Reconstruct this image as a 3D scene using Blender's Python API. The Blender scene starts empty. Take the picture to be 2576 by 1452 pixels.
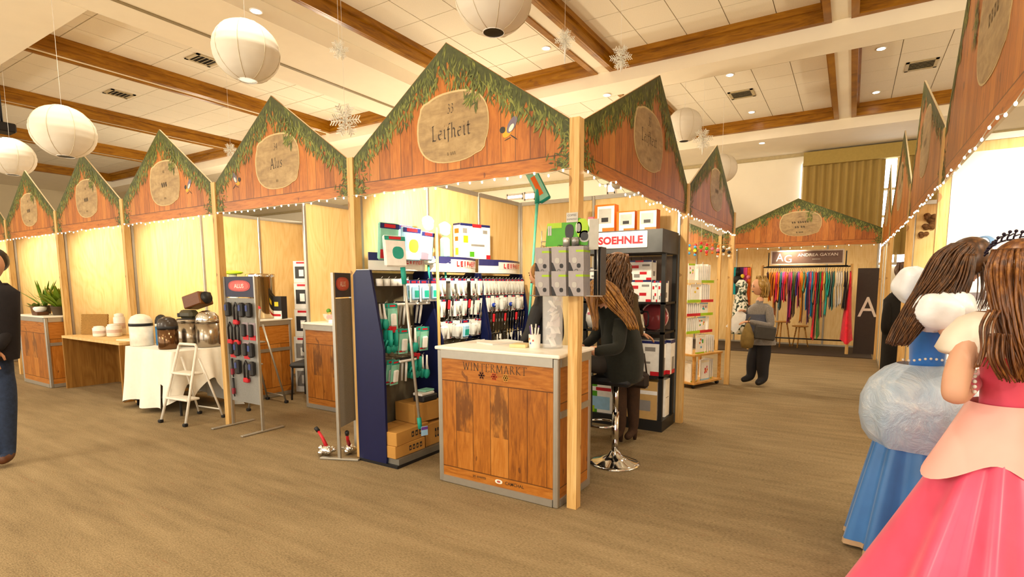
import bpy, math, random
from mathutils import Vector, Matrix
S = bpy.context.scene
COL = S.collection
RN = random.Random(11)
# ------------------------------------------------------------------ camera
YAW, TILT, F = .5426, -.108, 1328.17
cd = bpy.data.cameras.new('camera'); cam = bpy.data.objects.new('camera', cd); COL.objects.link(cam)
cd.sensor_width = 36; cd.lens = F / 2576 * 36
cd.shift_x = (1288 - 1335.9) / 2576; cd.shift_y = (858.28 - 726) / 2576
cd.clip_start = .05; cd.clip_end = 200
CAM0 = Vector((1.5505, -3.1369, 1.5259))
cam.location = CAM0
cam.rotation_euler = (math.pi / 2 + TILT, 0, YAW)
S.camera = cam
S.cycles.max_bounces = 6; S.cycles.diffuse_bounces = 4; S.cycles.glossy_bounces = 3; S.cycles.caustics_reflective = False; S.cycles.caustics_refractive = False
# ------------------------------------------------------------------ world, exposure
W = bpy.data.worlds.new('world'); S.world = W; W.use_nodes = True
bg = W.node_tree.nodes['Background']; bg.inputs[0].default_value = (1.0, .91, .77, 1); bg.inputs[1].default_value = 1.7
vs = S.view_settings; vs.view_transform = 'Standard'; vs.look = 'None'; vs.exposure = .6; vs.gamma = 1; vs.use_curve_mapping = False
WARM = (1.0, .82, .56)
def lamp(name, kind, loc, energy, color=WARM, size=.1, aim=None, cone=100, blend=.6):
    l = bpy.data.lights.new(name, kind); l.energy = energy; l.color = color
    if kind == 'AREA':
        l.shape = 'DISK'; l.size = size
    else: l.shadow_soft_size = size
    if kind == 'SPOT': l.spot_size = math.radians(cone); l.spot_blend = blend
    o = bpy.data.objects.new(name, l); COL.objects.link(o); o.location = loc
    if aim is not None: o.rotation_euler = (Vector(aim) - Vector(loc)).to_track_quat('-Z', 'Y').to_euler()
    return o
# recessed ceiling downlights: the visible grid carried on over the hall
ZT, ZS, ZB = 5.2, 4.98, 4.77
DL = []
for gx in (-13.5, -9.5, -5.3, -2.74, 1.0, 4.0):
    for gy in (-4.5, -.45, 4.44, 8.4):
        DL.append((gx, gy))
for gx, gy in DL:
    lamp('downlight_beam', 'SPOT', (gx, gy, 4.72), 95, (1, .9, .72), .09, (gx, gy, 0), 125, .8)
for gx, gy in ((-8.3, -7.6), (-7.3, -7.6), (-11.5, -7.6), (-4.4, -7.6)):
    lamp('downlight_beam', 'SPOT', (gx, gy, 4.72), 120, (1, .88, .68), .14, (gx, gy, 0), 140, .5)
# arm spotlights of the stalls opposite, throwing a pool of light on the facing gables
for i in range(6): lamp('opposite_spotlight', 'SPOT', (-2.088 * (i + .62), -3.85, 2.3), 130, (1, .8, .5), .05, (-2.088 * (i + .47), 0, 2.30), 22, .35)
lamp('opposite_spotlight', 'SPOT', (.2, 6.3, 3.6), 60, (1, .8, .5), .05, (.6, 9.5, 2.42), 28, .5)
# unseen fill lights added to brighten the ceiling, behind rows, aisle and camera
for gx, gy in ((-13, 4.6), (-8, 4.6), (-4, 4.8), (-13, 8.4), (-7, 8.6), (-3, 7.6), (5.4, 1.5), (5.4, 6.5), (-10, -4.4), (-5.5, -4.4), (-1, -5), (4.2, -4)):
    lamp('fill_lamp', 'POINT', (gx, gy, 2.7), 112, (1, .87, .66), .15)
# ------------------------------------------------------------------ helpers
def lin(h):
    if not isinstance(h, str): return tuple(h)
    h = h.lstrip('#'); c = [int(h[i:i + 2], 16) / 255 for i in (0, 2, 4)]
    return tuple(x / 12.92 if x < .04045 else ((x + .055) / 1.055) ** 2.4 for x in c)
MATS = {}
class N:
    """tiny node helper"""
    def __init__(s, name):
        s.m = bpy.data.materials.new(name); s.m.use_nodes = True; s.t = s.m.node_tree
        s.b = s.t.nodes['Principled BSDF']; s.co = None
    def n(s, t, **k):
        x = s.t.nodes.new(t)
        for a, b in k.items(): setattr(x, a, b)
        return x
    def l(s, a, b): s.t.links.new(a, b)
    def put(s, sock, v):
        if hasattr(v, 'is_linked') or hasattr(v, 'links'): s.l(v, sock)
        elif isinstance(v, (tuple, list)) and len(v) == 3 and sock.type == 'RGBA': sock.default_value = (*v, 1)
        else: sock.default_value = v
    def math(s, op, a, b=0.0, c=None):
        x = s.n('ShaderNodeMath', operation=op); s.put(x.inputs[0], a); s.put(x.inputs[1], b)
        if c is not None: s.put(x.inputs[2], c)
        return x.outputs[0]
    def obj(s):
        if not s.co: s.co = s.n('ShaderNodeTexCoord').outputs['Object']
        return s.co
    def xyz(s):
        x = s.n('ShaderNodeSeparateXYZ'); s.l(s.obj(), x.inputs[0]); return x.outputs
    def noise(s, scale, detail=3, vec=(1, 1, 1), rough=.55, loc=(0, 0, 0), dist=0):
        mp = s.n('ShaderNodeMapping'); s.l(s.obj(), mp.inputs[0]); mp.inputs['Scale'].default_value = vec; mp.inputs['Location'].default_value = loc
        x = s.n('ShaderNodeTexNoise'); s.l(mp.outputs[0], x.inputs['Vector']); x.inputs['Scale'].default_value = scale
        x.inputs['Detail'].default_value = detail; x.inputs['Roughness'].default_value = rough; x.inputs['Distortion'].default_value = dist
        return x.outputs['Fac']
    def ramp(s, f, stops):
        x = s.n('ShaderNodeValToRGB'); s.put(x.inputs[0], f); e = x.color_ramp.elements
        while len(e) < len(stops): e.new(.5)
        for i, (p, c) in enumerate(stops): e[i].position = p; e[i].color = (*lin(c), 1)
        return x.outputs[0]
    def mix(s, f, a, b, mode='MIX'):
        x = s.n('ShaderNodeMix', data_type='RGBA', blend_type=mode); s.put(x.inputs[0], f); s.put(x.inputs[6], a); s.put(x.inputs[7], b); return x.outputs[2]
    def bump(s, h, strength=.2, dist=.01):
        x = s.n('ShaderNodeBump'); s.l(h, x.inputs['Height']); x.inputs['Strength'].default_value = strength; x.inputs['Distance'].default_value = dist
        s.l(x.outputs[0], s.b.inputs['Normal'])
    def done(s, col=None, rough=.5, metal=0.0, spec=.5):
        if col is not None: s.put(s.b.inputs['Base Color'], col)
        s.put(s.b.inputs['Roughness'], rough); s.b.inputs['Metallic'].default_value = metal; s.b.inputs['Specular IOR Level'].default_value = spec
        return s.m
def mat(name, col, rough=.55, metal=0.0, var=.08, vs=18, vec=(1, 1, 1), emit=0, spec=.4, trans=0, alpha=1, bump=0, coat=0, sheen=0):
    """plain procedural material: base colour with a little noise variation"""
    if name in MATS: return MATS[name]
    k = N(name); c = lin(col)
    lo = tuple(x * (1 - var) for x in c); hi = tuple(min(1, x * (1 + var)) for x in c)
    f = k.noise(vs, 3, vec)
    colr = k.ramp(f, [(.3, lo), (.7, hi)])
    m = k.done(colr, rough, metal, spec)
    if emit:
        k.put(k.b.inputs['Emission Color'], (*c, 1)); k.b.inputs['Emission Strength'].default_value = emit
    if trans: k.b.inputs['Transmission Weight'].default_value = trans; k.b.inputs['IOR'].default_value = 1.2
    if alpha < 1: k.b.inputs['Alpha'].default_value = alpha
    if coat: k.b.inputs['Coat Weight'].default_value = coat
    if sheen: k.b.inputs['Sheen Weight'].default_value = sheen
    if bump: k.bump(k.noise(vs * 2, 4, vec), bump)
    MATS[name] = m; return m
class MB:
    def __init__(s): s.v, s.f, s.m, s.s = [], [], [], []
    def add(s, vs, fs, m=0, sm=False, T=None):
        o = len(s.v)
        s.v += [tuple(T @ Vector(p)) if T else tuple(p) for p in vs]
        for f in fs: s.f.append([i + o for i in f]); s.m.append(m); s.s.append(sm)
        return s
    def box(s, x0, x1, y0, y1, z0, z1, m=0, T=None):
        vs = [(x0, y0, z0), (x1, y0, z0), (x1, y1, z0), (x0, y1, z0), (x0, y0, z1), (x1, y0, z1), (x1, y1, z1), (x0, y1, z1)]
        return s.add(vs, [(0, 3, 2, 1), (4, 5, 6, 7), (0, 1, 5, 4), (1, 2, 6, 5), (2, 3, 7, 6), (3, 0, 4, 7)], m, False, T)
    def cb(s, c, d, m=0, T=None): return s.box(c[0] - d[0] / 2, c[0] + d[0] / 2, c[1] - d[1] / 2, c[1] + d[1] / 2, c[2] - d[2] / 2, c[2] + d[2] / 2, m, T)
    def rbox(s, c, d, r=.01, m=0, T=None):
        """box with chamfered vertical and horizontal edges (rounded look, 24 verts)"""
        hx, hy, hz = d[0] / 2, d[1] / 2, d[2] / 2; r = min(r, hx * .9, hy * .9, hz * .9)
        import itertools
        vs = []; idx = {}
        for sx, sy, sz in itertools.product((-1, 1), repeat=3):
            for a in range(3):
                p = [sx * (hx - r), sy * (hy - r), sz * (hz - r)]; p[a] = (sx * hx, sy * hy, sz * hz)[a]
                idx[(sx, sy, sz, a)] = len(vs); vs.append((c[0] + p[0], c[1] + p[1], c[2] + p[2]))
        fs = []
        for a in range(3):
            b, e = (a + 1) % 3, (a + 2) % 3
            for sg in (-1, 1):
                q = []
                for u, w in ((-1, -1), (1, -1), (1, 1), (-1, 1)):
                    k = [0, 0, 0]; k[a] = sg; k[b] = u; k[e] = w; q.append(idx[(*k, a)])
                fs.append(q if sg > 0 else q[::-1])
            for u in (-1, 1):
                for w in (-1, 1):
                    k0 = [0, 0, 0]; k0[b] = u; k0[e] = w
                    q = []
                    for sg, ax in ((-1, b), (1, b), (1, e), (-1, e)):
                        k = list(k0); k[a] = sg; q.append(idx[(*k, ax)])
                    fs.append(q if u * w < 0 else q[::-1])
        for sx, sy, sz in itertools.product((-1, 1), repeat=3):
            q = [idx[(sx, sy, sz, a)] for a in range(3)]
            fs.append(q if sx * sy * sz > 0 else q[::-1])
        return s.add(vs, fs, m, False, T)
    def quad(s, a, b, c, d, m=0, T=None): return s.add([a, b, c, d], [(0, 1, 2, 3)], m, False, T)
    def tube(s, pts, r, n=8, m=0, cap=True, T=None, sm=True, flat=1.0):
        pts = [Vector(p) for p in pts]; rs = r if isinstance(r, (list, tuple)) else [r] * len(pts)
        vs, fs = [], []; up = Vector((0, 0, 1)); pa = None
        for i, p in enumerate(pts):
            t = (pts[min(i + 1, len(pts) - 1)] - pts[max(i - 1, 0)])
            t = t.normalized() if t.length > 1e-9 else Vector((0, 0, 1))
            if pa is None:
                a = t.cross(up if abs(t.z) < .95 else Vector((1, 0, 0)))
            else: a = pa - t * pa.dot(t)
            a = a.normalized() if a.length > 1e-9 else Vector((1, 0, 0)); pa = a; b = t.cross(a)
            for k in range(n):
                th = 2 * math.pi * k / n; vs.append(p + a * (math.cos(th) * rs[i]) + b * (math.sin(th) * rs[i] * flat))
        for i in range(len(pts) - 1):
            for k in range(n):
                k2 = (k + 1) % n; fs.append((i * n + k, i * n + k2, (i + 1) * n + k2, (i + 1) * n + k))
        if cap: fs.append(tuple(range(n))[::-1]); fs.append(tuple(range((len(pts) - 1) * n, len(pts) * n)))
        return s.add(vs, fs, m, sm, T)
    def lathe(s, prof, n=20, m=0, c=(0, 0, 0), T=None, sm=True, cap=True, wob=None):
        vs, fs = [], []
        for j, (r, z) in enumerate(prof):
            for k in range(n):
                th = 2 * math.pi * k / n; q = r * (wob(th, j) if wob else 1)
                vs.append((c[0] + q * math.cos(th), c[1] + q * math.sin(th), c[2] + z))
        for j in range(len(prof) - 1):
            for k in range(n):
                k2 = (k + 1) % n; fs.append((j * n + k, j * n + k2, (j + 1) * n + k2, (j + 1) * n + k))
        if cap: fs.append(tuple(range(n))[::-1]); fs.append(tuple(range((len(prof) - 1) * n, len(prof) * n)))
        return s.add(vs, fs, m, sm, T)
    def ell(s, c, r, n=12, k=8, m=0, T=None):
        r = r if isinstance(r, (tuple, list)) else (r, r, r)
        vs, fs = [], []
        for j in range(k + 1):
            ph = math.pi * j / k
            for i in range(n):
                th = 2 * math.pi * i / n
                vs.append((c[0] + r[0] * math.sin(ph) * math.cos(th), c[1] + r[1] * math.sin(ph) * math.sin(th), c[2] - r[2] * math.cos(ph)))
        for j in range(k):
            for i in range(n):
                i2 = (i + 1) % n; fs.append((j * n + i, j * n + i2, (j + 1) * n + i2, (j + 1) * n + i))
        return s.add(vs, fs, m, True, T)
    def prism(s, poly, y0, y1, m=0, me=None, T=None, plane='xz'):
        """polygon in x,z (counter-clockwise seen from -y) extruded along y"""
        n = len(poly)
        P = (lambda a, y, b: (a, y, b)) if plane == 'xz' else (lambda a, y, b: (a, b, y))
        vs = [P(a, y0, b) for a, b in poly] + [P(a, y1, b) for a, b in poly]
        fl = plane != 'xz'
        f0, f1 = tuple(range(n)), tuple(range(n, 2 * n))[::-1]
        if fl: f0, f1 = f0[::-1], f1[::-1]
        s.add(vs, [f0], m, False, T); o = len(s.v) - 2 * n
        s.f.append([o + i for i in f1]); s.m.append(m); s.s.append(False)
        for i in range(n):
            j = (i + 1) % n; q = [o + i, o + n + i, o + n + j, o + j]
            s.f.append(q if not fl else q[::-1]); s.m.append(m if me is None else me); s.s.append(False)
        return s
    def merge(s, o, T=None, m=0):
        k = len(s.v); s.v += [tuple(T @ Vector(p)) if T else p for p in o.v]
        for f, mi, sm in zip(o.f, o.m, o.s): s.f.append([i + k for i in f]); s.m.append(mi + m); s.s.append(sm)
        return s
    def mesh(s, name, mats):
        me = bpy.data.meshes.new(name); me.from_pydata(s.v, [], s.f)
        mats = mats if isinstance(mats, (list, tuple)) else [mats]
        for m in mats: me.materials.append(m)
        if len(mats) > 1: me.polygons.foreach_set('material_index', s.m)
        me.polygons.foreach_set('use_smooth', s.s); me.update()
        return me
    def obj(s, name, mats, parent=None, loc=(0, 0, 0), rz=0):
        return ob(name, s.mesh(name, mats), parent, loc, rz)
def ob(name, me, parent=None, loc=(0, 0, 0), rz=0):
    o = bpy.data.objects.new(name, me); COL.objects.link(o); o.location = loc
    o.rotation_euler = rz if isinstance(rz, (tuple, list)) else (0, 0, rz)
    if parent: o.parent = parent
    return o
def tag(o, label, cat, group=None):
    o['label'] = label; o['category'] = cat
    if group: o['group'] = group
    return o
def thing(name, label, cat, loc=(0, 0, 0), rz=0, group=None): return tag(ob(name, None, None, loc, rz), label, cat, group)
def solo(mb, name, mats, label, cat, loc=(0, 0, 0), rz=0, group=None): return tag(mb.obj(name, mats, None, loc, rz), label, cat, group)
def stru(o): o['kind'] = 'structure'; return o
def dup(o, loc=None, rz=None, label=None, parent=None, group=None):
    c = o.copy(); COL.objects.link(c)
    if parent: c.parent = parent
    if loc is not None: c.location = loc
    if rz is not None: c.rotation_euler = rz if isinstance(rz, (tuple, list)) else (0, 0, rz)
    if label: c['label'] = label
    if group: c['group'] = group
    for ch in list(o.children): dup(ch, parent=c)
    return c
def rot(ax, a, loc=(0, 0, 0)): return Matrix.Translation(loc) @ Matrix.Rotation(a, 4, ax)
ORD = ['zeroth', 'first', 'second', 'third', 'fourth', 'fifth', 'sixth', 'seventh', 'eighth', 'ninth', 'tenth', 'eleventh', 'twelfth']
# ---- lettering
_tc = {}
def text(mb, s, size, T, m=0, bold=0.0, sx=1.0, align='CENTER', shear=0):
    """flat lettering in the local x,z plane of T facing -y"""
    key = (s, bold, align, shear)
    if key not in _tc:
        cu = bpy.data.curves.new('lettering', 'FONT'); cu.body = s; cu.size = 1; cu.align_x = align; cu.offset = bold; cu.shear = shear; cu.resolution_u = 3
        o = bpy.data.objects.new('lettering', cu); COL.objects.link(o)
        dg = bpy.context.evaluated_depsgraph_get(); me = bpy.data.meshes.new_from_object(o.evaluated_get(dg))
        _tc[key] = ([tuple(v.co) for v in me.vertices], [tuple(p.vertices) for p in me.polygons])
        bpy.data.objects.remove(o); bpy.data.curves.remove(cu); bpy.data.meshes.remove(me)
    vs, fs = _tc[key]
    mb.add([(x * size * sx, 0, y * size) for x, y, z in vs], fs, m, False, T)
def arc(cx, cy, rx, ry, a0, a1, n=9): return [(cx + rx * math.cos(math.radians(a0 + (a1 - a0) * i / n)), cy + ry * math.sin(math.radians(a0 + (a1 - a0) * i / n))) for i in range(n + 1)]
GL = {  # pen strokes (width, polylines) for the printed calligraphic letters
    'L': (.42, [[(.08, .78), (.08, .0)], [(0, .76), (.18, .8)], [(.04, .03), (.33, 0), (.4, .13)]]),
    'e': (.4, [[(.07, .26), (.33, .32)] + arc(.2, .25, .15, .24, 40, 320)]),
    'i': (.22, [[(0, .45), (.09, .5), (.09, .05), (.18, .0)], [(.07, .66), (.12, .7)]]),
    'f': (.24, [[(.09, -.18), (.09, .6), (.14, .74), (.3, .76)], [(0, .47), (.24, .47)]]),
    'h': (.42, [[(.07, .8), (.07, 0)], [(.07, .36), (.18, .5), (.3, .42), (.31, .1), (.38, 0)]]),
    't': (.28, [[(.11, .68), (.11, .08), (.18, 0), (.28, .05)], [(0, .48), (.26, .48)]]),
    'A': (.6, [[(.04, 0), (.28, .78), (.52, 0)], [(.13, .28), (.43, .28)], [(-.03, 0), (.13, 0)], [(.43, 0), (.61, 0)]]),
    'l': (.2, [[(.08, .8), (.08, .04), (.17, 0)]]),
    'u': (.44, [[(.06, .5), (.06, .1), (.14, .0), (.24, .03), (.32, .14)], [(.33, .5), (.33, .0)]]),
    's': (.32, [[(.28, .46), (.15, .5), (.06, .4), (.15, .27), (.27, .15), (.17, .02), (.03, .05)]]),
    '3': (.42, [[(.04, .72), (.18, .78), (.3, .64), (.14, .45), (.32, .3), (.3, .05), (.14, -.08), (0, -.02)]]),
    '4': (.46, [[(.3, -.1), (.3, .75), (.0, .22), (.44, .22)]]),
    'W': (.95, [[(.08, .78), (.27, 0), (.46, .7), (.66, 0), (.86, .78)], [(0, .78), (.18, .78)], [(.78, .78), (.95, .78)]]),
    'I': (.28, [[(.12, .78), (.12, 0)], [(.02, .78), (.22, .78)], [(.02, 0), (.22, 0)]]),
    'N': (.75, [[(.12, 0), (.12, .78), (.6, 0), (.6, .78)], [(.0, .78), (.14, .78)], [(.03, 0), (.22, 0)], [(.5, .78), (.7, .78)]]),
    'T': (.62, [[(.3, .78), (.3, 0)], [(.02, .68), (.03, .78), (.57, .78), (.58, .68)], [(.2, 0), (.4, 0)]]),
    'E': (.55, [[(.12, .78), (.12, 0)], [(.02, .78), (.45, .78), (.47, .68)], [(.12, .42), (.38, .42)], [(.02, 0), (.47, 0), (.5, .12)]]),
    'R': (.62, [[(.12, .78), (.12, 0)], [(.02, .78), (.32, .78), (.44, .6), (.3, .42), (.12, .4)], [(.28, .4), (.58, 0)], [(.02, 0), (.22, 0)]]),
    'M': (.9, [[(.1, 0), (.15, .78), (.43, .1), (.7, .78), (.76, 0)], [(.0, 0), (.2, 0)], [(.66, 0), (.86, 0)]]),
    'K': (.62, [[(.12, .78), (.12, 0)], [(.52, .78), (.14, .38), (.58, 0)], [(.02, .78), (.22, .78)], [(.02, 0), (.22, 0)], [(.44, .78), (.6, .78)]]),
    '~': (.34, [[(.0, .3), (.06, .5), (.12, .08), (.2, .48), (.26, .06), (.32, .3)]]),
}
def pen(mb, s, size, T, m=0, nib=.1, ang=35, sx=1.0, slope=0):
    """calligraphic lettering: every stroke swept with an angled nib, centred on the origin"""
    tw = sum(GL[c][0] + .1 if c in GL else .3 for c in s); x = -tw / 2
    nx, nz = math.cos(math.radians(ang)) * nib / 2, math.sin(math.radians(ang)) * nib / 2
    for c in s:
        if c not in GL: x += .3; continue
        w, st = GL[c]
        for pl in st:
            for (ax, az), (bx, bz) in zip(pl, pl[1:]):
                q = [(ax - nx, az - nz), (bx - nx, bz - nz), (bx + nx, bz + nz), (ax + nx, az + nz)]
                d = (bx - ax) * nz - (bz - az) * nx
                if abs(d) < .004: q = [(ax, az - .015), (bx, bz - .015), (bx, bz + .015), (ax, az + .015)]
                mb.add([((x + p) * size * sx, 0, r * size + (x + p) * size * slope) for p, r in q], [(0, 1, 2, 3)], m, False, T)
        x += w + .1
# ------------------------------------------------------------------ surface materials
def carpet():
    k = N('carpet')
    a = k.noise(2.2, 4, (.6, 4, 1), .6); b = k.noise(160, 2, (.35, 1, 1)); c = k.noise(.5, 2)
    f = k.math('ADD', k.math('MULTIPLY', a, .3), k.math('ADD', k.math('MULTIPLY', b, .5), k.math('MULTIPLY', c, .2)))
    col = k.ramp(f, [(.36, '6c5b43'), (.5, '887556'), (.66, 'a28d6c')])
    red = k.noise(9, 3, (.3, 9, 1), .7, (3, 1, 0))
    col = k.mix(k.math('MULTIPLY', k.math('GREATER_THAN', red, .66), .35), col, lin('8a4a34'))
    m = k.done(col, .95, 0, .15); k.bump(b, .5, .004); return m
def plywood(name, c0, c1, c2):
    k = N(name); rn = k.n('ShaderNodeObjectInfo').outputs['Random']
    mp = k.n('ShaderNodeMapping'); k.l(k.obj(), mp.inputs[0]); mp.inputs['Scale'].default_value = (1.6, 1.6, .35)
    cm = k.n('ShaderNodeCombineXYZ'); k.l(k.math('MULTIPLY', rn, 40), cm.inputs[0]); k.l(k.math('MULTIPLY', rn, 17), cm.inputs[2]); k.l(cm.outputs[0], mp.inputs['Location'])
    x = k.n('ShaderNodeTexNoise'); k.l(mp.outputs[0], x.inputs['Vector']); x.inputs['Scale'].default_value = 1.7; x.inputs['Detail'].default_value = 2; x.inputs['Distortion'].default_value = 1.2
    rings = k.math('ABSOLUTE', k.math('SUBTRACT', k.math('FRACT', k.math('MULTIPLY', x.outputs['Fac'], 9)), .5))
    fine = k.noise(30, 3, (3, 3, .12))
    f = k.math('ADD', k.math('MULTIPLY', rings, .45), k.math('MULTIPLY', fine, .7))
    col = k.ramp(f, [(.1, c0), (.4, c1), (.75, c2)])
    return k.done(col, .6, 0, .25)
def planks(name, pw, zb, zt, c0, c1, c2, ox=0.0, stain=0):
    """printed board picture: upright planks between plain cross boards"""
    k = N(name); x, y, z = k.xyz()
    t = k.math('ADD', k.math('DIVIDE', x, pw), 50 + ox); fl = k.math('FLOOR', t); fr = k.math('FRACT', t)
    wn = k.n('ShaderNodeTexWhiteNoise', noise_dimensions='1D'); k.l(fl, wn.inputs['W'])
    gv = k.noise(7, 5, (5, 1, .7), .65, (0, 0, 0), .6); gh = k.noise(7, 5, (.8, 1, 6), .65, (4, 0, 0), .5)
    up = k.math('MULTIPLY', k.math('GREATER_THAN', z, zb), k.math('LESS_THAN', z, zt))
    f1 = k.math('ADD', k.math('MULTIPLY', gv, .75), k.math('MULTIPLY', wn.outputs['Value'], .3))
    f2 = k.math('ADD', k.math('MULTIPLY', gh, .85), .1)
    f = k.math('ADD', k.math('MULTIPLY', f1, up), k.math('MULTIPLY', f2, k.math('SUBTRACT', 1.0, up)))
    col = k.ramp(f, [(.3, c0), (.52, c1), (.78, c2)])
    w = .03 * .12 / pw
    gr = k.math('MULTIPLY', up, k.math('ADD', k.math('LESS_THAN', fr, w), k.math('GREATER_THAN', fr, 1 - w * .6)))
    hl = k.math('ADD', k.math('LESS_THAN', k.math('ABSOLUTE', k.math('SUBTRACT', z, zb)), .004), k.math('LESS_THAN', k.math('ABSOLUTE', k.math('SUBTRACT', z, zt)), .004))
    col = k.mix(k.math('MULTIPLY', k.math('MINIMUM', k.math('ADD', gr, hl), 1.0), .75), col, lin('3a1c08'))
    kn = k.noise(4.5, 2, (1.8, 1, 1), .5, (7, 0, 3))
    col = k.mix(k.math('MULTIPLY', k.math('GREATER_THAN', kn, .71), .6), col, lin('4a2410'))
    if stain:
        sn = k.noise(2.6, 4, (3.2, 1, 1.0), .7, (1.3, 0, .4)); pick = k.math('GREATER_THAN', wn.outputs['Value'], .55)
        inz = k.math('MULTIPLY', k.math('LESS_THAN', z, .80), k.math('GREATER_THAN', z, .42))
        col = k.mix(k.math('MULTIPLY', k.math('MULTIPLY', pick, inz), k.math('MULTIPLY', k.math('MINIMUM', k.math('MAXIMUM', k.math('MULTIPLY', k.math('SUBTRACT', sn, .44), 8.0), 0.0), 1.0), .7)), col, lin('4b2a14'))
    return k.done(col, .38, 0, .4)
def timber(name, c0, c1, c2, vec=(9, 9, .5), rough=.45):
    k = N(name); g = k.noise(4, 5, vec, .6, (0, 0, 0), .8); kn = k.noise(3.2, 1, (1, 1, 1.2), .4, (5, 2, 1))
    col = k.ramp(g, [(.3, c0), (.5, c1), (.72, c2)])
    col = k.mix(k.math('MULTIPLY', k.math('GREATER_THAN', kn, .73), .55), col, lin('7a4a1c'))
    return k.done(col, rough, 0, .3)
M_CARPET = carpet()
M_PLY = plywood('plywood_panel', 'd6ac68', 'e6c488', 'efd29a')
M_POST = timber('pine_post', 'b98a4a', 'd8ae6c', 'e6c489')
M_BEAM = timber('stained_trim', '71450b', '93600f', 'a8751c', (.6, .6, 5), .32)
M_TILE = mat('ceiling_tile', 'e9dfc9', .9, var=.03, vs=60, bump=.1)
M_GRID = mat('tile_grid', 'a89a80', .8)
M_PLASTER = mat('plaster', 'efe4cc', .85, var=.02, vs=3)
M_WALL = mat('cream_wall_paint', 'f5ecd6', .85, var=.02, vs=2)
M_ALU = mat('aluminium', 'b4b0a6', .38, .75, var=.04)
M_STEEL = mat('chrome', 'd9d9d9', .08, 1, var=.02)
M_WHITE = mat('white_laminate', 'f4f1ea', .3, var=.02)
M_BLACK = mat('black_plastic', '17171a', .45)
M_DKGREY = mat('dark_grey', '3a3a3c', .6)
M_LAMP = mat('lamp_glow', 'fff6e6', .5, emit=28)
M_BULB = mat('led_glow', 'fff2d0', .5, emit=9)
for _m in (M_LAMP, M_BULB): _m.cycles.emission_sampling = 'NONE'
M_PAPERW = mat('lantern_paper', 'e6dfd0', .9, var=.03, vs=5, trans=.0)
# ------------------------------------------------------------------ floor and walls
stru(MB().quad((-24, -9, 0), (9, -9, 0), (9, 12, 0), (-24, 12, 0)).obj('floor', M_CARPET))
wb = MB().box(-24, 9, 12, 12.2, 0, ZS)
stru(wb.obj('wall_back', M_WALL))
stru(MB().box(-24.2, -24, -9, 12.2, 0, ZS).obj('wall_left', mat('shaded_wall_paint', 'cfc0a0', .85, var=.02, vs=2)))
stru(MB().box(9, 9.2, -9, 12.2, 0, ZS).obj('wall_right', M_WALL))
# ------------------------------------------------------------------ coffered ceiling
REC = [(-4.42, -2.28, -.05, 5.2), (-1.95, 1.08, -.05, 5.2), (1.42, 4.6, -.05, 5.2),
       (-8.85, -6.42, -.05, 5.2), (-12.25, -9.1, -.05, 5.2), (-15.6, -12.5, -.05, 5.2), (-20, -15.9, -.05, 5.2),
       (-5.2, -2.28, 5.8, 10.0), (-1.95, 1.08, 5.8, 10.0), (1.42, 4.6, 5.8, 10.0), (4.95, 8.4, 5.8, 10.0)]
def soffit(rects, x0, x1, y0, y1, z):
    xs = sorted({x0, x1, *[r[0] for r in rects], *[r[1] for r in rects]}); ys = sorted({y0, y1, *[r[2] for r in rects], *[r[3] for r in rects]})
    mb = MB()
    for a, b in zip(xs, xs[1:]):
        for c, d in zip(ys, ys[1:]):
            if not any(r[0] - 1e-6 <= a and b <= r[1] + 1e-6 and r[2] - 1e-6 <= c and d <= r[3] + 1e-6 for r in rects):
                mb.quad((a, c, z), (a, d, z), (b, d, z), (b, c, z))
    return mb
ceil = soffit(REC, -24, 9, -9, 12.2, ZS)
ceil.quad((-24, -9, ZT + .25), (-24, 12.2, ZT + .25), (9, 12.2, ZT + .25), (9, -9, ZT + .25))
C_OB = stru(ceil.obj('ceiling', M_PLASTER))
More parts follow.
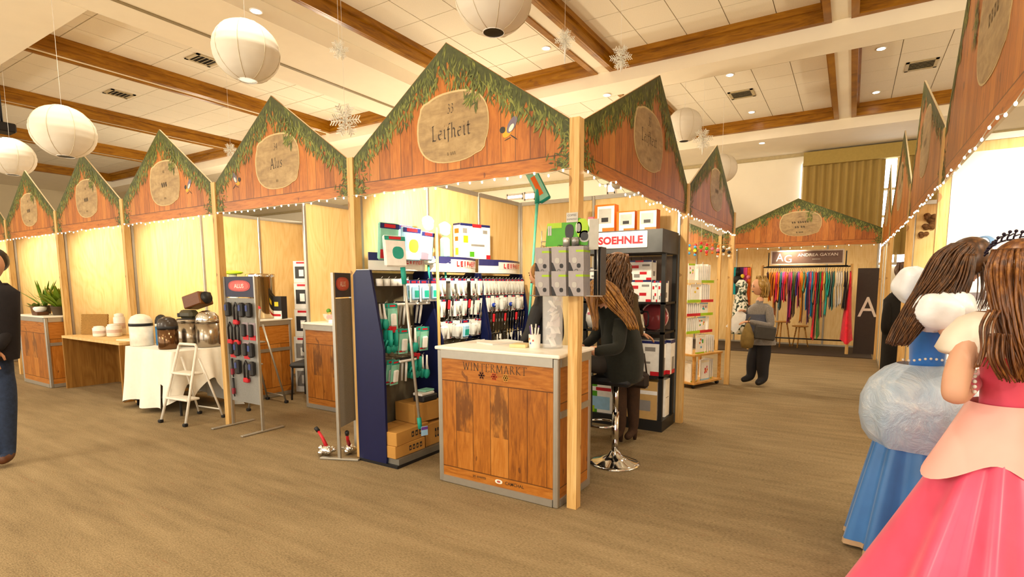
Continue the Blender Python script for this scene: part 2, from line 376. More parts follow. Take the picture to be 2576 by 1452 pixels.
# dropped bulkheads
blk = MB().box(-6.42, -4.83, -9, 12, ZB, ZS - .002)
blk.box(-24, -6.42, 5.25, 5.8, ZB, ZS - .002); blk.box(-4.83, 9, 5.25, 5.8, ZB + .001, ZS - .002)
blk.box(-24, 9, 10.12, 12, ZB - .008, ZS - .002)
blk.box(-24, -6.42, -9, -.15, ZB - .006, ZS - .002)
stru(blk.obj('bulkhead', M_PLASTER, C_OB))
stru(MB().box(-5.9, -5.84, -4, 11.9, ZB - .012, ZB - .001).obj('slot_diffuser', mat('slot_diffuser', '8b7a55', .6), C_OB))
TS = .605
tile_me = MB().box(.006, TS - .006, .006, TS - .006, 0, .015).mesh('ceiling_tile', M_TILE)
def halfm(w, d):
    return MB().box(.006, w - .006, .006, d - .006, 0, .015).mesh('ceiling_tile', M_TILE)
for (x0, x1, y0, y1) in REC:
    stru(MB().quad((x0, y0, ZT + .012), (x0, y1, ZT + .012), (x1, y1, ZT + .012), (x1, y0, ZT + .012)).obj('tile_backing', M_GRID, C_OB))
    tr = MB(); w = .03
    for (a, b, c, d) in ((x0, x1, y1 - w, y1), (x0, x1, y0, y0 + w), (x0, x0 + w, y0 + w, y1 - w), (x1 - w, x1, y0 + w, y1 - w)):
        tr.box(a, b, c, d, ZS - .02, ZT - .0)
    w2 = .07
    for (a, b, c, d) in ((x0, x1, y1 - w2, y1), (x0, x1, y0, y0 + w2), (x0, x0 + w2, y0 + w2, y1 - w2), (x1 - w2, x1, y0 + w2, y1 - w2)):
        tr.box(a, b, c, d, ZT - .085, ZT - .001)
    e = .06   # lower lip under the soffit edge
    for (a, b, c, d) in ((x0 - e, x1 + e, y1, y1 + e), (x0 - e, x1 + e, y0 - e, y0), (x0 - e, x0, y0, y1), (x1, x1 + e, y0, y1)):
        tr.box(a, b, c, d, ZS - .022, ZS + .004)
    stru(tr.obj('wood_trim', M_BEAM, C_OB))
    big = x1 > -16
    nx = math.ceil((x1 - x0) / TS); ny = math.ceil((y1 - y0) / TS)
    vis = big and not (x0 > 4.7)
    far = MB()
    for i in range(nx):
        for j in range(ny):
            ax, ay = x0 + i * TS, y1 - (j + 1) * TS
            wx, wy = min(TS, x1 - ax), TS if ay >= y0 else TS - (y0 - ay)
            if wx < .05 or wy < .05: continue
            ay = max(ay, y0)
            if vis and len([o for o in C_OB.children]) < 330:
                me = tile_me if wx > TS - .001 and wy > TS - .001 else halfm(wx, wy)
                ob('ceiling_tile', me, C_OB, (ax, ay, ZT - .004))
            else: far.box(ax + .006, ax + wx - .006, ay + .006, ay + wy - .006, ZT - .004, ZT + .011)
    if far.v:
        o = far.obj('far_tiles', M_TILE, C_OB); o['kind'] = 'stuff'
# curtain window on the far wall: valance, pleated curtains, bright gap, beside cream wall
wf = stru(ob('window_1', None, None, (1.5, 11.99, 0)))
gm = MB()
gm.box(-1.12, 1.75, -.03, 0, 2.0, 4.5); gm.obj('glass', mat('daylight_glass', 'eef3ff', .2, emit=6), wf)
fr = MB()
for x in (-1.12, -.3, .52, .9, 1.75): fr.box(x - .03, x + .03, -.06, -.03, 2, 4.5)
for z in (2.0, 3.1, 3.72, 4.5): fr.box(-1.12, 1.75, -.055, -.03, z - .03, z + .03)
fr.obj('window_frame', mat('window_frame', 'cfc8ba', .5), wf)
def pleats(x0, x1, z0, z1, y, amp=.05, lam=.16, m=None, seed=0):
    mb = MB(); n = int((x1 - x0) / .02); rr = random.Random(seed); vs = []; ph = rr.random() * 6
    for i in range(n + 1):
        x = x0 + (x1 - x0) * i / n
        d = amp * math.sin(2 * math.pi * x / lam + ph + .8 * math.sin(x * 3.1))
        vs += [(x, y + d, z0), (x, y + d * .8, z1)]
    mb.add(vs, [(2 * i, 2 * i + 2, 2 * i + 3, 2 * i + 1) for i in range(n)], 0, True)
    mb.add([(a, b + .012, c) for a, b, c in vs], [(2 * i, 2 * i + 1, 2 * i + 3, 2 * i + 2) for i in range(n)], 0, True)
    return mb
M_CURT = mat('olive_curtain', 'a58a4a', .9, var=.1, vs=4, vec=(4, 1, .3), sheen=.2)
cu = thing('curtain', 'pleated olive brown curtain with flat valance on the far cream wall', 'curtain', (1.5, 11.86, 2.2))
pleats(-1.12, .58, 0, 2.3, 0, .045, .17, seed=2).obj('curtain_panel', M_CURT, cu)
pleats(.8, 1.75, 0, 2.3, 0, .045, .17, seed=5).obj('curtain_panel', M_CURT, cu)
MB().box(-1.12, 1.9, -.12, .08, 2.2, 2.52).obj('valance', mat('olive_valance', 'a8904e', .9, var=.05), cu)
stru(MB().box(-24, 9, 11.93, 12, 4.68, 4.76).obj('trim_1', mat('wall_trim', 'b6a57c', .7)))
# ------------------------------------------------------------------ ceiling fittings
def unscale(x45, y45, z): s = (z - 1.5259) / 2.9741; return (1.5505 + s * (x45 - 1.5505), -3.1369 + s * (y45 + 3.1369))
dl_mb = MB().lathe([(.075, .0), (.075, -.008), (.055, -.01), (.055, .004)], 16)
dl_me = dl_mb.mesh('bezel', M_WHITE); dg_me = MB().lathe([(.054, .003), (.052, -.012)], 14).mesh('lens', M_LAMP)
DSP = [(-1.924, 2.997, ZT, 'white tile coffer behind the corner gable'), (-1.921, 4.945, ZB, 'bulkhead above the side gable'), (-.1, 5.1, ZT, 'coffer above the side gable peak'),
       (-.097, 7.017, ZT, 'coffer beyond the side gable peak'), (1.709, 5.2, ZT, 'coffer right of the wood crossbeam, near edge'), (1.716, 6.996, ZT, 'coffer right of the wood crossbeam, far edge'),
       (-.234, 9.3, ZB - .004, 'bulkhead beside the olive curtain'), (-4.19, .559, ZB, 'bulkhead by the big paper lantern'), (-13.2, 2.2, ZB - .006, 'far bulkhead over the row end')]
for x, y, z, wh in DSP:
    px, py = unscale(x, y, z)
    if wh.startswith('far'): px, py = -16.9, -.6
    d = thing('downlight', 'round white recessed downlight in the ' + wh, 'downlight', (px, py, z - .005))
    ob('bezel', dl_me, d); ob('lens', dg_me, d)
def vent(x45, y45, wh, s=.45):
    px, py = unscale(x45, y45, ZT); v = thing('ceiling_vent', 'square louvred air vent in the ' + wh, 'vent', (px, py, ZT - .006))
    m = MB()
    for (a, b, c, d) in ((-s / 2, s / 2, -s / 2, -s / 2 + .05), (-s / 2, s / 2, s / 2 - .05, s / 2), (-s / 2, -s / 2 + .05, -s / 2, s / 2), (s / 2 - .05, s / 2, -s / 2, s / 2)): m.box(a, b, c, d, -.012, 0)
    m.obj('frame', mat('vent_frame', 'b9a882', .6), v)
    MB().box(-s / 2 + .05, s / 2 - .05, -s / 2 + .05, s / 2 - .05, -.003, -.001).obj('duct', mat('vent_dark', '2a2418', .8), v)
    sl = MB().box(-s / 2 + .05, s / 2 - .05, -.018, .018, -.0115, -.008).mesh('slat', mat('vent_frame', 'b9a882', .6))
    for i in range(5): ob('slat', sl, v, (0, -s / 2 + .09 + i * .068, 0), (.5, 0, 0))
vent(-.091, 6.007, 'coffer beyond the side gable'); vent(2.203, 6.083, 'coffer near the right gables')
vent(-6.014, .949, 'coffer beside the big lantern', .4); vent(-8.459, .942, 'coffer beyond the wood beam', .4)
def ceil_z(x, y):
    if any(r[0] < x < r[1] and r[2] < y < r[3] for r in REC): return ZT - .003
    if -6.42 < x < -4.83 or 5.25 < y < 5.8 or y > 10.12 or (x < -6.42 and y < -.15): return ZB - .005
    return ZS
def at(px, py, depth):
    """world point on a pixel ray at a given depth from the camera"""
    cy, sy, ct, st = math.cos(YAW), math.sin(YAW), math.cos(TILT), math.sin(TILT)
    fw = Vector((-sy * ct, cy * ct, st)); r = Vector((cy, sy, 0)); u = r.cross(fw)
    return CAM0 + depth * (fw + r * ((px - 1335.9) / F) - u * ((py - 858.28) / F))
# paper lanterns
ribs = 9
def lantern(px, wh, r, rx=1.0):
    L = thing('paper_lantern', 'round white paper lantern ' + wh, 'lantern', px)
    prof = []
    for i in range(37):
        a = math.radians(16 + (164 - 16) * i / 36); q = r * math.sin(a) * (1 - .012 * (i % 4 == 0)); prof.append((q, -r * .93 * math.cos(a)))
    MB().lathe(prof, 28, wob=lambda th, j: 1 - .006 * abs(math.sin(th * 5 + j * .3)), cap=False).obj('paper_shade', M_PAPERW, L)
    a = math.radians(16); q = r * math.sin(a)
    for z in (-r * .93 * math.cos(a), r * .93 * math.cos(a)):
        MB().tube([(q * math.cos(t * math.pi / 12), q * math.sin(t * math.pi / 12), z) for t in range(25)], .004, 5).obj('wire_ring', M_WHITE, L)
    for i in range(8):
        w = MB().tube([(1.003 * r * math.sin(math.radians(16 + 148 * j / 12)) * math.cos(i * .785), 1.003 * r * math.sin(math.radians(16 + 148 * j / 12)) * math.sin(i * .785), -r * .935 * math.cos(math.radians(16 + 148 * j / 12))) for j in range(13)], .0025, 4)
        w.obj('rib', mat('lantern_rib', 'd8ccb0', .8), L)
    MB().tube([(0, 0, r * .9), (0, 0, ceil_z(px[0], px[1]) - px[2])], .002, 4).obj('cord', M_WHITE, L)
for c, wh, r in [(at(620, 130, 4.68), 'hanging by the ceiling slot above the second gable', .275), ((-1.01, .53, 3.80), 'hanging high above the corner gable', .31),
              (at(160, 332, 5.9), 'hanging in front of the fourth gable', .3), (at(28, 395, 8.4), 'hanging lowest near the dark projector', .31),
              ((-1.1, 6.45, 4.28), 'half hidden behind the side gable peak', .3), ((-.81, 8.21, 3.83), 'behind the last side gable by the cream wall', .3)]: lantern(c, wh, r)
# snowflakes of cut card
def flake(c, wh, r, yaw=.5, tail=0.0):
    m = MB()
    for pl in range(3):
        T = rot('Z', yaw + pl * math.pi / 3, c)
        for i in range(6):
            a = i * math.pi / 3 + .1; ca, sa = math.cos(a), math.sin(a)
            for t0, t1, w in ((0, .95, .05),): m.add([(ca * t0 * r - sa * w * r, 0, sa * t0 * r + ca * w * r), (ca * t0 * r + sa * w * r, 0, sa * t0 * r - ca * w * r), (ca * t1 * r + sa * w * .5 * r, 0, sa * t1 * r - ca * w * .5 * r), (ca * t1 * r - sa * w * .5 * r, 0, sa * t1 * r + ca * w * .5 * r)], [(0, 1, 2, 3), (3, 2, 1, 0)], 0, False, T)
            for t in (.3, .5, .7, .88):
                for sg in (-1, 1):
                    b = a + sg * .95; L = r * (.36 - .2 * abs(t - .5)); bx, bz = ca * t * r, sa * t * r; w = .035 * r
                    ex, ez = bx + math.cos(b) * L, bz + math.sin(b) * L
                    m.add([(bx - math.sin(b) * w, 0, bz + math.cos(b) * w), (bx + math.sin(b) * w, 0, bz - math.cos(b) * w), (ex + math.sin(b) * w, 0, ez - math.cos(b) * w), (ex - math.sin(b) * w, 0, ez + math.cos(b) * w)], [(0, 1, 2, 3), (3, 2, 1, 0)], 0, False, T)
    if tail: m.tube([(c[0], c[1], c[2] - r * .3), (c[0], c[1], c[2] - r - tail)], [.02, .006], 6)
    m.tube([(c[0], c[1], c[2] + r * .3), (c[0], c[1], ceil_z(c[0], c[1]))], .0018, 4)
    solo(m, 'snowflake', mat('white_card', 'fbf7ee', .8), 'white cut card snowflake ' + wh, 'snowflake')
flake(at(868, 303, 5.9), 'hanging between the first and second gables', .165, .55)
flake(at(1421, 100, 6.8), 'with a long drop hanging beside the wood crossbeam', .125, .5, .17)
flake(at(1562, 145, 6.8), 'hanging below the long wood trim over the side gable', .14, .6, .04)
flake(at(1768, 350, 9.0), 'hanging above the last side gable', .16, .4, .1)
flake(at(580, 378, 9.0), 'hanging between the second and third gables', .11, .4)
flake(at(853, 125, 5.4), 'hanging under the plain bulkhead over the second gable', .09, .7)
# dark projector near the left edge
pr = thing('projector', 'dark ceiling projector on a pole over the end of the long row', 'projector', at(6, 322, 9.5))
MB().rbox((0, 0, 0), (.34, .3, .16), .02).obj('body', M_BLACK, pr); MB().tube([(0, 0, .08), (0, 0, 1.2)], .02, 8).obj('pole', M_BLACK, pr)
MB().lathe([(.045, 0), (.04, .03)], 12, T=rot('X', math.pi / 2, (.08, -.15, 0))).obj('lens', M_DKGREY, pr)
# ------------------------------------------------------------------ booths: posts, partitions, gables, string lights
BL, BR, HG, HE, HA, HW = 2.088, 2.61, 2.26, 2.571, 3.255, 2.54
XR = 2.12
M_GAB = planks('gable_print', .118, .095, 9, '84460f', 'ac6420', 'c27e34')
M_EDGE = mat('board_edge', 'd9c9a4', .7)
M_PLQ = None
def plaque_mat():
    k = N('plaque_print'); a = k.noise(3, 5, (1, 1, 4), .65, (0, 0, 0), .5); b = k.noise(22, 3)
    f = k.math('ADD', k.math('MULTIPLY', a, .7), k.math('MULTIPLY', b, .3))
    return k.done(k.ramp(f, [(.3, '7a6142'), (.5, '9c8158'), (.7, 'b79c70')]), .45, 0, .35)
M_PLQ = plaque_mat(); M_RIM = mat('plaque_rim', 'bfa878', .5, var=.1); M_INK = mat('dark_ink', '3c2d1c', .5, var=.05); M_INK2 = mat('faded_ink', '7d6745', .5, var=.1)
GREENS = [mat('fir_print_dark', '454a1c', .5, var=.25, vs=40), mat('fir_print_mid', '5d6428', .5, var=.2, vs=40), mat('fir_print_light', '7d8038', .5, var=.15, vs=40)]
def gable_mesh(w, ax=0.0, he=HE - HG, ha=HA - HG):
    mb = MB(); mb.prism([(-w / 2, 0), (w / 2, 0), (w / 2, he), (ax, ha), (-w / 2, he)], -.008, .008, 0, 1)
    return mb.mesh('gable_board', [M_GAB, M_EDGE])
def garland_mesh(w, ax=0.0, he=HE - HG, ha=HA - HG, seed=1, leaves=760):
    rr = random.Random(seed); mb = MB()
    def depth(t, side):   # how far the greenery hangs below the edge, t=0 eave, 1 apex
        return .09 + .11 * t ** 1.5 + .06 * abs(math.sin(t * 11 + side)) + .04 * math.sin(t * 27 + side * 2)
    for sd in (-1, 1):
        x0, z0 = sd * w / 2, he
        n = 46; up, lo = [], []
        for i in range(n + 1):
            t = i / n; x = x0 + (ax - x0) * t; z = z0 + (ha - z0) * t
            up.append((x, -.0092, z - .004)); lo.append((x, -.0092, max(.02, z - depth(t, sd) * (.45 + .6 * rr.random()))))
        for i in range(n): mb.quad(lo[i], lo[i + 1], up[i + 1], up[i], 0) if sd < 0 else mb.quad(lo[i + 1], lo[i], up[i], up[i + 1], 0)
        for j in range(leaves // 2):
            t = rr.random(); x = x0 + (ax - x0) * t; z = z0 + (ha - z0) * t
            zz = z - rr.random() ** .8 * depth(t, sd) * 1.05; a = math.radians(rr.gauss(-90, 24)); L = rr.uniform(.04, .1); wd = rr.uniform(.004, .009)
            ca, sa = math.cos(a), math.sin(a); y = -.0094 - rr.random() * .002; m = rr.choice((0, 1, 1, 2, 2))
            p = [(x, zz), (x + ca * L * .5 - sa * wd, zz + sa * L * .5 + ca * wd), (x + ca * L, zz + sa * L), (x + ca * L * .5 + sa * wd, zz + sa * L * .5 - ca * wd)]
            top = lambda q: he + (ha - he) * max(0, 1 - abs(q - ax) / abs(x0 - ax)) - .003
            p = [(min(max(q, -w / 2), w / 2), max(.01, min(r, top(q)))) for q, r in p]
            mb.add([(q, y, r) for q, r in p], [(0, 3, 2, 1)], m)
    for sd, x0 in ((-1, -w / 2), (1, w / 2)):   # sprigs in the lower corners and up the sides
        for j in range(110):
            cx = x0 - sd * abs(rr.gauss(0, .07)); cz = abs(rr.gauss(.02, .1)) if sd < 0 or j % 2 else rr.uniform(0, he)
            if sd > 0 and cz > .12: cx = x0 - sd * abs(rr.gauss(0, .03))
            a = rr.random() * 6.28; L = rr.uniform(.03, .07); wd = .006
            p = [(cx, cz), (cx + math.cos(a) * L * .5 - math.sin(a) * wd, cz + math.sin(a) * L * .5 + math.cos(a) * wd), (cx + math.cos(a) * L, cz + math.sin(a) * L), (cx + math.cos(a) * L * .5 + math.sin(a) * wd, cz + math.sin(a) * L * .5 - math.cos(a) * wd)]
            p = [(min(max(q, -w / 2), w / 2), min(max(r, .005), he)) for q, r in p]
            mb.add([(q, -.0094 - rr.random() * .002, r) for q, r in p], [(0, 3, 2, 1)], rr.choice((0, 1, 2)))
    for j in range(70):   # sprig over the upper right of the plaque
        cx = ax + .24 + rr.gauss(0, .035); cz = rr.uniform(he + .22, he + .46); a = math.radians(rr.gauss(-100, 30)); L = rr.uniform(.05, .09); wd = .007
        p = [(cx, cz), (cx + math.cos(a) * L * .5 - math.sin(a) * wd, cz + math.sin(a) * L * .5 + math.cos(a) * wd), (cx + math.cos(a) * L, cz + math.sin(a) * L), (cx + math.cos(a) * L * .5 + math.sin(a) * wd, cz + math.sin(a) * L * .5 - math.cos(a) * wd)]
        mb.add([(q, -.0135 - rr.random() * .002, r) for q, r in p], [(0, 3, 2, 1)], rr.choice((0, 1, 2)))
    return mb.mesh('fir_garland', GREENS)
def oval(cx, cz, rx, rz, n=40, notch=True):
    P = []
    for i in range(n):
        a = 2 * math.pi * i / n; k = 1.0
        c, s = math.cos(a), math.sin(a); q = 2.5
        x = math.copysign(abs(c) ** (2 / q), c) * rx; z = math.copysign(abs(s) ** (2 / q), s) * rz
        if notch and (abs(a - 2.45) < .12 or abs(a - 5.6) < .12): x *= 1.05; z *= 1.05
        P.append((cx + x, cz + z))
    return P
def plaque_meshes(cx, cz, rx, rz):
    a = MB().prism(oval(cx, cz, rx, rz), -.0115, -.008, 0).mesh('plaque_rim', M_RIM)
    b = MB().prism(oval(cx + .004, cz - .003, rx * .965, rz * .958), -.0125, -.010, 0).mesh('plaque', M_PLQ)
    return a, b
def bird_mesh(cx, cz, fl=1):
    m = MB()
    e = lambda x, z, rx, rz, a, n=14: [(cx + fl * (x + rx * math.cos(t) * math.cos(a) - rz * math.sin(t) * math.sin(a)), cz + z + rx * math.cos(t) * math.sin(a) + rz * math.sin(t) * math.cos(a)) for t in [2 * math.pi * i / n for i in range(n)]]
    for pl, mi, d in ((e(0, 0, .05, .03, .7), 1, 0), (e(.035, .04, .062, .03, .95), 0, .0006), (e(.03, .02, .03, .015, .9), 3, .0009), (e(-.042, .015, .024, .022, 0), 2, .0012), (e(.05, -.045, .035, .004, -.6), 2, .0003), (e(0, -.05, .03, .003, .3), 2, .0002)):
        pts = [(x, -.0095 - d, z) for x, z in pl]
        m.add(pts, [tuple(range(len(pts)))[::(1 if fl > 0 else -1)]], mi)
    return m.mesh('bird_print', [mat('bird_wing', '6d6272', .5), mat('bird_breast', 'e39a22', .5), mat('bird_head', '2b2722', .5), mat('bird_cheek', 'd8d0c0', .5)])
GW = BL - .075
g_me = gable_mesh(GW); ga_me = garland_mesh(GW); pq = plaque_meshes(.04, .40, .335, .25); bird_r = bird_mesh(.53, .30); bird_l = bird_mesh(-.62, .28, -1)
def writing(lines, cx, cz, y=-.0131, w=1.0):
    m = MB()
    for s, dz, size, nib, ink in lines:
        T = rot('X', 0, (cx, y, cz + dz))
        pen(m, s, size, T, ink, nib, 40, .8 * w, .02)
    return m.mesh('lettering', [M_INK, M_INK2])
def gable(loc, rz, label, lines, me=g_me, gar=ga_me, plq=pq, bird=None, pc=(.04, .40), w=1.0):
    g = thing('gable_board', label, 'gable board', loc, rz)
    ob('board', me, g); ob('fir_garland', gar, g); ob('plaque_rim', plq[0], g); ob('plaque', plq[1], g)
    if lines: ob('lettering', writing(lines, pc[0], pc[1], w=w), g)['kind'] = 'stuff'
    if bird: ob('bird_print', bird, g)
    return g
LEI = [('33', .105, .075, .1, 0), ('Leifheit', -.075, .135, .105, 0), ('~ ~~~', -.2, .05, .1, 1)]
gable((-BL * .5, -.012, HG), 0, 'corner gable board with plaque reading 33 Leifheit and a small orange bird', LEI, bird=bird_r)
ALU = [('34', .11, .07, .1, 0), ('Alus', -.06, .12, .11, 0), ('~~', -.19, .05, .1, 1)]
gable((-BL * 1.5, -.012, HG), 0, 'gable board with plaque reading Alus, next to the corner gable', ALU, bird=bird_l)
for i in range(2, 7):
    gable((-BL * (i + .5), -.012, HG), 0, f'wood print gable board with oval plaque, {ORD[i + 1]} along the row from the corner gable', [('~~', .11, .06, .1, 1), ('~~~', -.05, .12, .12, 0), ('~~~', -.18, .05, .1, 1)], bird=bird_r if i == 2 else None)
GWR = BR - .09
gA = gable_mesh(GWR, .28, HE - HG, 1.08); gaA = garland_mesh(GWR, .28, HE - HG, 1.08, 4, 900); pqA = plaque_meshes(.03, .47, .37, .25)
gable((.012, BR * .5, HG), math.pi / 2, 'side gable board reading Leifheit facing the aisle, beside the corner post', [('33', .12, .08, .1, 0), ('Leifheit', -.03, .125, .1, 0), ('~ ~~~', -.17, .06, .1, 1)], gA, gaA, pqA, None, (.03, .47), 1.15)
gB = gable_mesh(GWR); gaB = garland_mesh(GWR, seed=5, leaves=700); pqB = plaque_meshes(.05, .45, .36, .26)
gable((.012, BR * 1.5, HG), math.pi / 2, 'last side gable board on the aisle, over the toy rack', [('~~', .1, .07, .1, 1), ('~~~~', -.05, .12, .1, 0)], gB, gaB, pqB, None, (.05, .45), 1.1)
# far facade
FX0, FX1, FY = -1.05, 2.05, 9.5
gF = gable_mesh(FX1 - FX0 - .07); gaF = garland_mesh(FX1 - FX0 - .07, seed=6, leaves=800); pqF = plaque_meshes(.06, .47, .4, .26)
gable(((FX0 + FX1) / 2, FY, HG + .06), 0, 'wide gable board over the clothes booth at the aisle end', [('~~', .13, .06, .1, 1), ('~~ ~~~~~', -.0, .1, .1, 0), ('~~ ~~', -.1, .1, .1, 0), ('~ ~~~', -.2, .07, .1, 0)], gF, gaF, pqF, None, (.06, .47), 1.2)
gable((FX0 - 1.55, FY, HG + .06), 0, 'wide gable board seen through the toy booth, left of the clothes booth gable', None, gF, gaF, pqF)
# right row across the aisle
RP = [(XR, -3.9), (XR, -1.15), (XR, 2.05), (2.115, 4.66), (2.075, 7.6), (2.05, FY)]
for i in range(5):
    (x0, y0), (x1, y1) = RP[i], RP[i + 1]; L = math.hypot(x1 - x0, y1 - y0)
    me = gable_mesh(L - .08, -L * .25 if i < 3 else 0, .45, 1.38); gar = garland_mesh(L - .08, -L * .25 if i < 3 else 0, .45, 1.38, 8 + i, 700); pl = plaque_meshes(-.05, .62, .4, .33)
    gable(((x0 + x1) / 2 - .015, (y0 + y1) / 2, HG + .02), -math.pi / 2 + math.atan2(x0 - x1, y1 - y0) * 1, ['nearest gable board across the aisle, before the white panel booth', 'gable board over the white panel booth on the far side of the aisle', 'gable board over the rock wall booth across the aisle', 'narrow gable board beyond the rock wall booth across the aisle', 'last gable board across the aisle beside the clothes booth'][i], [('~~~~', -.05, .16, .1, 1)], me, gar, pl, None, (-.05, .62), 1.1)
# ---- posts
pm = MB(); pm.box(-.035, .035, -.035, .035, 0, HE); post_me = pm.mesh('post', M_POST)
def post(x, y, label, h=None, me=post_me):
    return tag(ob('wooden_post', me if h is None else MB().box(-.035, .035, -.035, .035, 0, h).mesh('post', M_POST), None, (x, y, 0)), label, 'post')
post(0, 0, 'pine corner post standing against the Wintermarkt counter')
for i in range(1, 8): post(-BL * i, 0, f'pine booth post, {ORD[i]} along the long row from the corner post')
post(0, BR, 'pine booth post between the two side gables, next to the scale shelves')
post(0, 2 * BR, 'pine booth post at the far end of the side row, by the toy rack')
for (x, y), l in zip(RP[1:], ['across the aisle at the near end of the white panel', 'across the aisle between white panel and rock wall', 'across the aisle beyond the rock wall', 'across the aisle next to the black door panel', 'where the clothes booth meets the right row']):
    post(x, y, 'pine booth post ' + l, 2.7)
post(FX0, FY, 'pine booth post at the left end of the clothes booth', 2.6); post(FX0 - 3.1, FY, 'pine booth post left of the clothes booth, seen through toys', 2.6)
# ---- plywood partitions in aluminium profile (thing > panel, profile)
prof_me = MB().rbox((0, 0, HW / 2), (.04, .04, HW), .008).mesh('profile', M_ALU)
_pan = {}
def partition(p0, p1, label, z1=HW, mat_=None):
    p0, p1 = Vector((*p0, 0)), Vector((*p1, 0)); d = p1 - p0; L = d.length; a = math.atan2(d.y, d.x); n = max(1, round(L / 1.0)); w = L / n
    t = thing('partition_wall', label, 'partition', p0, a); key = (round(w, 3), z1, mat_)
    if key not in _pan:
        _pan[key] = (MB().box(.02, w - .02, -.004, .004, .05, z1 - .04).mesh('plywood_panel', mat_ or M_PLY), MB().box(.02, w - .02, -.018, .018, z1 - .045, z1).box(.02, w - .02, -.018, .018, .01, .05).mesh('rail', M_ALU))
    for i in range(n):
        ob('plywood_panel', _pan[key][0], t, (i * w, 0, 0)); ob('rail', _pan[key][1], t, (i * w, 0, 0))
    for i in range(n + 1): ob('profile', prof_me, t, (i * w, 0, 0))
    return t
partition((-BL, .06), (-BL, BR - .02), 'plywood partition behind the household display stands in the corner booth')
partition((-BL + .03, BR), (-.06, BR), 'plywood back wall of the corner booth behind the scale shelves')
partition((-2 * BL, 1.03), (-2 * BL, BR - .02), 'short plywood partition behind the counter of the Alus booth')
partition((-3 * BL, .06), (-3 * BL, BR - .02), 'plywood partition behind the white clothed table')
partition((-4 * BL, .06), (-4 * BL, BR - .02), 'plywood partition behind the plywood desk')
partition((-5 * BL, .06), (-5 * BL, BR - .02), 'plywood partition behind the counter with potted plants')
partition((-6 * BL, .06), (-6 * BL, BR - .02), 'plywood partition near the far end of the long row')
for i, n in ((5, 'long row booth with the potted plants'), (4, 'desk booth'), (3, 'long row booth with the white clothed table'), (2, 'Alus booth'), (1, 'Alus booth on the corner side')):
    if i == 5: partition((-7 * BL, BR), (-5 * BL - .03, BR), 'plywood back wall at the far end of the long row')
    else: partition((-(i + 1) * BL + .03, BR), (-i * BL - .03, BR), 'plywood back wall of the ' + n)
# clothes booth walls
partition((FX0 - 3.1, FY + 2.1), (2.05, FY + 2.1), 'plywood back wall of the clothes booth', 2.5)
partition((XR + .03, 4.7), (XR + 2.4, 4.7), 'plywood partition beyond the rock wall booth across the aisle', 2.5)
partition((2.08, 7.6), (2.08, FY - .05), 'plywood side wall next to the clothes booth', 2.3)
# ---- LED string lights
bulb_me = MB().ell((0, 0, 0), (.0065, .0065, .009), 8, 6).mesh('bulb', M_BULB)
M_WIRE = mat('clear_wire', 'c9c2ae', .5)
def strand(p0, p1, n, label, sag=.012, seed=0):
    p0, p1 = Vector(p0), Vector(p1); rr = random.Random(seed); s = thing('string_light', label, 'string light', p0); d = p1 - p0; pts = []
    for i in range(n):
        t = (i + .5) / n; q = d * t + Vector((0, 0, -sag * math.sin(t * math.pi * 5) ** 2 + rr.gauss(0, .006))); pts.append(q)
    MB().tube([(0, 0, 0)] + pts + [d], .0022, 4).obj('wire', M_WIRE, s)
    for q in pts: ob('bulb', bulb_me, s, q + Vector((0, 0, -.009)))
    return s
for i in range(7):
    strand((-BL * (i + 1) + .03, -.045, HG - .004), (-BL * i - .02, -.045, HG - .004), 19 if i < 3 else 15, 'string of warm LED bulbs under the ' + ('corner gable' if i == 0 else f'{ORD[i + 1]} gable of the long row'), seed=i)
strand((.05, .02, HG - .004), (.05, BR - .02, HG - .004), 27, 'string of LED bulbs under the side gable reading Leifheit', .05, 21)
strand((.05, BR + .02, HG - .004), (.05, 2 * BR - .02, HG - .004), 24, 'string of LED bulbs under the last side gable', .03, 22)
strand((FX0 + .05, FY - .04, HG + .05), (FX1 - .05, FY - .04, HG + .05), 14, 'string of LED bulbs under the clothes booth gable', .02, 23)
for i in range(1, 5):
    (x0, y0), (x1, y1) = RP[i], RP[i + 1]
    strand((x0 - .05, y0, HG + .01), (x1 - .05, y1, HG + .01), 20, 'string of LED bulbs under the ' + ['white panel booth gable', 'rock wall booth gable', 'narrow gable across the aisle', 'gable beside the clothes booth'][i - 1], .03, 30 + i)
# ---- arm spotlights fixed behind the gables, washing the partitions
def armlight(loc, aim, label, e=55, cone=95, mount=(0, -.21, .1)):
    loc, aim = Vector(loc), Vector(aim); a = thing('arm_spotlight', label, 'spotlight', loc); d = (aim - loc).normalized()
    q = d.to_track_quat('Z', 'Y').to_matrix().to_4x4()
    MB().lathe([(.03, -.07), (.042, -.02), (.05, .05), (.046, .05), (.03, 0)], 14, T=q, cap=False).obj('head', M_WHITE, a)
    MB().lathe([(.044, .045), (.001, .046)], 14, T=q, cap=False).obj('lens', M_LAMP, a)
    MB().tube([(0, 0, -.0), (mount[0] * .3, mount[1] * .3, mount[2] * .9), mount], .008, 6).obj('arm', M_WHITE, a)
    lamp('spotlight_beam', 'SPOT', loc + d * .07, e, (1, .86, .6), .04, aim, cone, .7)
for i in range(0, 6):
    armlight((-BL * (i + .45), .2, 2.42), (-BL * (i + 1), 1.1, 1.75), 'white arm spotlight behind the ' + ('corner gable' if i == 0 else f'{ORD[i + 1]} gable of the long row'), [150, 75, 95, 100, 95, 70][i])
armlight((-.25, 1.3, 2.42), (-.7, 2.6, 1.7), 'white arm spotlight behind the side gable, lighting the scale shelves', 35, mount=(.26, 0, .1))
armlight((-.25, 3.6, 2.42), (-.5, 5.0, 1.4), 'white arm spotlight behind the last side gable, lighting the toy rack', 35, mount=(.26, 0, .1))
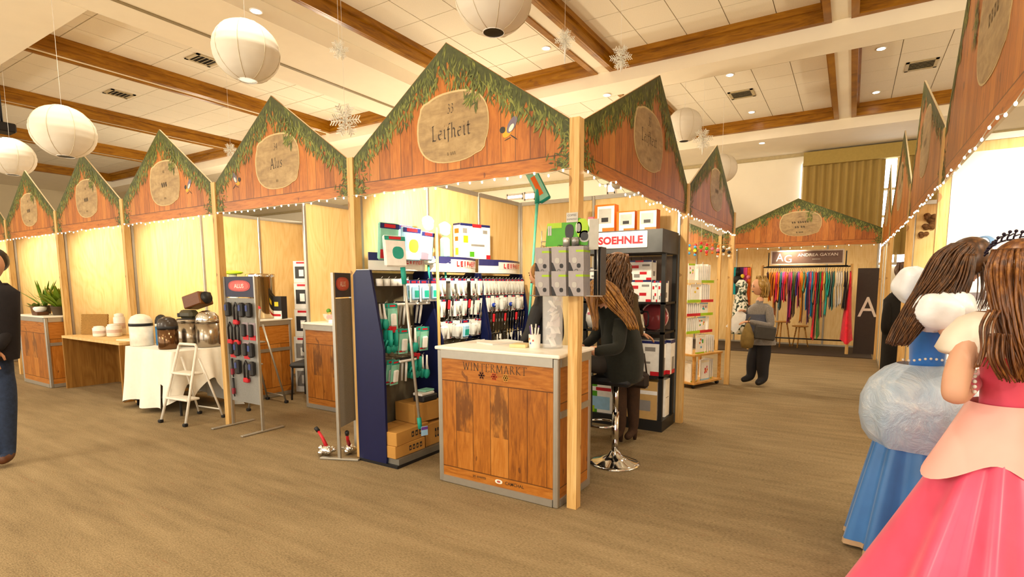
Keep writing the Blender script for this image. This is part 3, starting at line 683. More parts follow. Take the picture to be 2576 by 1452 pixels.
armlight((.3, FY + .25, 2.48), (.6, FY + 1.6, 1.2), 'white arm spotlight behind the clothes booth gable', 45, mount=(0, -.25, .1))
armlight((2.4, 3.4, 2.48), (3.2, 4.7, 1.6), 'white arm spotlight behind the rock wall booth gable', 70, mount=(-.285, 0, .1))
armlight((2.45, .7, 2.48), (2.9, 2.0, 1.7), 'white arm spotlight behind the white panel gable', 95, mount=(-.335, 0, .1))
# ------------------------------------------------------------------ counters
M_CNT = planks('counter_print', .157, .13, .80, '7a4312', 'a8651f', 'c4843a', .23, 1)
M_CNT2 = planks('counter_side_print', .157, .13, .72, '8a4f16', 'b06c24', 'c98a42', .4)
M_CTOP = mat('counter_top', 'f3eee2', .35, var=.02)
CT = 1.057
def counter(loc, rz, label, w=1.045, d=.53, front=True):
    c = thing('counter', label, 'counter', loc, rz); h = CT - .025
    for sx in (-1, 1):
        for sy in (-1, 1):
            m = MB().rbox((sx * (w / 2 - .02), sy * (d / 2 - .02), h / 2), (.04, .04, h), .006)
            m.box(sx * (w / 2 - .02) - .004, sx * (w / 2 - .02) + .004, sy * d / 2 - .001, sy * d / 2 + .001, .01, h - .01)
            m.obj('frame_post', M_ALU, c)
    for z0, z1 in ((.005, .055), (h - .062, h)):
        for sy in (-1, 1): MB().box(-w / 2 + .04, w / 2 - .04, sy * (d / 2 - .008) - .012, sy * (d / 2 - .008) + .012, z0, z1).obj('rail', M_ALU, c)
        for sx in (-1, 1): MB().box(sx * (w / 2 - .008) - .012, sx * (w / 2 - .008) + .012, -d / 2 + .04, d / 2 - .04, z0, z1).obj('rail', M_ALU, c)
    for sx in (-1, 1): MB().box(sx * (w / 2 - .008) - .012, sx * (w / 2 - .008) + .012, -d / 2 + .04, d / 2 - .04, .62, .665).obj('rail', M_ALU, c)
    fp = MB().box(-w / 2 + .04, w / 2 - .04, -.005, .005, .055, h - .062); o = fp.obj('front_panel', M_CNT, c, (0, -d / 2 + .012, 0))
    sp = MB().box(-d / 2 + .04, d / 2 - .04, -.005, .005, .055, h - .062).mesh('side_panel', M_CNT2)
    ob('side_panel', sp, c, (w / 2 - .012, 0, 0), math.pi / 2); ob('side_panel', sp, c, (-w / 2 + .012, 0, 0), -math.pi / 2)
    MB().rbox((0, 0, h + .0125), (w + .03, d + .03, .025), .006).obj('counter_top', M_CTOP, c)
    if front:
        y = -d / 2 + .0062; m = MB()
        pen(m, 'WINTERMARKT', .072, rot('X', 0, (.0, y, .895)), 0, .085, 20, .95); m2 = m.obj('lettering', M_INK, c); m2['kind'] = 'stuff'
        for i, (x, colr) in enumerate(((-.11, '5a2f16'), (.0, 'b8461c'), (.1, 'b98a3a'))):
            f = MB()
            for a in range(6):
                t = a * math.pi / 3; ca, sa = math.cos(t), math.sin(t)
                for (r0, r1, wd, off) in ((0, .03, .0045, 0), (.014, .026, .003, .7), (.014, .026, .003, -.7)):
                    ca2, sa2 = math.cos(t + off), math.sin(t + off); bx, bz = (ca * r0, sa * r0) if off else (0, 0); L = r1 - (r0 if off else 0)
                    f.add([(bx - sa2 * wd, 0, bz + ca2 * wd), (bx + ca2 * L - sa2 * wd, 0, bz + sa2 * L + ca2 * wd), (bx + ca2 * L + sa2 * wd, 0, bz + sa2 * L - ca2 * wd), (bx + sa2 * wd, 0, bz - ca2 * wd)], [(3, 2, 1, 0)])
            q = f.obj('flake_print', mat('flake_ink_%d' % i, colr, .5), c, (x, y - .0003, .865)); q['kind'] = 'stuff'
        m = MB(); T = rot('X', 0, (-.14, y, .088)); text(m, 'an events', .032, T, 0, .012); text(m, 'CAMCHAL', .034, rot('X', 0, (.17, y, .084)), 0, .012)
        m.obj('lettering', M_INK, c)['kind'] = 'stuff'
        MB().prism(oval(.035, .095, .032, .016, 20, False), y - .0008, y).obj('badge', mat('badge_white', 'e6e0d4', .5), c)
        MB().prism(oval(.035, .095, .016, .008, 14, False), y - .0014, y - .0006).obj('badge_mark', mat('badge_red', 'a8524a', .5), c)
    return c
counter((-.6, .175, 0), 0, 'white topped counter lettered Wintermarkt, wood print front, at the corner post')
counter((-3.66, 1.21, 0), 0, 'wood print counter with a metal frame in front of the short partition', front=False)
counter((-5.58, 1.13, 0), 0, 'wood print counter carrying the tall steel drum', front=False)
counter((-8.97, .03, 0), 0, 'wood print counter with potted plants on top', 1.08, .54, False)
# ---- counter-top things
pb = MB()
for i in range(3): pb.box(-.11, .11, -.15, .15, i * .004, i * .004 + .003)
solo(pb, 'paper_stack', mat('paper', 'f3f1ec', .8, var=.02), 'loose stack of white papers on the Wintermarkt counter', 'paper', (-.83, .33, CT), -.35)
solo(MB().rbox((0, 0, .012), (.13, .13, .024), .003), 'note_block', mat('note_yellow', 'e2cf9a', .8, var=.05), 'yellow note block beside the pen cup', 'note block', (-.54, .18, CT), .15)
pc = thing('pen_cup', 'white printed pen cup full of pens beside the clear cylinder', 'pen cup', (-.425, .19, CT))
m = MB().lathe([(.042, 0), (.045, .1), (.042, .1), (.039, .006)], 16, cap=False); m.lathe([(.001, .004), (.042, .004)], 16, cap=False)
m.obj('cup', mat('cup_white', 'ece7dd', .4), pc)
for i, (a, z, colr) in enumerate(((2.6, .045, 'c23a3a'), (3.3, .03, '2f7a4a'), (3.9, .05, 'd7a526'), (4.5, .03, '3a62b0'), (5.0, .05, 'c2503a'), (3.6, .065, '5a9a50'), (4.3, .062, 'cf7d2a'))):
    m = MB(); m.add([(.0456 * math.cos(a - .12), .0456 * math.sin(a - .12), z), (.0456 * math.cos(a + .12), .0456 * math.sin(a + .12), z), (.0456 * math.cos(a + .12), .0456 * math.sin(a + .12), z + .014), (.0456 * math.cos(a - .12), .0456 * math.sin(a - .12), z + .014)], [(0, 1, 2, 3)])
    m.obj('spot_print', mat('cup_dot_%d' % i, colr, .5), pc)
for i in range(7):
    a = i * .9; m = MB().tube([(.012 * math.cos(a), .012 * math.sin(a), .01), (.034 * math.cos(a), .034 * math.sin(a), .15 + .012 * (i % 3))], .0055, 6)
    m.obj('pen', mat('pen_%d' % (i % 3), ['f1eee6', '5b3c8c', 'e8e4da'][i % 3], .4), pc)
# clear tall cylinder half full of slips
gl = N('clear_plastic'); gl.done((.97, .98, 1.0), .04, 0, .5); gl.b.inputs['Alpha'].default_value = .22; M_CLEAR = gl.m
cy = thing('clear_cylinder', 'tall clear plastic cylinder with crumpled paper slips on the counter', 'container', (-.315, .265, CT))
MB().lathe([(.075, .004), (.075, .57), (.071, .57), (.071, .012)], 28, cap=False).obj('cylinder_wall', M_CLEAR, cy)
MB().lathe([(.001, 0), (.075, 0), (.075, .012), (.001, .012)], 28, cap=False).obj('cylinder_base', M_CLEAR, cy)
rr = random.Random(3)
for i in range(16):
    T = rot('Z', rr.random() * 6, (rr.uniform(-.03, .03), rr.uniform(-.03, .03), .04 + .49 * i / 16)) @ Matrix.Rotation(rr.uniform(.3, 1.4), 4, 'X')
    s = rr.uniform(.028, .04); m = MB().add([(-s, -s, 0), (0, -s * 1.1, .012), (s, -s, -.004), (-s, s, .006), (0, s, -.01), (s * .8, s, .01)], [(0, 1, 4, 3), (1, 2, 5, 4), (3, 4, 1, 0), (4, 5, 2, 1)], 0, False, T)
    m.obj('paper_slip', mat('slip_%d' % (i % 3), ['efece6', 'd9d2c8', 'c8b9b4'][i % 3], .8), cy)
# ------------------------------------------------------------------ small product prototypes
def pbox(mb, w, d, h, base=0, prints=(), T=None):
    """carton standing on z=0, front towards -y; prints: (face, u0,u1,v0,v1, slot) as fractions"""
    mb.box(-w / 2, w / 2, -d / 2, d / 2, 0, h, base, T); e = .0006
    for k, (f, u0, u1, v0, v1, s) in enumerate(prints):
        e2 = e * (1 + k * .15)
        if f == 'f': q = [(-w / 2 + u0 * w, -d / 2 - e2, v0 * h), (-w / 2 + u1 * w, -d / 2 - e2, v0 * h), (-w / 2 + u1 * w, -d / 2 - e2, v1 * h), (-w / 2 + u0 * w, -d / 2 - e2, v1 * h)]
        elif f == 'r': q = [(w / 2 + e2, -d / 2 + u0 * d, v0 * h), (w / 2 + e2, -d / 2 + u1 * d, v0 * h), (w / 2 + e2, -d / 2 + u1 * d, v1 * h), (w / 2 + e2, -d / 2 + u0 * d, v1 * h)]
        elif f == 'l': q = [(-w / 2 - e2, d / 2 - u0 * d, v0 * h), (-w / 2 - e2, d / 2 - u1 * d, v0 * h), (-w / 2 - e2, d / 2 - u1 * d, v1 * h), (-w / 2 - e2, d / 2 - u0 * d, v1 * h)]
        else: q = [(-w / 2 + u0 * w, -d / 2 + v0 * d, h + e2), (-w / 2 + u1 * w, -d / 2 + v0 * d, h + e2), (-w / 2 + u1 * w, -d / 2 + v1 * d, h + e2), (-w / 2 + u0 * w, -d / 2 + v1 * d, h + e2)]
        mb.quad(*q, s, T)
    return mb
K = {n: mat('ink_' + n, c, .45, var=.06) for n, c in dict(white='f4f2ee', navy='1e2460', red='c8202c', teal='1fa08e', mint='8fd3bd', green='4fa21e', lime='a4c81e', yellow='ecd23a', orange='e8701c', blue='4aa0d8', sky='9cc9ea', grey='8f8b88', dark='2b2a2c', silver='b9b6b0', beige='c9a468', pink='d9748c', carton='b98a45', brown='5a3416', cream='efe4c8', purple='6a3f9a').items()}
M_CARTON = mat('cardboard', 'b98740', .85, var=.06, vs=8)
M_CBLIS = N('blister'); M_CBLIS.done((.95, .96, .97), .08, 0, .6); M_CBLIS.b.inputs['Alpha'].default_value = .45; M_CBLIS = M_CBLIS.m
M_HOOK = mat('wire_hook', 'c4c2bc', .3, .8)
def hook(mb, s): mb.tube([(0, .0, 0), (0, -.0, .012), (0, .03, .016)], .002, 4, s)
def proto(kind):
    """hanging product, top hole at the origin, front towards -y"""
    m = MB()
    if kind == 'mint_card':
        m.box(-.05, .05, -.002, .002, -.22, 0, 0); m.quad((-.05, -.0026, -.04), (.05, -.0026, -.04), (.05, -.0026, 0), (-.05, -.0026, 0), 1); m.quad((-.03, -.003, -.028), (.03, -.003, -.028), (.03, -.003, -.012), (-.03, -.003, -.012), 2)
        m.rbox((0, -.014, -.14), (.06, .024, .11), .01, 3); m.quad((-.045, -.0028, -.205), (.02, -.0028, -.205), (.02, -.0028, -.19), (-.045, -.0028, -.19), 2)
        return m, [K['mint'], K['teal'], K['red'], K['white']]
    if kind == 'navy_card':
        m.box(-.055, .055, -.002, .002, -.19, 0, 0); m.quad((-.055, -.0026, -.03), (.055, -.0026, -.03), (.055, -.0026, 0), (-.055, -.0026, 0), 1); m.quad((-.03, -.003, -.024), (.03, -.003, -.024), (.03, -.003, -.008), (-.03, -.003, -.008), 2)
        m.rbox((0, -.018, -.11), (.085, .032, .13), .014, 3); m.quad((-.03, -.0346, -.15), (.03, -.0346, -.15), (.03, -.0346, -.09), (-.03, -.0346, -.09), 4)
        return m, [K['white'], K['navy'], K['red'], K['sky'], K['teal']]
    if kind == 'squeegee':
        m.tube([(0, 0, 0), (0, -.01, -.05), (0, -.02, -.2)], [.009, .012, .01], 8, 0); m.rbox((0, -.022, -.01), (.2, .03, .024), .008, 0); m.box(-.1, .1, -.03, -.026, .002, .014, 1)
        return m, [K['white'], K['dark']]
    if kind == 'brush':
        m.tube([(0, 0, 0), (0, -.01, -.09), (0, -.02, -.13)], [.008, .011, .016], 8, 0); m.ell((0, -.02, -.17), (.032, .026, .05), 10, 6, 1)
        return m, [K['white'], K['teal']]
    if kind == 'glove':
        for sx in (-.03, .035):
            m.tube([(sx, 0, 0), (sx, -.008, -.08), (sx, -.008, -.13)], [.03, .034, .036], 8, 0, flat=.45)
            for k in range(4): m.tube([(sx - .024 + k * .016, -.008, -.13), (sx - .028 + k * .018, -.008, -.2 + .008 * abs(k - 1.5))], [.011, .008], 6, 0)
            m.tube([(sx - .03, -.008, -.08), (sx - .055, -.008, -.13)], [.012, .008], 6, 0)
        m.box(-.03, .035, -.012, .004, -.02, .03, 1)
        return m, [K['teal'], K['red']]
    if kind == 'utensil':
        m.box(-.02, .02, -.001, .001, -.05, 0, 1); m.tube([(0, -.006, -.02), (0, -.006, -.14)], [.006, .008], 6, 0); m.ell((0, -.01, -.18), (.026, .008, .04), 10, 6, 2)
        return m, [K['silver'], K['white'], M_STEEL]
    if kind == 'whisk':
        m.tube([(0, -.006, 0), (0, -.006, -.11)], .008, 7, 0)
        for k in range(4):
            a = k * .785; m.tube([(0, -.006, -.11), (.028 * math.cos(a), -.006 + .028 * math.sin(a), -.17), (0, -.006, -.22), (-.028 * math.cos(a), -.006 - .028 * math.sin(a), -.17), (0, -.006, -.11)], .002, 4, 1, sm=True)
        return m, [K['silver'], M_STEEL]
    if kind == 'white_card':
        m.box(-.038, .038, -.0015, .0015, -.17, 0, 0); m.quad((-.038, -.002, -.02), (.038, -.002, -.02), (.038, -.002, 0), (-.038, -.002, 0), 1); m.quad((-.02, -.0024, -.017), (.02, -.0024, -.017), (.02, -.0024, -.004), (-.02, -.0024, -.004), 2)
        m.tube([(-.015, -.012, -.05), (.012, -.012, -.15)], [.008, .014], 7, 3); m.quad((.005, -.002, -.165), (.034, -.002, -.165), (.034, -.002, -.15), (.005, -.002, -.15), 2)
        return m, [K['white'], K['navy'], K['red'], K['silver']]
    if kind == 'clear_bag':
        m.box(-.035, .035, -.001, .001, -.03, 0, 0); m.rbox((0, -.02, -.1), (.1, .05, .14), .02, 1); m.lathe([(.03, -.15), (.035, -.07), (.02, -.06)], 10, 2, (0, -.02, 0))
        return m, [K['white'], M_CBLIS, K['silver']]
    if kind == 'red_tool':
        m.rbox((0, -.012, -.05), (.03, .02, .09), .006, 0); m.tube([(0, -.012, -.09), (0, -.012, -.19)], [.006, .004], 6, 1)
        return m, [K['red'], M_STEEL]
    if kind == 'long_tool':
        m.tube([(0, -.006, 0), (0, -.006, -.2)], [.005, .004], 6, 0); m.box(-.012, .012, -.009, -.004, -.26, -.19, 0); m.rbox((0, -.008, -.03), (.018, .014, .06), .004, 1)
        return m, [M_STEEL, K['dark']]
    if kind == 'blue_opener':
        m.box(-.028, .028, -.001, .001, -.12, 0, 1); m.lathe([(.001, -.014), (.022, -.012), (.024, .0), (.022, .012), (.001, .014)], 12, 0, T=rot('X', math.pi / 2, (0, -.018, -.1)), cap=False); m.lathe([(.001, .015), (.009, .016), (.001, .018)], 10, 1, T=rot('X', math.pi / 2, (0, -.018, -.1)), cap=False)
        return m, [mat('opener_blue', '1c3aa0', .15), K['white']]
    if kind == 'white_roll':
        m.lathe([(.012, -.03), (.03, -.03), (.03, .03), (.012, .03)], 14, 0, (0, -.03, -.03), cap=False)
        return m, [K['white']]
    if kind == 'grater':
        m.box(-.045, .045, -.001, .001, -.03, 0, 1); m.prism([(-.035, -.2), (.035, -.2), (.028, -.04), (-.028, -.04)], -.012, -.006, 0); m.rbox((0, -.01, -.035), (.05, .02, .02), .004, 2)
        return m, [M_STEEL, K['white'], K['dark']]
PM = {}
def hang(kind, loc, rz, label, cat, group, lean=0):
    if kind not in PM:
        m, mats = proto(kind); PM[kind] = m.mesh(kind, mats)
    return tag(ob(kind, PM[kind], None, loc, (lean, 0, rz)), label, cat, group)
# ------------------------------------------------------------------ three navy display stands along the partition (local +x along the wall, front -y)
M_NAVY = mat('navy_steel', '131a45', .35, .1, var=.05); M_BASE = mat('base_deck', '77736a', .45, .3); M_BACKP = mat('perforated_back', '6b5f4a', .7, .1)
def hdr_mat(): return mat('header_white', 'f3f0ec', .4, var=.02)
def stand(y0, y1, label, k):
    L = y1 - y0; t = thing('display_stand', label, 'display stand', (-2.03, (y0 + y1) / 2, 0), math.pi / 2)
    # local x = world +Y, local -y = world +X
    sp = MB().prism([(0, 0), (.32, 0), (.33, .06), (.33, .99), (.2, 1.64), (.04, 1.64), (0, 1.6)], -.011, .011).mesh('side_panel', M_NAVY)
    for s in (-1, 1): ob('side_panel', sp, t, (s * (L / 2 - .012), 0, 0), -math.pi / 2)
    MB().box(-L / 2 + .024, L / 2 - .024, -.02, 0, .08, 1.62).obj('back_panel', M_BACKP, t)
    MB().box(-L / 2 + .024, L / 2 - .024, -.45, -.001, .025, .075).obj('base_deck', M_BASE, t); MB().box(-L / 2, L / 2, -.455, 0, 0, .025).obj('plinth', M_BLACK, t)
    # curved header: lower white band, upper navy band, red lettered label
    n = 14; arcp = [(-(L / 2 - .02) + (L - .04) * i / n, -.17 - .12 * math.sin(math.pi * i / n)) for i in range(n + 1)]
    def band(z0, z1, o, i0=0, i1=n):
        m = MB()
        for i in range(i0, i1):
            (xa, ya), (xb, yb) = arcp[i], arcp[i + 1]; m.quad((xa, ya - o, z0), (xb, yb - o, z0), (xb, yb - o, z1), (xa, ya - o, z1)); m.quad((xb, yb + .006, z0), (xa, ya + .006, z0), (xa, ya + .006, z1), (xb, yb + .006, z1))
        return m
    h = band(1.645, 1.785, 0); h.prism([*arcp, (L / 2 - .02, -.02), (-L / 2 + .02, -.02)], 1.640, 1.646, plane='xy'); h.obj('header', hdr_mat(), t)
    band(1.72, 1.786, .0012, 0, n).obj('header_band', mat('header_navy', '2a2a66', .4), t)
    band(1.685, 1.762, .003, 4, n).obj('header_label', mat('label_pale', 'f0e3dd', .4), t)
    for j, ch in enumerate('LEIFHEIT'):
        u = 5.45 + j * .98; i = min(int(u), n - 1); fr = u - i; (xa, ya), (xb, yb) = arcp[i], arcp[min(i + 1, n)]
        m = MB(); T = rot('Z', math.atan2(yb - ya, xb - xa), (xa + (xb - xa) * fr, ya + (yb - ya) * fr - .011, 1.698))
        if ch == 'I': m.box(-.007, .007, -.001, .001, 0, .05, 0, T)
        else: text(m, ch, .068, T, 0, .03, 1.1)
        if m.v: m.obj('header_letter', K['red'], t)
    return t
SY = [(-.09, .625), (.64, 1.40), (1.42, 2.27)]
SL = ['navy product stand with mops and cartons, open end facing the long row', 'navy product stand of hanging kitchen gadgets between the two others', 'navy product stand of hanging utensils nearest the back wall']
for (a, b), l in zip(SY, SL): stand(a, b, l, 0)
XF = -1.995   # back panel front face
def fx(z): return -1.70 + .0 * z if z < .99 else -1.70 - .13 * (z - .99) / .65
hook_me = MB().tube([(0, 0, 0), (0, -.2, 0), (0, -.22, .015)], .003, 5).mesh('hook', M_HOOK)
def rowfill(y0, y1, z, kinds, step, label, cat, group, x=-1.80, lean=.0, stack=2, seed=0):
    rr = random.Random(seed); y = y0; i = 0; on = ('top row' if z > 1.5 else 'second row' if z > 1.3 else 'third row' if z > 1.1 else 'lowest row') + ' of the ' + group.split(' on the ')[-1]
    while y < y1:
        k = kinds[i % len(kinds)] if isinstance(kinds, (list, tuple)) else kinds
        tag(ob('peg_hook', hook_me, None, (XF + .0, y, z + .001), math.pi / 2), 'thin chrome peg hook in the ' + on, 'hook', 'peg hooks in the ' + on)
        for s in range(stack):
            hang(k, (x + .016 - s * .05, y + rr.uniform(-.006, .006), z - .002), math.pi / 2 + rr.uniform(-.12, .12), f'{label[k]} hanging in the {on}', cat.get(k, 'product'), label[k] + ' in the ' + on, lean)
        y += step * rr.uniform(.92, 1.08); i += 1
LB = dict(mint_card='mint carded cleaning tool', navy_card='navy topped card with pale blue cloth', squeegee='white window squeegee', brush='white handled teal dish brush', glove='pair of teal rubber gloves', utensil='silver serving spoon', whisk='wire whisk',
          white_card='small white carded gadget', clear_bag='clear bagged kitchen part', red_tool='red handled kitchen tool', long_tool='long steel turner', blue_opener='carded round blue opener', white_roll='small white paper roll', grater='flat steel grater')
CT_ = dict(mint_card='cleaning tool', navy_card='cloth pack', squeegee='squeegee', brush='brush', glove='gloves', utensil='spoon', whisk='whisk', white_card='gadget', clear_bag='bag', red_tool='tool', long_tool='turner', blue_opener='opener', white_roll='roll', grater='grater')
G1, G2, G3 = 'products on the mop stand', 'products on the middle stand', 'products on the stand by the back wall'
rowfill(.0, .32, 1.57, 'white_roll', .075, LB, CT_, G1, -1.86, 0, 1, 1)
rowfill(.3, .6, 1.56, ['navy_card'], .125, LB, CT_, G1, -1.74, 0, 2, 2)
rowfill(.03, .2, 1.36, ['brush', 'mint_card'], .1, LB, CT_, G1, -1.82, 0, 2, 3)
rowfill(.26, .5, 1.37, ['squeegee'], .22, LB, CT_, G1, -1.8, .25, 2, 4)
rowfill(.06, .56, 1.14, ['glove', 'mint_card', 'brush', 'mint_card', 'mint_card'], .13, LB, CT_, G1, -1.76, .12, 2, 5)
rowfill(.09, .56, .88, ['mint_card', 'squeegee', 'glove', 'brush', 'glove'], .13, LB, CT_, G1, -1.76, .15, 2, 6)
rowfill(.68, 1.38, 1.58, ['white_card', 'white_card', 'grater', 'white_card', 'utensil'], .066, LB, CT_, G2, -1.78, 0, 2, 7)
rowfill(.68, 1.36, 1.38, ['utensil', 'white_card', 'red_tool', 'long_tool', 'white_card'], .066, LB, CT_, G2, -1.77, .1, 2, 8)
rowfill(.70, 1.36, 1.17, ['clear_bag', 'white_card', 'clear_bag', 'navy_card'], .115, LB, CT_, G2, -1.75, .1, 2, 9)
rowfill(.70, 1.36, .95, ['whisk', 'blue_opener', 'white_card', 'utensil', 'clear_bag'], .1, LB, CT_, G2, -1.74, .0, 1, 10)
rowfill(1.46, 2.22, 1.58, ['white_card'], .064, LB, CT_, G3, -1.8, 0, 2, 11)
rowfill(1.48, 2.22, 1.40, ['white_card', 'blue_opener', 'white_card', 'clear_bag'], .083, LB, CT_, G3, -1.78, 0, 2, 12)
rowfill(1.46, 2.2, 1.21, ['long_tool', 'long_tool', 'red_tool', 'long_tool'], .055, LB, CT_, G3, -1.78, .08, 1, 13)
rowfill(1.46, 2.2, .98, ['utensil', 'long_tool', 'whisk'], .07, LB, CT_, G3, -1.76, .0, 1, 14)
# big packs hung over the first header, dusters, box on top
def bigpack(loc, rz, tilt, w, h, mats, label):
    m = MB(); m.rbox((0, 0, -h / 2), (w, .035, h), .012, 0); m.quad((-w / 2 + .004, -.0185, -h * .16), (w / 2 - .004, -.0185, -h * .16), (w / 2 - .004, -.0185, -.006), (-w / 2 + .004, -.0185, -.006), 1)
    m.quad((-w * .28, -.0192, -h * .13), (w * .28, -.0192, -h * .13), (w * .28, -.0192, -h * .04), (-w * .28, -.0192, -h * .04), 2); m.prism(oval(w * .1, -h * .55, w * .26, h * .2, 18, False), -.0195, -.018, 3)
    m.quad((-w / 2 + .01, -.0188, -h * .96), (w * .1, -.0188, -h * .96), (w * .1, -.0188, -h * .72), (-w / 2 + .01, -.0188, -h * .72), 4)
    solo(m, 'cleaning_pack', [K[x] for x in mats], label, 'pack', loc, (tilt, .0, rz))
bigpack((-1.70, .01, 2.02), math.pi / 2 - .1, .08, .2, .3, ['mint', 'navy', 'red', 'white', 'red'], 'mint and red cleaning cloth pack leaning over the mop stand header')
bigpack((-1.62, -.02, 1.91), math.pi / 2 - .2, -.1, .2, .25, ['white', 'teal', 'red', 'teal', 'white'], 'white mop refill pack with dark teal top at the mop stand corner')
bigpack((-1.66, .22, 2.00), math.pi / 2, .05, .22, .28, ['sky', 'navy', 'red', 'yellow', 'white'], 'pale blue refill pack with yellow splash over the mop stand header')
bigpack((-1.66, .42, 1.98), math.pi / 2 + .15, .1, .2, .25, ['sky', 'navy', 'red', 'white', 'pink'], 'pale blue refill pack with pink print beside the dusters')
bigpack((-1.93, .42, 2.05), math.pi / 2, 0, .2, .26, ['mint', 'navy', 'red', 'yellow', 'yellow'], 'yellow and mint pack standing behind the refill packs')
for i, (y, top, wh) in enumerate(((.62, 2.12, 'next to the wooden mop pole'), (.86, 2.09, 'in front of the box with vegetable pictures'))):
    d = thing('dust_wand', 'fluffy white dusting wand with teal label ' + wh, 'duster', (-1.83, y, top - .4))
    def fl(z0, z1, r, seed):
        rr = random.Random(seed); m = MB(); n = 9
        m.lathe([(r * math.sqrt(max(.05, 1 - (2 * j / n - 1) ** 4)) * rr.uniform(.9, 1.1), z0 + (z1 - z0) * j / n) for j in range(n + 1)], 14, wob=lambda th, j: 1 + .1 * math.sin(th * 5 + j))
        return m
    fl(.29, .43, .055, i).obj('duster_head', mat('fluff', 'fdfbf4', 1, var=.05, vs=60, bump=.6), d)
    fl(-.02, .07, .06, i + 5).obj('duster_head', MATS['fluff'], d)
    MB().rbox((0, 0, .18), (.085, .085, .2), .02).obj('label_sleeve', K['mint'], d); MB().tube([(0, 0, -.02), (.005, 0, -.2)], .011, 8).obj('handle', K['teal'], d)
m = pbox(MB(), .40, .12, .36, 0, [('f', 0, 1, .93, 1, 1), ('f', .4, .7, .9, 1, 2), ('f', .86, 1, 0, .12, 2), ('f', .08, .22, .72, .86, 6), ('f', .75, .9, .74, .84, 6), ('f', .1, .25, .45, .65, 3), ('f', .35, .8, .36, .42, 6), ('f', .3, .45, .05, .2, 4), ('l', .3, .7, .1, .3, 5), ('l', .25, .7, .5, .62, 7), ('l', .2, .8, .72, .85, 7), ('l', 0, 1, .95, 1, 1)])
solo(m, 'appliance_box', [K['white'], K['navy'], K['red'], K['lime'], K['green'], K['yellow'], K['grey'], K['orange']], 'white carton with vegetable pictures standing on the middle stand header', 'box', (-1.93, 1.42, 1.79), math.pi / 2 - .25)
# cartons on the first base
def carton(loc, rz, s, label, marks=True):
    m = MB().rbox((0, 0, s[2] / 2), s, .004, 0); m.box(-s[0] / 2, s[0] / 2, -.003, .003, s[2], s[2] + .0006, 1)
    if marks:
        rr = random.Random(int(s[0] * 1000))
        for i in range(4):
            x = -s[0] * .05 + i * s[0] * .12; e = s[1] / 2 + .0006; z0 = s[2] * .3
            m.box(x, x + s[0] * .075, -e, -e + .0004, z0, z0 + s[2] * .42, 2)
            m.box(x + s[0] * .02, x + s[0] * .055, -e - .0003, -e, z0 + s[2] * .1, z0 + s[2] * .28, 0)
    solo(m, 'carton', [M_CARTON, mat('carton_tape', '8d6428', .5), K['dark']], label, 'carton', loc, rz)
DZ = .076
carton((-1.74, .10, DZ), math.pi / 2, (.36, .27, .105), 'flat brown carton with shipping marks at the bottom of the mop stand')
carton((-1.76, .13, DZ + .106), math.pi / 2 + .06, (.42, .30, .115), 'flat brown carton with shipping marks under the mop handle tip')
carton((-1.75, .44, DZ), math.pi / 2, (.26, .26, .2), 'brown carton on the base beside the flat cartons', True)
carton((-1.78, .40, DZ + .223), math.pi / 2 - .1, (.34, .26, .17), 'plain brown carton on top of the others below the gloves', False)
carton((-1.93, .02, DZ + .222), math.pi / 2, (.14, .1, .2), 'small plain carton behind the flat ones', False)
m = MB(); m.rbox((0, 0, .03), (.2, .13, .06), .012, 0); m.rbox((-.02, .0, .07), (.17, .11, .025), .006, 1); m.rbox((.02, .01, .092), (.12, .1, .015), .004, 2)
solo(m, 'packed_cloths', [K['dark'], K['white'], K['mint']], 'pile of packed cleaning cloths on the plain carton', 'cloths', (-1.72, .42, DZ + .394), math.pi / 2)
# mop with steel handle, wooden pole
def pole(p0, p1, r, mats, name, label, cat, ends=True):
    p0, p1 = Vector(p0), Vector(p1); t = thing(name, label, cat, p0); d = p1 - p0
    MB().tube([d * .0, d], r, 10).obj('pole', mats[0], t)
    if ends:
        MB().tube([(0, 0, 0), d * .07], r * 1.5, 10).obj('grip', mats[1], t); MB().tube([d * .9, d], r * 1.7, 10).obj('joint', mats[1], t)
    return t, d
t, d = pole((-1.52, .13, .302), (-1.60, .055, 1.66), .0125, [mat('steel_pole', 'c8c4ba', .3, .6), K['teal']], 'telescopic_mop_pole', 'steel mop pole with teal ends leaning on the mop stand', 'mop pole')
m = MB(); m.box(-.03, .03, -.002, .002, -.08, 0, 0); m.quad((-.03, -.003, -.03), (.03, -.003, -.03), (.03, -.003, -.005), (-.03, -.003, -.005), 1); m.obj('price_tag', [K['sky'], K['purple']], t, (.03, .02, .02), 1.2)
t, d = pole((-1.46, .335, .0), (-1.62, .50, 2.02), .0135, [mat('beech_pole', 'dcb56a', .45, var=.06, vec=(8, 8, .4)), K['teal']], 'wooden_mop_pole', 'light wooden mop pole leaning on the header of the mop stand', 'mop pole', False)
MB().tube([d * .19, d * .225], .02, 10).obj('joint', K['teal'], t)
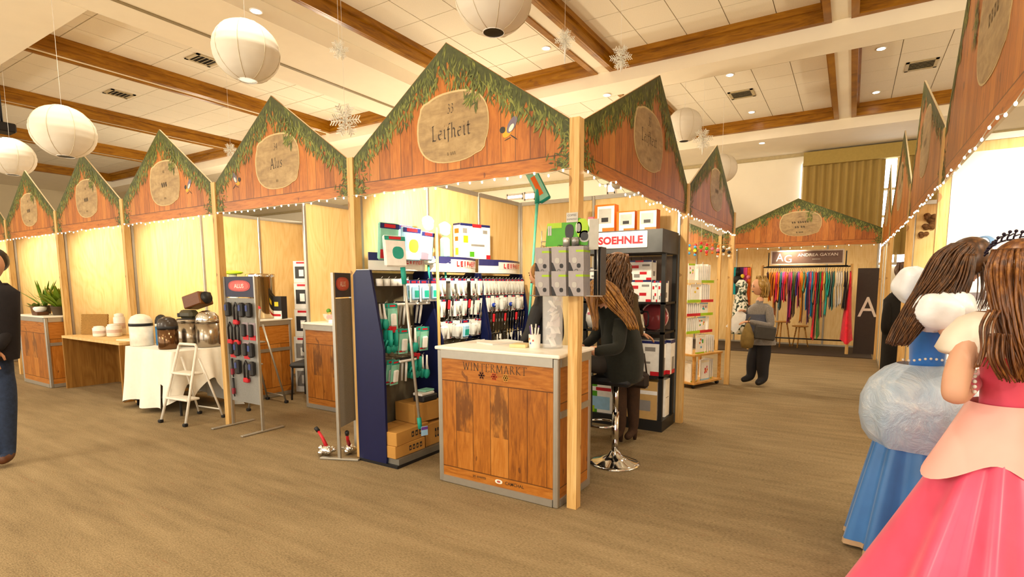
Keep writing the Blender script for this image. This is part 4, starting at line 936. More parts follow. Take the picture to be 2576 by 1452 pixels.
# tall flat mop raised above the booth, behind the counter
b = Vector((-1.12, 1.1, 0)); tp = at(1354, 468, 5.25)
t = thing('flat_mop', 'tall teal flat mop standing upright with its printed head in the air', 'mop', b)
d = tp - b; MB().tube([(0, 0, 0), d * .8, d], [.013, .013, .018], 10).obj('pole', mat('mint_pole', '63c4ac', .4), t)
T = Matrix.Translation(d) @ Matrix.Rotation(.2, 4, 'Z') @ Matrix.Rotation(math.radians(62), 4, 'Y')
m = MB(); m.rbox((-.0, 0, 0), (.34, .05, .12), .012, 0, T); m.obj('mop_head', K['teal'], t)
m = MB(); m.box(-.15, .15, -.03, -.027, -.055, .055, 0, T); m.quad(*[tuple(T @ Vector(p)) for p in ((-.1, -.0306, -.03), (.1, -.0306, -.03), (.1, -.0306, .02), (-.1, -.0306, .02))], 1); m.obj('sleeve_print', [K['mint'], K['orange']], t)
MB().tube([d * .93, d * 1.0], .026, 10).obj('joint', K['teal'], t)
# ------------------------------------------------------------------ scale shelves at the back wall
sh = thing('shelf_unit', 'black shelf unit with dark header sign reading Soehnle', 'shelf', (-.5, 2.33, 0))
M_SHB = mat('shelf_black', '1d1b19', .5); M_HEAD = mat('slate_header', '4a4b4c', .6, var=.2, vs=6)
for sx in (-1, 1):
    for y in (-.19, .19): MB().box(sx * .43 - .02, sx * .43 + .02, y - .02, y + .02, .11, 1.83).obj('upright', M_SHB, sh)
MB().box(-.46, .46, -.22, .21, 0, .115).obj('plinth', M_SHB, sh)
for z in (.58, 1.035, 1.34): MB().box(-.45, .45, -.21, .21, z - .022, z).obj('shelf_board', M_SHB, sh)
for z, xs in ((1.34, (.13,)), (1.035, (.22, -.25))):
    for x in xs: MB().box(x - .035, x + .035, -.214, -.211, z - .024, z + .006).obj('price_card', K['white'], sh)
sl = MB().box(-.055, .055, .195, .205, .12, 1.82).mesh('back_slat', mat('grey_slat', '6f5f52', .7, var=.1))
for i in range(7): ob('back_slat', sl, sh, (-.36 + i * .12, 0, 0))
MB().box(-.46, .46, -.36, .2, 1.835, 2.06).obj('header_box', M_HEAD, sh)
m = MB().rbox((.03, -.366, 1.965), (.56, .012, .165), .02); m.obj('sign_board', K['white'], sh)
m = MB().rbox((.03, -.3725, 1.965), (.53, .004, .135), .016); m.obj('sign_panel', mat('sign_pale', 'f4ded8', .4), sh)
m = MB(); text(m, 'SOEHNLE', .102, rot('X', 0, (.03, -.3762, 1.929)), 0, .045, 1.08); m.obj('lettering', K['red'], sh)['kind'] = 'stuff'
def gbox(name, label, loc, rz, s, mats, prints, cat='box', group=None):
    return solo(pbox(MB(), *s, 0, prints), name, [K[x] if isinstance(x, str) else x for x in mats], label, cat, loc, rz, group)
FB = [('f', 0, 1, .92, 1, 1), ('f', .3, .65, .91, 1, 2), ('f', .12, .45, .6, .75, 2), ('f', .5, .8, .28, .42, 2), ('f', .25, .5, .12, .3, 3), ('f', .78, 1, 0, .12, 2), ('f', .6, .92, .7, .8, 3), ('r', .2, .8, .9, 1, 1), ('r', .3, .7, .2, .45, 3)]
Z = 1.341
gbox('kettle_box', 'white box with red kettle pictures on top of another on the upper shelf', (-.33, 2.24, Z + .225), 0, (.25, .16, .2), ['white', 'navy', 'red', 'grey'], FB)
gbox('kettle_box', 'white box with red kettle pictures below its twin on the upper shelf', (-.33, 2.24, Z), 0, (.25, .16, .222), ['white', 'navy', 'red', 'grey'], FB)
gbox('timer_box', 'narrow white box left of the kettle boxes on the upper shelf', (-.54, 2.24, Z), 0, (.11, .16, .24), ['white', 'navy', 'red', 'grey'], FB)
for i in range(2): gbox('timer_box', f'thin white box standing {["next to", "one away from"][i]} the lower kettle box, upper shelf end', (-.165 + i * .062, 2.24, Z), 0, (.058, .18, .215), ['white', 'navy', 'red', 'grey'], FB)
for i in range(3): gbox('timer_box', f'white box with navy stripe at the dark left end of the upper shelf, {["bottom", "middle", "top"][i]} one', (-.83, 2.25, Z + i * .121), 0, (.16, .2, .118), ['white' if i != 1 else 'dark', 'navy', 'grey', 'grey'], FB)
def rpan(loc, label, r, mat_, rim):
    s = thing('round_scale', label, 'kitchen scale', loc)
    T = rot('X', math.radians(78), (0, 0, r)); MB().lathe([(.001, -.012), (r, -.012), (r, .012), (.001, .014)], 24, T=T, cap=False).obj('glass_plate', mat_, s)
    MB().tube([(r * math.cos(t / 12 * math.pi), 0, r + r * math.sin(t / 12 * math.pi)) for t in range(25)], .008, 6).obj('rim', rim, s)
rpan((-.52, 2.36, Z), 'round red kitchen scale propped behind the kettle boxes', .19, mat('red_enamel', '8c2424', .2), mat('rim_red', 'a03a30', .3))
Z = 1.036
rpan((-.22, 2.34, Z), 'round pink kitchen scale with a pale rim propped on the middle shelf', .145, mat('pink_glass', 'a8484c', .15), mat('rim_pale', 'dcb4ac', .3))
gbox('red_scale', 'upright red square scale behind the steel flask', (-.52, 2.36, Z), 0, (.2, .05, .25), ['red', 'red', 'brown'], [('f', .1, .9, .1, .9, 2)], 'kitchen scale')
fk = thing('thermos_flask', 'steel jug flask with black lid on the middle shelf', 'flask', (-.335, 2.2, Z))
MB().lathe([(.066, 0), (.07, .01), (.062, .09), (.042, .17), (.04, .19)], 22).obj('body', M_STEEL, fk); MB().lathe([(.042, .188), (.044, .2), (.03, .225), (.012, .23)], 18).obj('lid', M_BLACK, fk)
MB().tube([(.035, 0, .2), (.085, 0, .2), (.098, 0, .15), (.09, 0, .06), (.062, 0, .04)], .009, 8).obj('handle', M_BLACK, fk); MB().tube([(-.035, 0, .2), (-.062, 0, .215)], [.014, .008], 8).obj('spout', M_BLACK, fk)
cr = thing('water_jug', 'white egg shaped jug with small spout and ear on the middle shelf', 'jug', (-.86, 2.2, Z))
MB().lathe([(.03, 0), (.07, .02), (.1, .09), (.098, .16), (.07, .24), (.035, .28), (.001, .29)], 24).obj('body', mat('ceramic_white', 'f2f0ec', .25), cr)
MB().tube([(-.06, 0, .24), (-.1, 0, .28)], [.022, .01], 8).obj('spout', MATS['ceramic_white'], cr); MB().tube([(.06, 0, .25), (.125, 0, .24), (.13, 0, .15), (.09, 0, .08)], .012, 8).obj('handle', mat('pale_pink', 'd8bcc0', .4), cr)
MB().prism(oval(-.01, .17, .022, .014, 12, False), -.099, -.093).obj('badge', K['pink'], cr)
Z = .581
SB = [('f', 0, 1, .92, 1, 1), ('f', .2, .5, .9, .99, 2), ('f', .62, .86, .7, .82, 3), ('f', .2, .75, .34, .4, 3), ('f', .75, 1, 0, .12, 2), ('r', 0, 1, .9, 1, 1), ('r', .3, .8, .12, .5, 3), ('f', .1, .5, .55, .58, 3), ('r', .3, 1, 0, .12, 2)]
for i in range(2): gbox('scale_carton', ['large white carton with a scale picture at the front of the lower shelf', 'large white carton behind the one with the scale picture, lower shelf'][i], (-.3 + i * .045, 2.21 + i * .17, Z), 0, (.46, .16, .36), ['white', 'navy', 'red', 'grey'], SB)
Z = .116
gbox('scale_carton', 'big beige carton with a flat glass scale picture on the plinth', (-.33, 2.2, Z), 0, (.46, .16, .4), ['beige', 'white', 'grey', 'lime', 'red'], [('f', .0, 1, .66, .76, 1), ('f', .1, .55, .68, .74, 4), ('f', .1, .85, .22, .5, 2), ('f', 0, .25, 0, .16, 3), ('f', .62, .78, .82, .94, 2), ('r', 0, 1, 0, 1, 1), ('r', .1, .25, 0, 1, 0)])
gbox('scale_carton', 'white carton behind the beige scale carton on the plinth', (-.31, 2.375, Z), 0, (.48, .16, .4), ['white', 'beige', 'grey'], [('r', .1, .9, .1, .9, 0), ('r', .2, .8, .5, .52, 2)])
gbox('scale_carton', 'lime green and white carton with red lettering on the plinth', (-.75, 2.21, Z), 0, (.3, .14, .36), ['white', 'green', 'red', 'sky', 'lime'], [('f', 0, .4, 0, 1, 1), ('f', 0, 1, .66, .8, 0), ('f', .35, .95, .68, .78, 2), ('f', .2, .9, .1, .5, 3), ('f', 0, .3, 0, .2, 4)])
gbox('floor_cleaner_box', 'teal box on the floor left of the lime carton', (-1.06, 2.3, 0), 0, (.2, .2, .42), ['teal', 'mint', 'dark', 'white'], [('f', .1, .9, .2, .5, 1), ('f', .2, .8, .6, .8, 2), ('f', .3, .7, .25, .4, 3)])
Z = 2.061
OB = [('f', 0, .14, 0, 1, 1), ('f', .2, .85, .35, .85, 2), ('f', .35, .7, .4, .55, 3), ('f', .4, 1, 0, .2, 1), ('r', 0, 1, 0, 1, 1), ('f', 0, 1, .94, 1, 1)]
for i, (x, w, h, l) in enumerate(((-.76, .225, .31, 'left'), (-.52, .2, .225, 'middle'), (-.29, .205, .225, 'right hand'))):
    gbox('bathroom_scale_box', f'{l} one of three white and orange scale boxes on the shelf header', (x, 2.28, Z), 0, (w, .12, h), ['white', 'orange', 'silver', 'dark'], OB)
gbox('bathroom_scale_box', 'plain white box half hidden behind the green card display', (-.94, 2.35, Z), 0, (.1, .1, .2), ['white', 'pink'], [('f', 0, 1, .9, 1, 1)])
# ------------------------------------------------------------------ card rack hung on the corner post
RX, RY = .0, -.13
rk = thing('wire_card_rack', 'wire display rack with green picture board fixed to the corner post', 'rack', (RX, RY, 1.45))
for x in (-.215, .2): MB().tube([(x, .04, 0), (x * .95, .04, .42)], .003, 6).obj('wire', M_HOOK, rk)
MB().tube([(-.24, -.05, .0), (.24, .02, .0)], .0035, 6).obj('wire', M_HOOK, rk); MB().tube([(-.215, .04, .002), (-.24, -.05, .0)], .0035, 6).obj('wire', M_HOOK, rk); MB().tube([(.2, .04, .002), (.24, .02, .0)], .0035, 6).obj('wire', M_HOOK, rk)
MB().tube([(-.215, .04, .16), (.2, .04, .16)], .003, 6).obj('wire', M_HOOK, rk); MB().tube([(-.21, .04, .35), (.2, .04, .35)], .003, 6).obj('wire', M_HOOK, rk)
MB().box(-.03, .03, .043, .095, .13, .2).obj('bracket', M_DKGREY, rk)
board = MB().prism([(-.165, .315), (.135, .315), (.145, .42), (.125, .465), (.08, .485), (.03, .478), (.03, .462), (-.15, .462)], .018, .024)
board.obj('picture_board', K['green'], rk)
MB().box(-.15, -.045, .0165, .018, .43, .462).obj('board_print', K['lime'], rk)
for pl, kn in ((oval(.1, .42, .04, .06, 16, False), 'lime'), (oval(.01, .405, .03, .045, 16, False), 'dark'), (oval(.075, .425, .022, .035, 16, False), 'cream'), (oval(.075, .425, .014, .026, 16, False), 'grey'), (oval(.115, .37, .036, .036, 16, False), 'silver'), (oval(.115, .37, .026, .026, 16, False), 'dark')):
    MB().prism(pl, .0145 if kn in ('dark', 'grey') else .0155, .018).obj('board_print', K[kn], rk)
m = MB().box(-.01, .07, .012, .0155, .46, .52); m.obj('price_card', mat('card_grey', 'c6c2ba', .6), rk)
m = MB(); text(m, 'COFFEE', .018, rot('X', 0, (.03, .0115, .497))); text(m, 'EXPRESSO', .016, rot('X', 0, (.03, .0115, .473))); m.obj('lettering', K['dark'], rk)['kind'] = 'stuff'
for x in (-.125, -.14): MB().box(x - .006, x + .006, .016, .018, .385, .445).obj('board_print', K['silver'], rk)
for i, x in enumerate((.0, .06)): MB().lathe([(.024, 0), (.026, .055), (.022, .06)], 14, c=(x, .0, .305)).obj('tin', mat('tin_%d' % i, ['b8b4ac', '8d8a86'][i], .3, .6), rk)
MB().box(.155, .215, .0, .006, .285, .47).obj('grey_panel', mat('panel_grey', 'b5b0a4', .5), rk)
cm = MB(); cm.box(-.055, .055, -.0018, .0018, -.155, 0, 0); cm.quad((.0, -.0024, -.035), (.055, -.0024, -.035), (.055, -.0024, -.022), (.0, -.0024, -.022), 1); cm.tube([(-.01, 0, -.002), (-.004, 0, .01), (.01, 0, .01), (.014, 0, -.002)], .0015, 4, 2)
for (x, z, r, s) in ((-.012, -.085, .018, 3), (.018, -.118, .014, 2), (-.006, -.09, .009, 2)): cm.prism(oval(x, z, r, r, 12, False), -.0034 - r * .02, -.0018, s)
cm.prism([(-.055, -.155), (-.02, -.155), (-.045, -.1), (-.055, -.095)], -.003, -.0018, 2)
cm.v = [(x * .86, y, z) for x, y, z in cm.v]
card_me = cm.mesh('gadget_card', [mat('card_lilac', 'a39c9c', .4), K['lime'], K['dark'], K['silver']])
for row, z in ((0, 1.755), (1, 1.605)):
    for c, (x, n) in enumerate(((-.14, 3), (-.02, 3), (.1, 6))):
        for k in range(n):
            tag(ob('gadget_card', card_me, None, (x + RX, RY - .07 + k * .019, z), (.1, 0, .2)), f'grey carded coffee gadget in the {["upper", "lower"][row]} {["outer column", "middle column", "aisle side column"][c]} of the post rack', 'gadget card', f'grey gadget cards, {["upper", "lower"][row]} row, {["outer", "middle", "aisle side"][c]} column of the post rack')
    dk = MB().box(-.002, .002, -.055, .055, -.15, 0).mesh('gadget_card', mat('card_back', '2f2d2e', .5))
    for k in range(4): tag(ob('gadget_card', dk, None, (.165 + k * .014 + RX, RY + .1, z), .1), f'dark backed gadget card on the aisle side of the post rack, {["upper", "lower"][row]} row', 'gadget card', f'dark backed cards in the {["upper", "lower"][row]} row of the post rack')
# ------------------------------------------------------------------ bar stool
st = thing('bar_stool', 'chrome bar stool with round trumpet base behind the counter', 'stool', (-.1, .985, 0))
MB().lathe([(.215, 0), (.215, .008), (.19, .02), (.12, .045), (.06, .075), (.035, .11), (.03, .115)], 36).obj('base', M_STEEL, st)
MB().tube([(0, 0, .1), (0, 0, .45)], .03, 20).obj('column', M_STEEL, st); MB().tube([(0, 0, .44), (0, 0, .7)], .024, 20).obj('gas_lift', M_STEEL, st)
fr = [(0 + .0, 0, .33)] + [(-.13 + .13 * math.cos(a), .13 * math.sin(a), .33) for a in [math.radians(12 + 336 * i / 20) for i in range(21)]]
MB().tube(fr[1:], .011, 8).obj('foot_ring', M_STEEL, st)
MB().rbox((0, 0, .73), (.38, .38, .06), .025).obj('seat', M_BLACK, st)
# ------------------------------------------------------------------ Alus booth and the long row
def alus_stand(loc, rz, label, w, h, hooks, zp=.0):
    t = thing('hook_stand', label, 'display stand', loc, rz)
    for s in (-1, 1):
        MB().box(s * w / 2 - .012, s * w / 2 + .012, -.012, .012, .012, h).obj('upright', M_ALU, t)
        MB().rbox((s * w / 2, 0, .009), (.04, .46 if w > .4 else .36, .016), .004).obj('foot', M_ALU, t)
    MB().box(-w / 2 + .012, w / 2 - .012, -.004, .004, .28, h - .22).obj('grey_panel', mat('perforated_grey', '8b8a86', .6, .2, var=.08, vs=90), t)
    MB().box(-w / 2 + .012, w / 2 - .012, -.006, .006, h - .21, h).obj('header', mat('header_dark', '2b2e48', .5), t)
    m = MB().prism(oval(0, h - .095, w * .36, .058, 24, False), -.0085, -.006); m.obj('logo_pill', mat('logo_red', 'b84040', .4), t)
    m = MB().prism(oval(0, h - .095, w * .31, .046, 24, False), -.0098, -.008); m.obj('logo_inner', mat('logo_red_light', 'cf5a54', .4), t)
    m = MB(); text(m, 'ALUS', .06, rot('X', 0, (0, -.0102, h - .116)), 0, .02, .95 * w / .42); m.obj('lettering', mat('logo_text', 'f0d8d4', .4), t)['kind'] = 'stuff'
    return t
alus_stand((-3.85, .0, 0), 0, 'dark headed metal stand of red and black tools, red oval logo', .54, 1.6, True)
alus_stand((-2.24, -.034, 0), math.radians(112), 'narrow grey metal stand with red oval logo next to the mop stand', .3, 1.62, False)
def tool(kind):
    m = MB()
    if kind == 0: m.rbox((0, -.03, -.08), (.06, .05, .15), .014, 0); m.rbox((0, -.058, -.06), (.035, .006, .06), .002, 1); return m, [K['dark'], mat('tool_label_blue', '33427c', .5)]
    if kind == 1: m.tube([(-.03, -.02, -.2), (-.035, -.02, -.06), (0, -.02, -.01), (.035, -.02, -.06), (.03, -.02, -.2)], .011, 8, 0); m.rbox((0, -.02, -.21), (.08, .04, .05), .01, 1); return m, [K['dark'], K['red']]
    if kind == 2: m.box(-.05, .05, -.003, .003, -.18, 0, 1); m.rbox((0, -.022, -.08), (.05, .035, .13), .01, 0); m.quad((-.05, -.0036, -.18), (.05, -.0036, -.18), (.05, -.0036, -.13), (-.05, -.0036, -.13), 2); return m, [K['dark'], mat('card_mauve', '9a8a90', .5), K['red']]
    if kind == 3: m.tube([(0, -.02, 0), (0, -.02, -.12), (.012, -.02, -.2)], [.012, .014, .006], 8, 0); m.rbox((0, -.02, -.14), (.03, .03, .07), .006, 1); return m, [K['dark'], mat('tool_wine', '8c2838', .4)]
TM = []
for k in range(4): a, b = proto_t = tool(k); TM.append(a.mesh('hanging_tool', b))
TL = ['black boxed bicycle tool', 'black shackle with red foot', 'carded black tool with red strip', 'black tool with wine red grip']
pat = [(1.34, (0, 1, 0, 0)), (1.13, (1, 1, 2, 2)), (.93, (2, 0, 2, 0)), (.74, (3, 0, 1, 0)), (.53, (3,))]
for z, ks in pat:
    for i, k in enumerate(ks):
        tag(ob('hanging_tool', TM[k], None, (-4.03 + i * .125, -.006, z), 0), f'{TL[k]} hanging on the red logo tool stand, {["lowest", "fourth", "third", "second", "top"][min(4, int((z - .5) / .19))]} row', 'tool', f'{TL[k]} {z:.2f} row of the tool stand'.replace('.', ' point '))
# step ladders
def ladder(loc, rz, h, label, mrail, mcap, steps, spread=.55, w=.42, hoop=True):
    t = thing('step_ladder', label, 'step ladder', loc, rz); tw = w * .72
    for s in (-1, 1):
        MB().tube([(s * w / 2, -spread / 2, 0), (s * tw / 2, 0, h)], .014, 8).obj('front_rail', mrail, t); MB().tube([(s * w / 2, spread / 2, 0), (s * tw / 2, .02, h * .84)], .012, 8).obj('rear_rail', mrail, t)
        MB().rbox((s * w / 2, -spread / 2, .018), (.045, .045, .036), .008).obj('rubber_foot', M_BLACK, t); MB().rbox((s * w / 2, spread / 2, .018), (.045, .045, .036), .008).obj('rubber_foot', M_BLACK, t)
    if hoop: MB().tube([(-tw / 2, 0, h - .01), (-tw / 2 + .02, .0, h + .02), (tw / 2 - .02, .0, h + .02), (tw / 2, 0, h - .01)], .015, 8).obj('top_bar', mcap, t)
    for i in range(steps):
        f = (i + 1) * .27 / h; y = -spread / 2 * (1 - f); ww = w + (tw - w) * f
        MB().rbox((0, y + .05, h * f), (ww - .01, .15, .022), .006).obj('tread', mcap if i == steps - 1 and not hoop else mrail, t)
    MB().tube([(-w / 2 + .02, spread / 2 - .02, .1), (w / 2 - .02, spread / 2 - .02, .1)], .009, 6).obj('rear_bar', mrail, t)
    return t
M_WL = mat('white_painted_tube', 'e9e4d8', .35)
ladder((-4.72, -.12, 0), .12, .84, 'small white painted step ladder in front of the clothed table', M_WL, M_WL, 2, .44, .42)
t = ladder((-4.79, .7, 0), 0.0, 1.22, 'aluminium step ladder with red caps behind the tool stand', M_ALU, K['red'], 3, .5, .4)
m = MB().box(-.1, .1, -.004, .004, -.3, 0); tag(m.obj('paper_leaflet', K['white'], None, (-4.62, .5, .84), (.1, 0, .3)), 'white leaflet hanging from the red capped ladder', 'leaflet')
# ---- white clothed table
tb = thing('folding_table', 'folding table hidden under a white cloth', 'table', (-5.56, .17, 0)); 
MB().box(-.56, .56, -.3, .3, .715, .74).obj('table_top', M_WHITE, tb)
for sx in (-1, 1):
    for sy in (-1, 1): MB().tube([(sx * .53, sy * .26, 0), (sx * .53, sy * .26, .715)], .014, 8).obj('leg', M_DKGREY, tb)
def cloth():
    hx, hy, r = .575, .33, .03; pts = []
    n = 120; per = []
    for i in range(n):
        a = i / n * 4; k = int(a); f = a - k
        c = [(-hx, -hy), (hx, -hy), (hx, hy), (-hx, hy), (-hx, -hy)]
        per.append((c[k][0] + (c[k + 1][0] - c[k][0]) * f, c[k][1] + (c[k + 1][1] - c[k][1]) * f))
    m = MB(); rows = 9; vs = [(x * .999, y * .999, .757) for x, y in per]
    for j in range(1, rows + 1):
        for i, (x, y) in enumerate(per):
            a = i / n * 4
            low = .05 + .05 * math.sin(a * 5.0) + .03 * math.sin(a * 11)
            if .72 < a < 1.25: low = .12 + .25 * abs(math.sin((a - .95) * 6))
            if 1.25 <= a < 2: low = .3 + .12 * math.sin(a * 9)
            t = j / rows; z = .755 - (.755 - max(.012, low)) * t
            fold = (.012 + .05 * t) * math.sin(a * 14 + 1.3 * math.sin(a * 3)) * (1 if t > .05 else 0) + .05 * t
            l = math.hypot(x, y); cx = 1 if abs(abs(x) - hx) < .01 else 0; cy = 1 if abs(abs(y) - hy) < .01 else 0
            vs.append((x + (math.copysign(fold, x) if cx else 0), y + (math.copysign(fold, y) if cy else 0), z))
    fs = [tuple(range(n))]
    for j in range(rows):
        for i in range(n): i2 = (i + 1) % n; fs.append((j * n + i2, j * n + i, (j + 1) * n + i, (j + 1) * n + i2))
    m.add(vs, fs[1:], 0, True); m.add(vs[:n], [fs[0]], 0, False)
    return m
solo(cloth(), 'tablecloth', mat('white_linen', 'efe9dc', .9, var=.03, sheen=.2), 'white cloth draped to the floor over the folding table', 'tablecloth', (-5.56, .17, 0))
TZ = .759
def bin_(x, y, r, h, mats, label, lid='dome', z=TZ):
    b = thing('waste_bin', label, 'waste bin', (x, y, z)); MB().lathe([(r * .94, 0), (r, .01), (r, h), (r * .97, h)], 28).obj('body', mats[0], b)
    MB().lathe([(r * 1.02, h - .004), (r * 1.02, h + .03)], 28).obj('rim', mats[1], b)
    if lid == 'dome': MB().lathe([(r, h + .03), (r * .96, h + .07), (r * .75, h + .115), (r * .35, h + .14), (.001, h + .145)], 28, cap=False).obj('lid', mats[2], b)
    else: MB().lathe([(r, h + .03), (r * .9, h + .04), (.001, h + .043)], 28, cap=False).obj('lid', mats[2], b)
M_BSTEEL = mat('brushed_steel', 'a89c8c', .22, .95, var=.05, vec=(1, 1, 12)); M_CRM = mat('bin_cream', 'ece6d8', .3)
bin_(-6.02, -.02, .125, .25, [M_CRM, M_BLACK, M_CRM], 'white pedal bin with domed lid on the clothed table')
bin_(-5.86, .14, .07, .24, [mat('bin_blue', '1f6fa8', .3), M_CRM, M_BLACK], 'slim blue bin with black lid behind the dark bin')
bin_(-5.36, -.02, .105, .24, [mat('bin_bronze', '6e5138', .18, .9), M_BLACK, mat('bin_dark', '3c332c', .25)], 'small bronze bin with dark domed lid on the clothed table')
bin_(-5.47, .28, .14, .3, [M_BSTEEL, M_BSTEEL, M_DKGREY], 'wide brushed steel bin with flat lid on the clothed table', 'flat')
bin_(-5.17, .34, .13, .3, [M_BSTEEL, M_BSTEEL, M_STEEL], 'tall shiny steel bin with chrome dome at the table end')
x = thing('bread_bin', 'brown wooden bread bin with dark end tilted on the wide steel bin', 'bread bin', (-5.40, .36, TZ + .46)); T = rot('Y', -.3, (0, 0, .1)) @ Matrix.Rotation(.3, 4, 'Z')
MB().rbox((0, 0, 0), (.27, .2, .16), .012, 0, T).obj('body', mat('walnut', '6a3c14', .4, var=.12, vec=(1, 6, 6)), x); MB().lathe([(.075, -.03), (.08, 0), (.07, .025)], 20, T=T @ rot('Y', math.pi / 2, (.135, 0, .0))).obj('end_cap', M_BLACK, x)
m = MB().rbox((0, 0, .05), (.2, .14, .1), .03, 0); m.box(-.07, .07, -.02, .02, .1, .104, 1); m.rbox((-.09, -.06, .04), (.03, .03, .05), .006, 1)
solo(m, 'toaster', [mat('toaster_olive', '4b4634', .4), K['dark']], 'small dark toaster standing on the wide steel bin', 'toaster', (-5.47, .28, TZ + .343), .3)
# ---- on the counters inside the booth
dr = thing('steel_drum', 'tall polished steel bin with chrome lid standing on the counter', 'waste bin', (-5.33, 1.15, CT)); MB().lathe([(.17, 0), (.175, .01), (.175, .56), (.18, .565), (.18, .6), (.16, .605), (.001, .61)], 36).obj('body', mat('polished_steel', 'c9b48e', .12, 1, var=.03), dr)
MB().lathe([(.184, .56), (.186, .575), (.184, .59)], 36, cap=False).obj('band', M_STEEL, dr); MB().tube([(.18, -.03, .57), (.22, 0, .575), (.18, .03, .57)], .01, 6).obj('hinge', M_STEEL, dr)
m = MB().lathe([(.1, 0), (.13, .02), (.12, .035), (.04, .05)], 24)
lp = thing('lime_bowl_stack', 'lime plastic bowl upside down on a slim white column in the Alus booth', 'bowl', (-5.72, 1.0, CT)); m.obj('bowl', K['lime'], lp, (0, 0, .6)); MB().lathe([(.06, 0), (.05, .6)], 16).obj('column', M_WHITE, lp)
for i, (px, py, w, h, z, l) in enumerate(((-5.05, 1.64, .28, .4, 0, 'bottom of the pile'), (-5.05, 1.64, .28, .38, .405, 'second in the pile'), (-5.04, 1.65, .26, .38, .79, 'third in the pile'), (-5.03, 1.65, .25, .36, 1.175, 'fourth in the pile'), (-5.03, 1.65, .24, .3, 1.54, 'topmost of the pile'))):
    gbox('bin_carton', 'white and red bin carton beside the short partition, ' + l, (px, py, z), .35, (w, .24, h), ['white', 'red', 'dark', 'grey'], [('f', 0, 1, .84, 1, 0), ('f', .2, .8, .88, .96, 1), ('f', .1, .9, .2, .75, 2 if i > 1 else 3), ('f', .35, .65, .3, .6, 0), ('f', .85, 1, 0, .9, 1), ('r', .2, .8, .3, .7, 1)])
gbox('bin_carton', 'small carton with yellow pictures on the counter beside the steel drum', (-5.12, 1.27, CT), .2, (.17, .1, .3), ['dark', 'white', 'yellow', 'red'], [('f', 0, 1, 0, .35, 1), ('f', .1, .9, .1, .2, 3), ('f', .3, .7, .55, .75, 2)])
ch = thing('office_chair', 'dark upholstered chair pushed against the cartons', 'chair', (-4.62, 1.36, 0), .5)
MB().rbox((0, 0, .46), (.42, .42, .07), .03).obj('seat', M_DKGREY, ch); m = MB().rbox((0, 0, 0), (.4, .05, .44), .024, 0, rot('X', -.2, (0, .22, .8))); m.obj('backrest', M_DKGREY, ch)
MB().tube([(0, .2, .46), (0, .26, .66)], .016, 6).obj('back_bar', M_BLACK, ch)
for sx in (-1, 1):
    for sy in (-1, 1): MB().tube([(sx * .19, sy * .19, 0), (sx * .17, sy * .17, .43)], .012, 6).obj('leg', M_BLACK, ch)
gb = thing('glass_bowl', 'glass bowl of coloured baubles on the counter before the short partition', 'bowl', (-3.95, 1.2, CT)); MB().lathe([(.05, 0), (.1, .05), (.11, .1), (.107, .1), (.096, .052), (.048, .006)], 24, cap=False).obj('bowl', M_CLEAR, gb)
rr = random.Random(5)
for i in range(14): MB().ell((rr.uniform(-.06, .06), rr.uniform(-.06, .06), .04 + rr.random() * .1), .03, 10, 7).obj('bauble', mat('bauble_%d' % (i % 4), ['d8c070', 'c84a40', '6aa84a', 'd8d4cc'][i % 4], .1, .7), gb)
solo(MB().rbox((0, 0, .02), (.24, .18, .04), .004), 'brochure_pile', K['white'], 'pile of white brochures beside the bauble bowl', 'brochures', (-3.68, 1.12, CT), .2)
solo(MB().rbox((0, 0, .03), (.07, .05, .06), .01), 'lime_box', K['lime'], 'little lime green box behind the brochures', 'box', (-3.74, 1.32, CT), .2)
solo(MB().rbox((0, 0, .025), (.12, .08, .05), .01), 'black_case', M_BLACK, 'small black case beside the brochures', 'case', (-3.5, 1.3, CT), .1)
# shiny gadgets with red grips on the floor by the narrow stand
def gadget(loc, rz, label, seed):
    rr = random.Random(seed); t = thing('chrome_gadget', label, 'gadget', loc, rz)
    for i in range(9): MB().ell((rr.uniform(-.06, .06), rr.uniform(-.04, .04), rr.uniform(.025, .075)), rr.uniform(.018, .03), 10, 7).obj('chrome_link', M_STEEL, t)
    MB().ell((0, 0, .05), (.06, .045, .045), 14, 9).obj('body', M_STEEL, t)
    MB().tube([(0, 0, .08), (-.05, .02, .15), (-.1, .03, .21)], [.018, .014, .012], 8).obj('red_grip', K['red'], t); MB().tube([(-.1, .03, .21), (-.13, .035, .24)], .018, 8).obj('knob', M_BLACK, t)
gadget((-2.37, -.16, 0), .3, 'chrome gadget with a red grip lying at the foot of the narrow stand, outer one', 4)
gadget((-2.24, -.02, 0), 2.6, 'chrome gadget with a red grip lying between narrow stand and mop stand', 9)
# ---- plywood desk booth; shade of the interior is put into darker board colour
dk = thing('wooden_desk', 'plywood desk with dark open front in the long row', 'desk', (-7.32, .22, 0)); M_DESK_SHADE = plywood('desk_ply_shaded', '6f4a1c', '8e6228', 'a87a3a')
MB().box(-.92, .92, -.34, .34, .745, .78).obj('desk_top', plywood('desk_top_ply', 'b98f52', 'd9b478', 'e8c890'), dk); MB().box(-.92, -.89, -.34, .34, 0, .745).obj('side_board', M_DESK_SHADE, dk); MB().box(.89, .92, -.34, .34, 0, .745).obj('side_board', M_DESK_SHADE, dk); MB().box(-.89, .89, .3, .33, 0, .745).obj('back_board', M_DESK_SHADE, dk)
m = MB().box(-.19, .19, -.012, .012, 0, .3)
for i in range(8):
    for s in (-1, 1): m.rbox((s * .19, 0, .02 + i * .037), (.022, .02, .03), .006)
solo(m, 'rattan_board', mat('rattan', '9a7336', .8, var=.15, vs=60), 'brown woven board with scalloped edges leaning on the desk', 'board', (-8.02, .2, .781), (-.12, 0, .55))
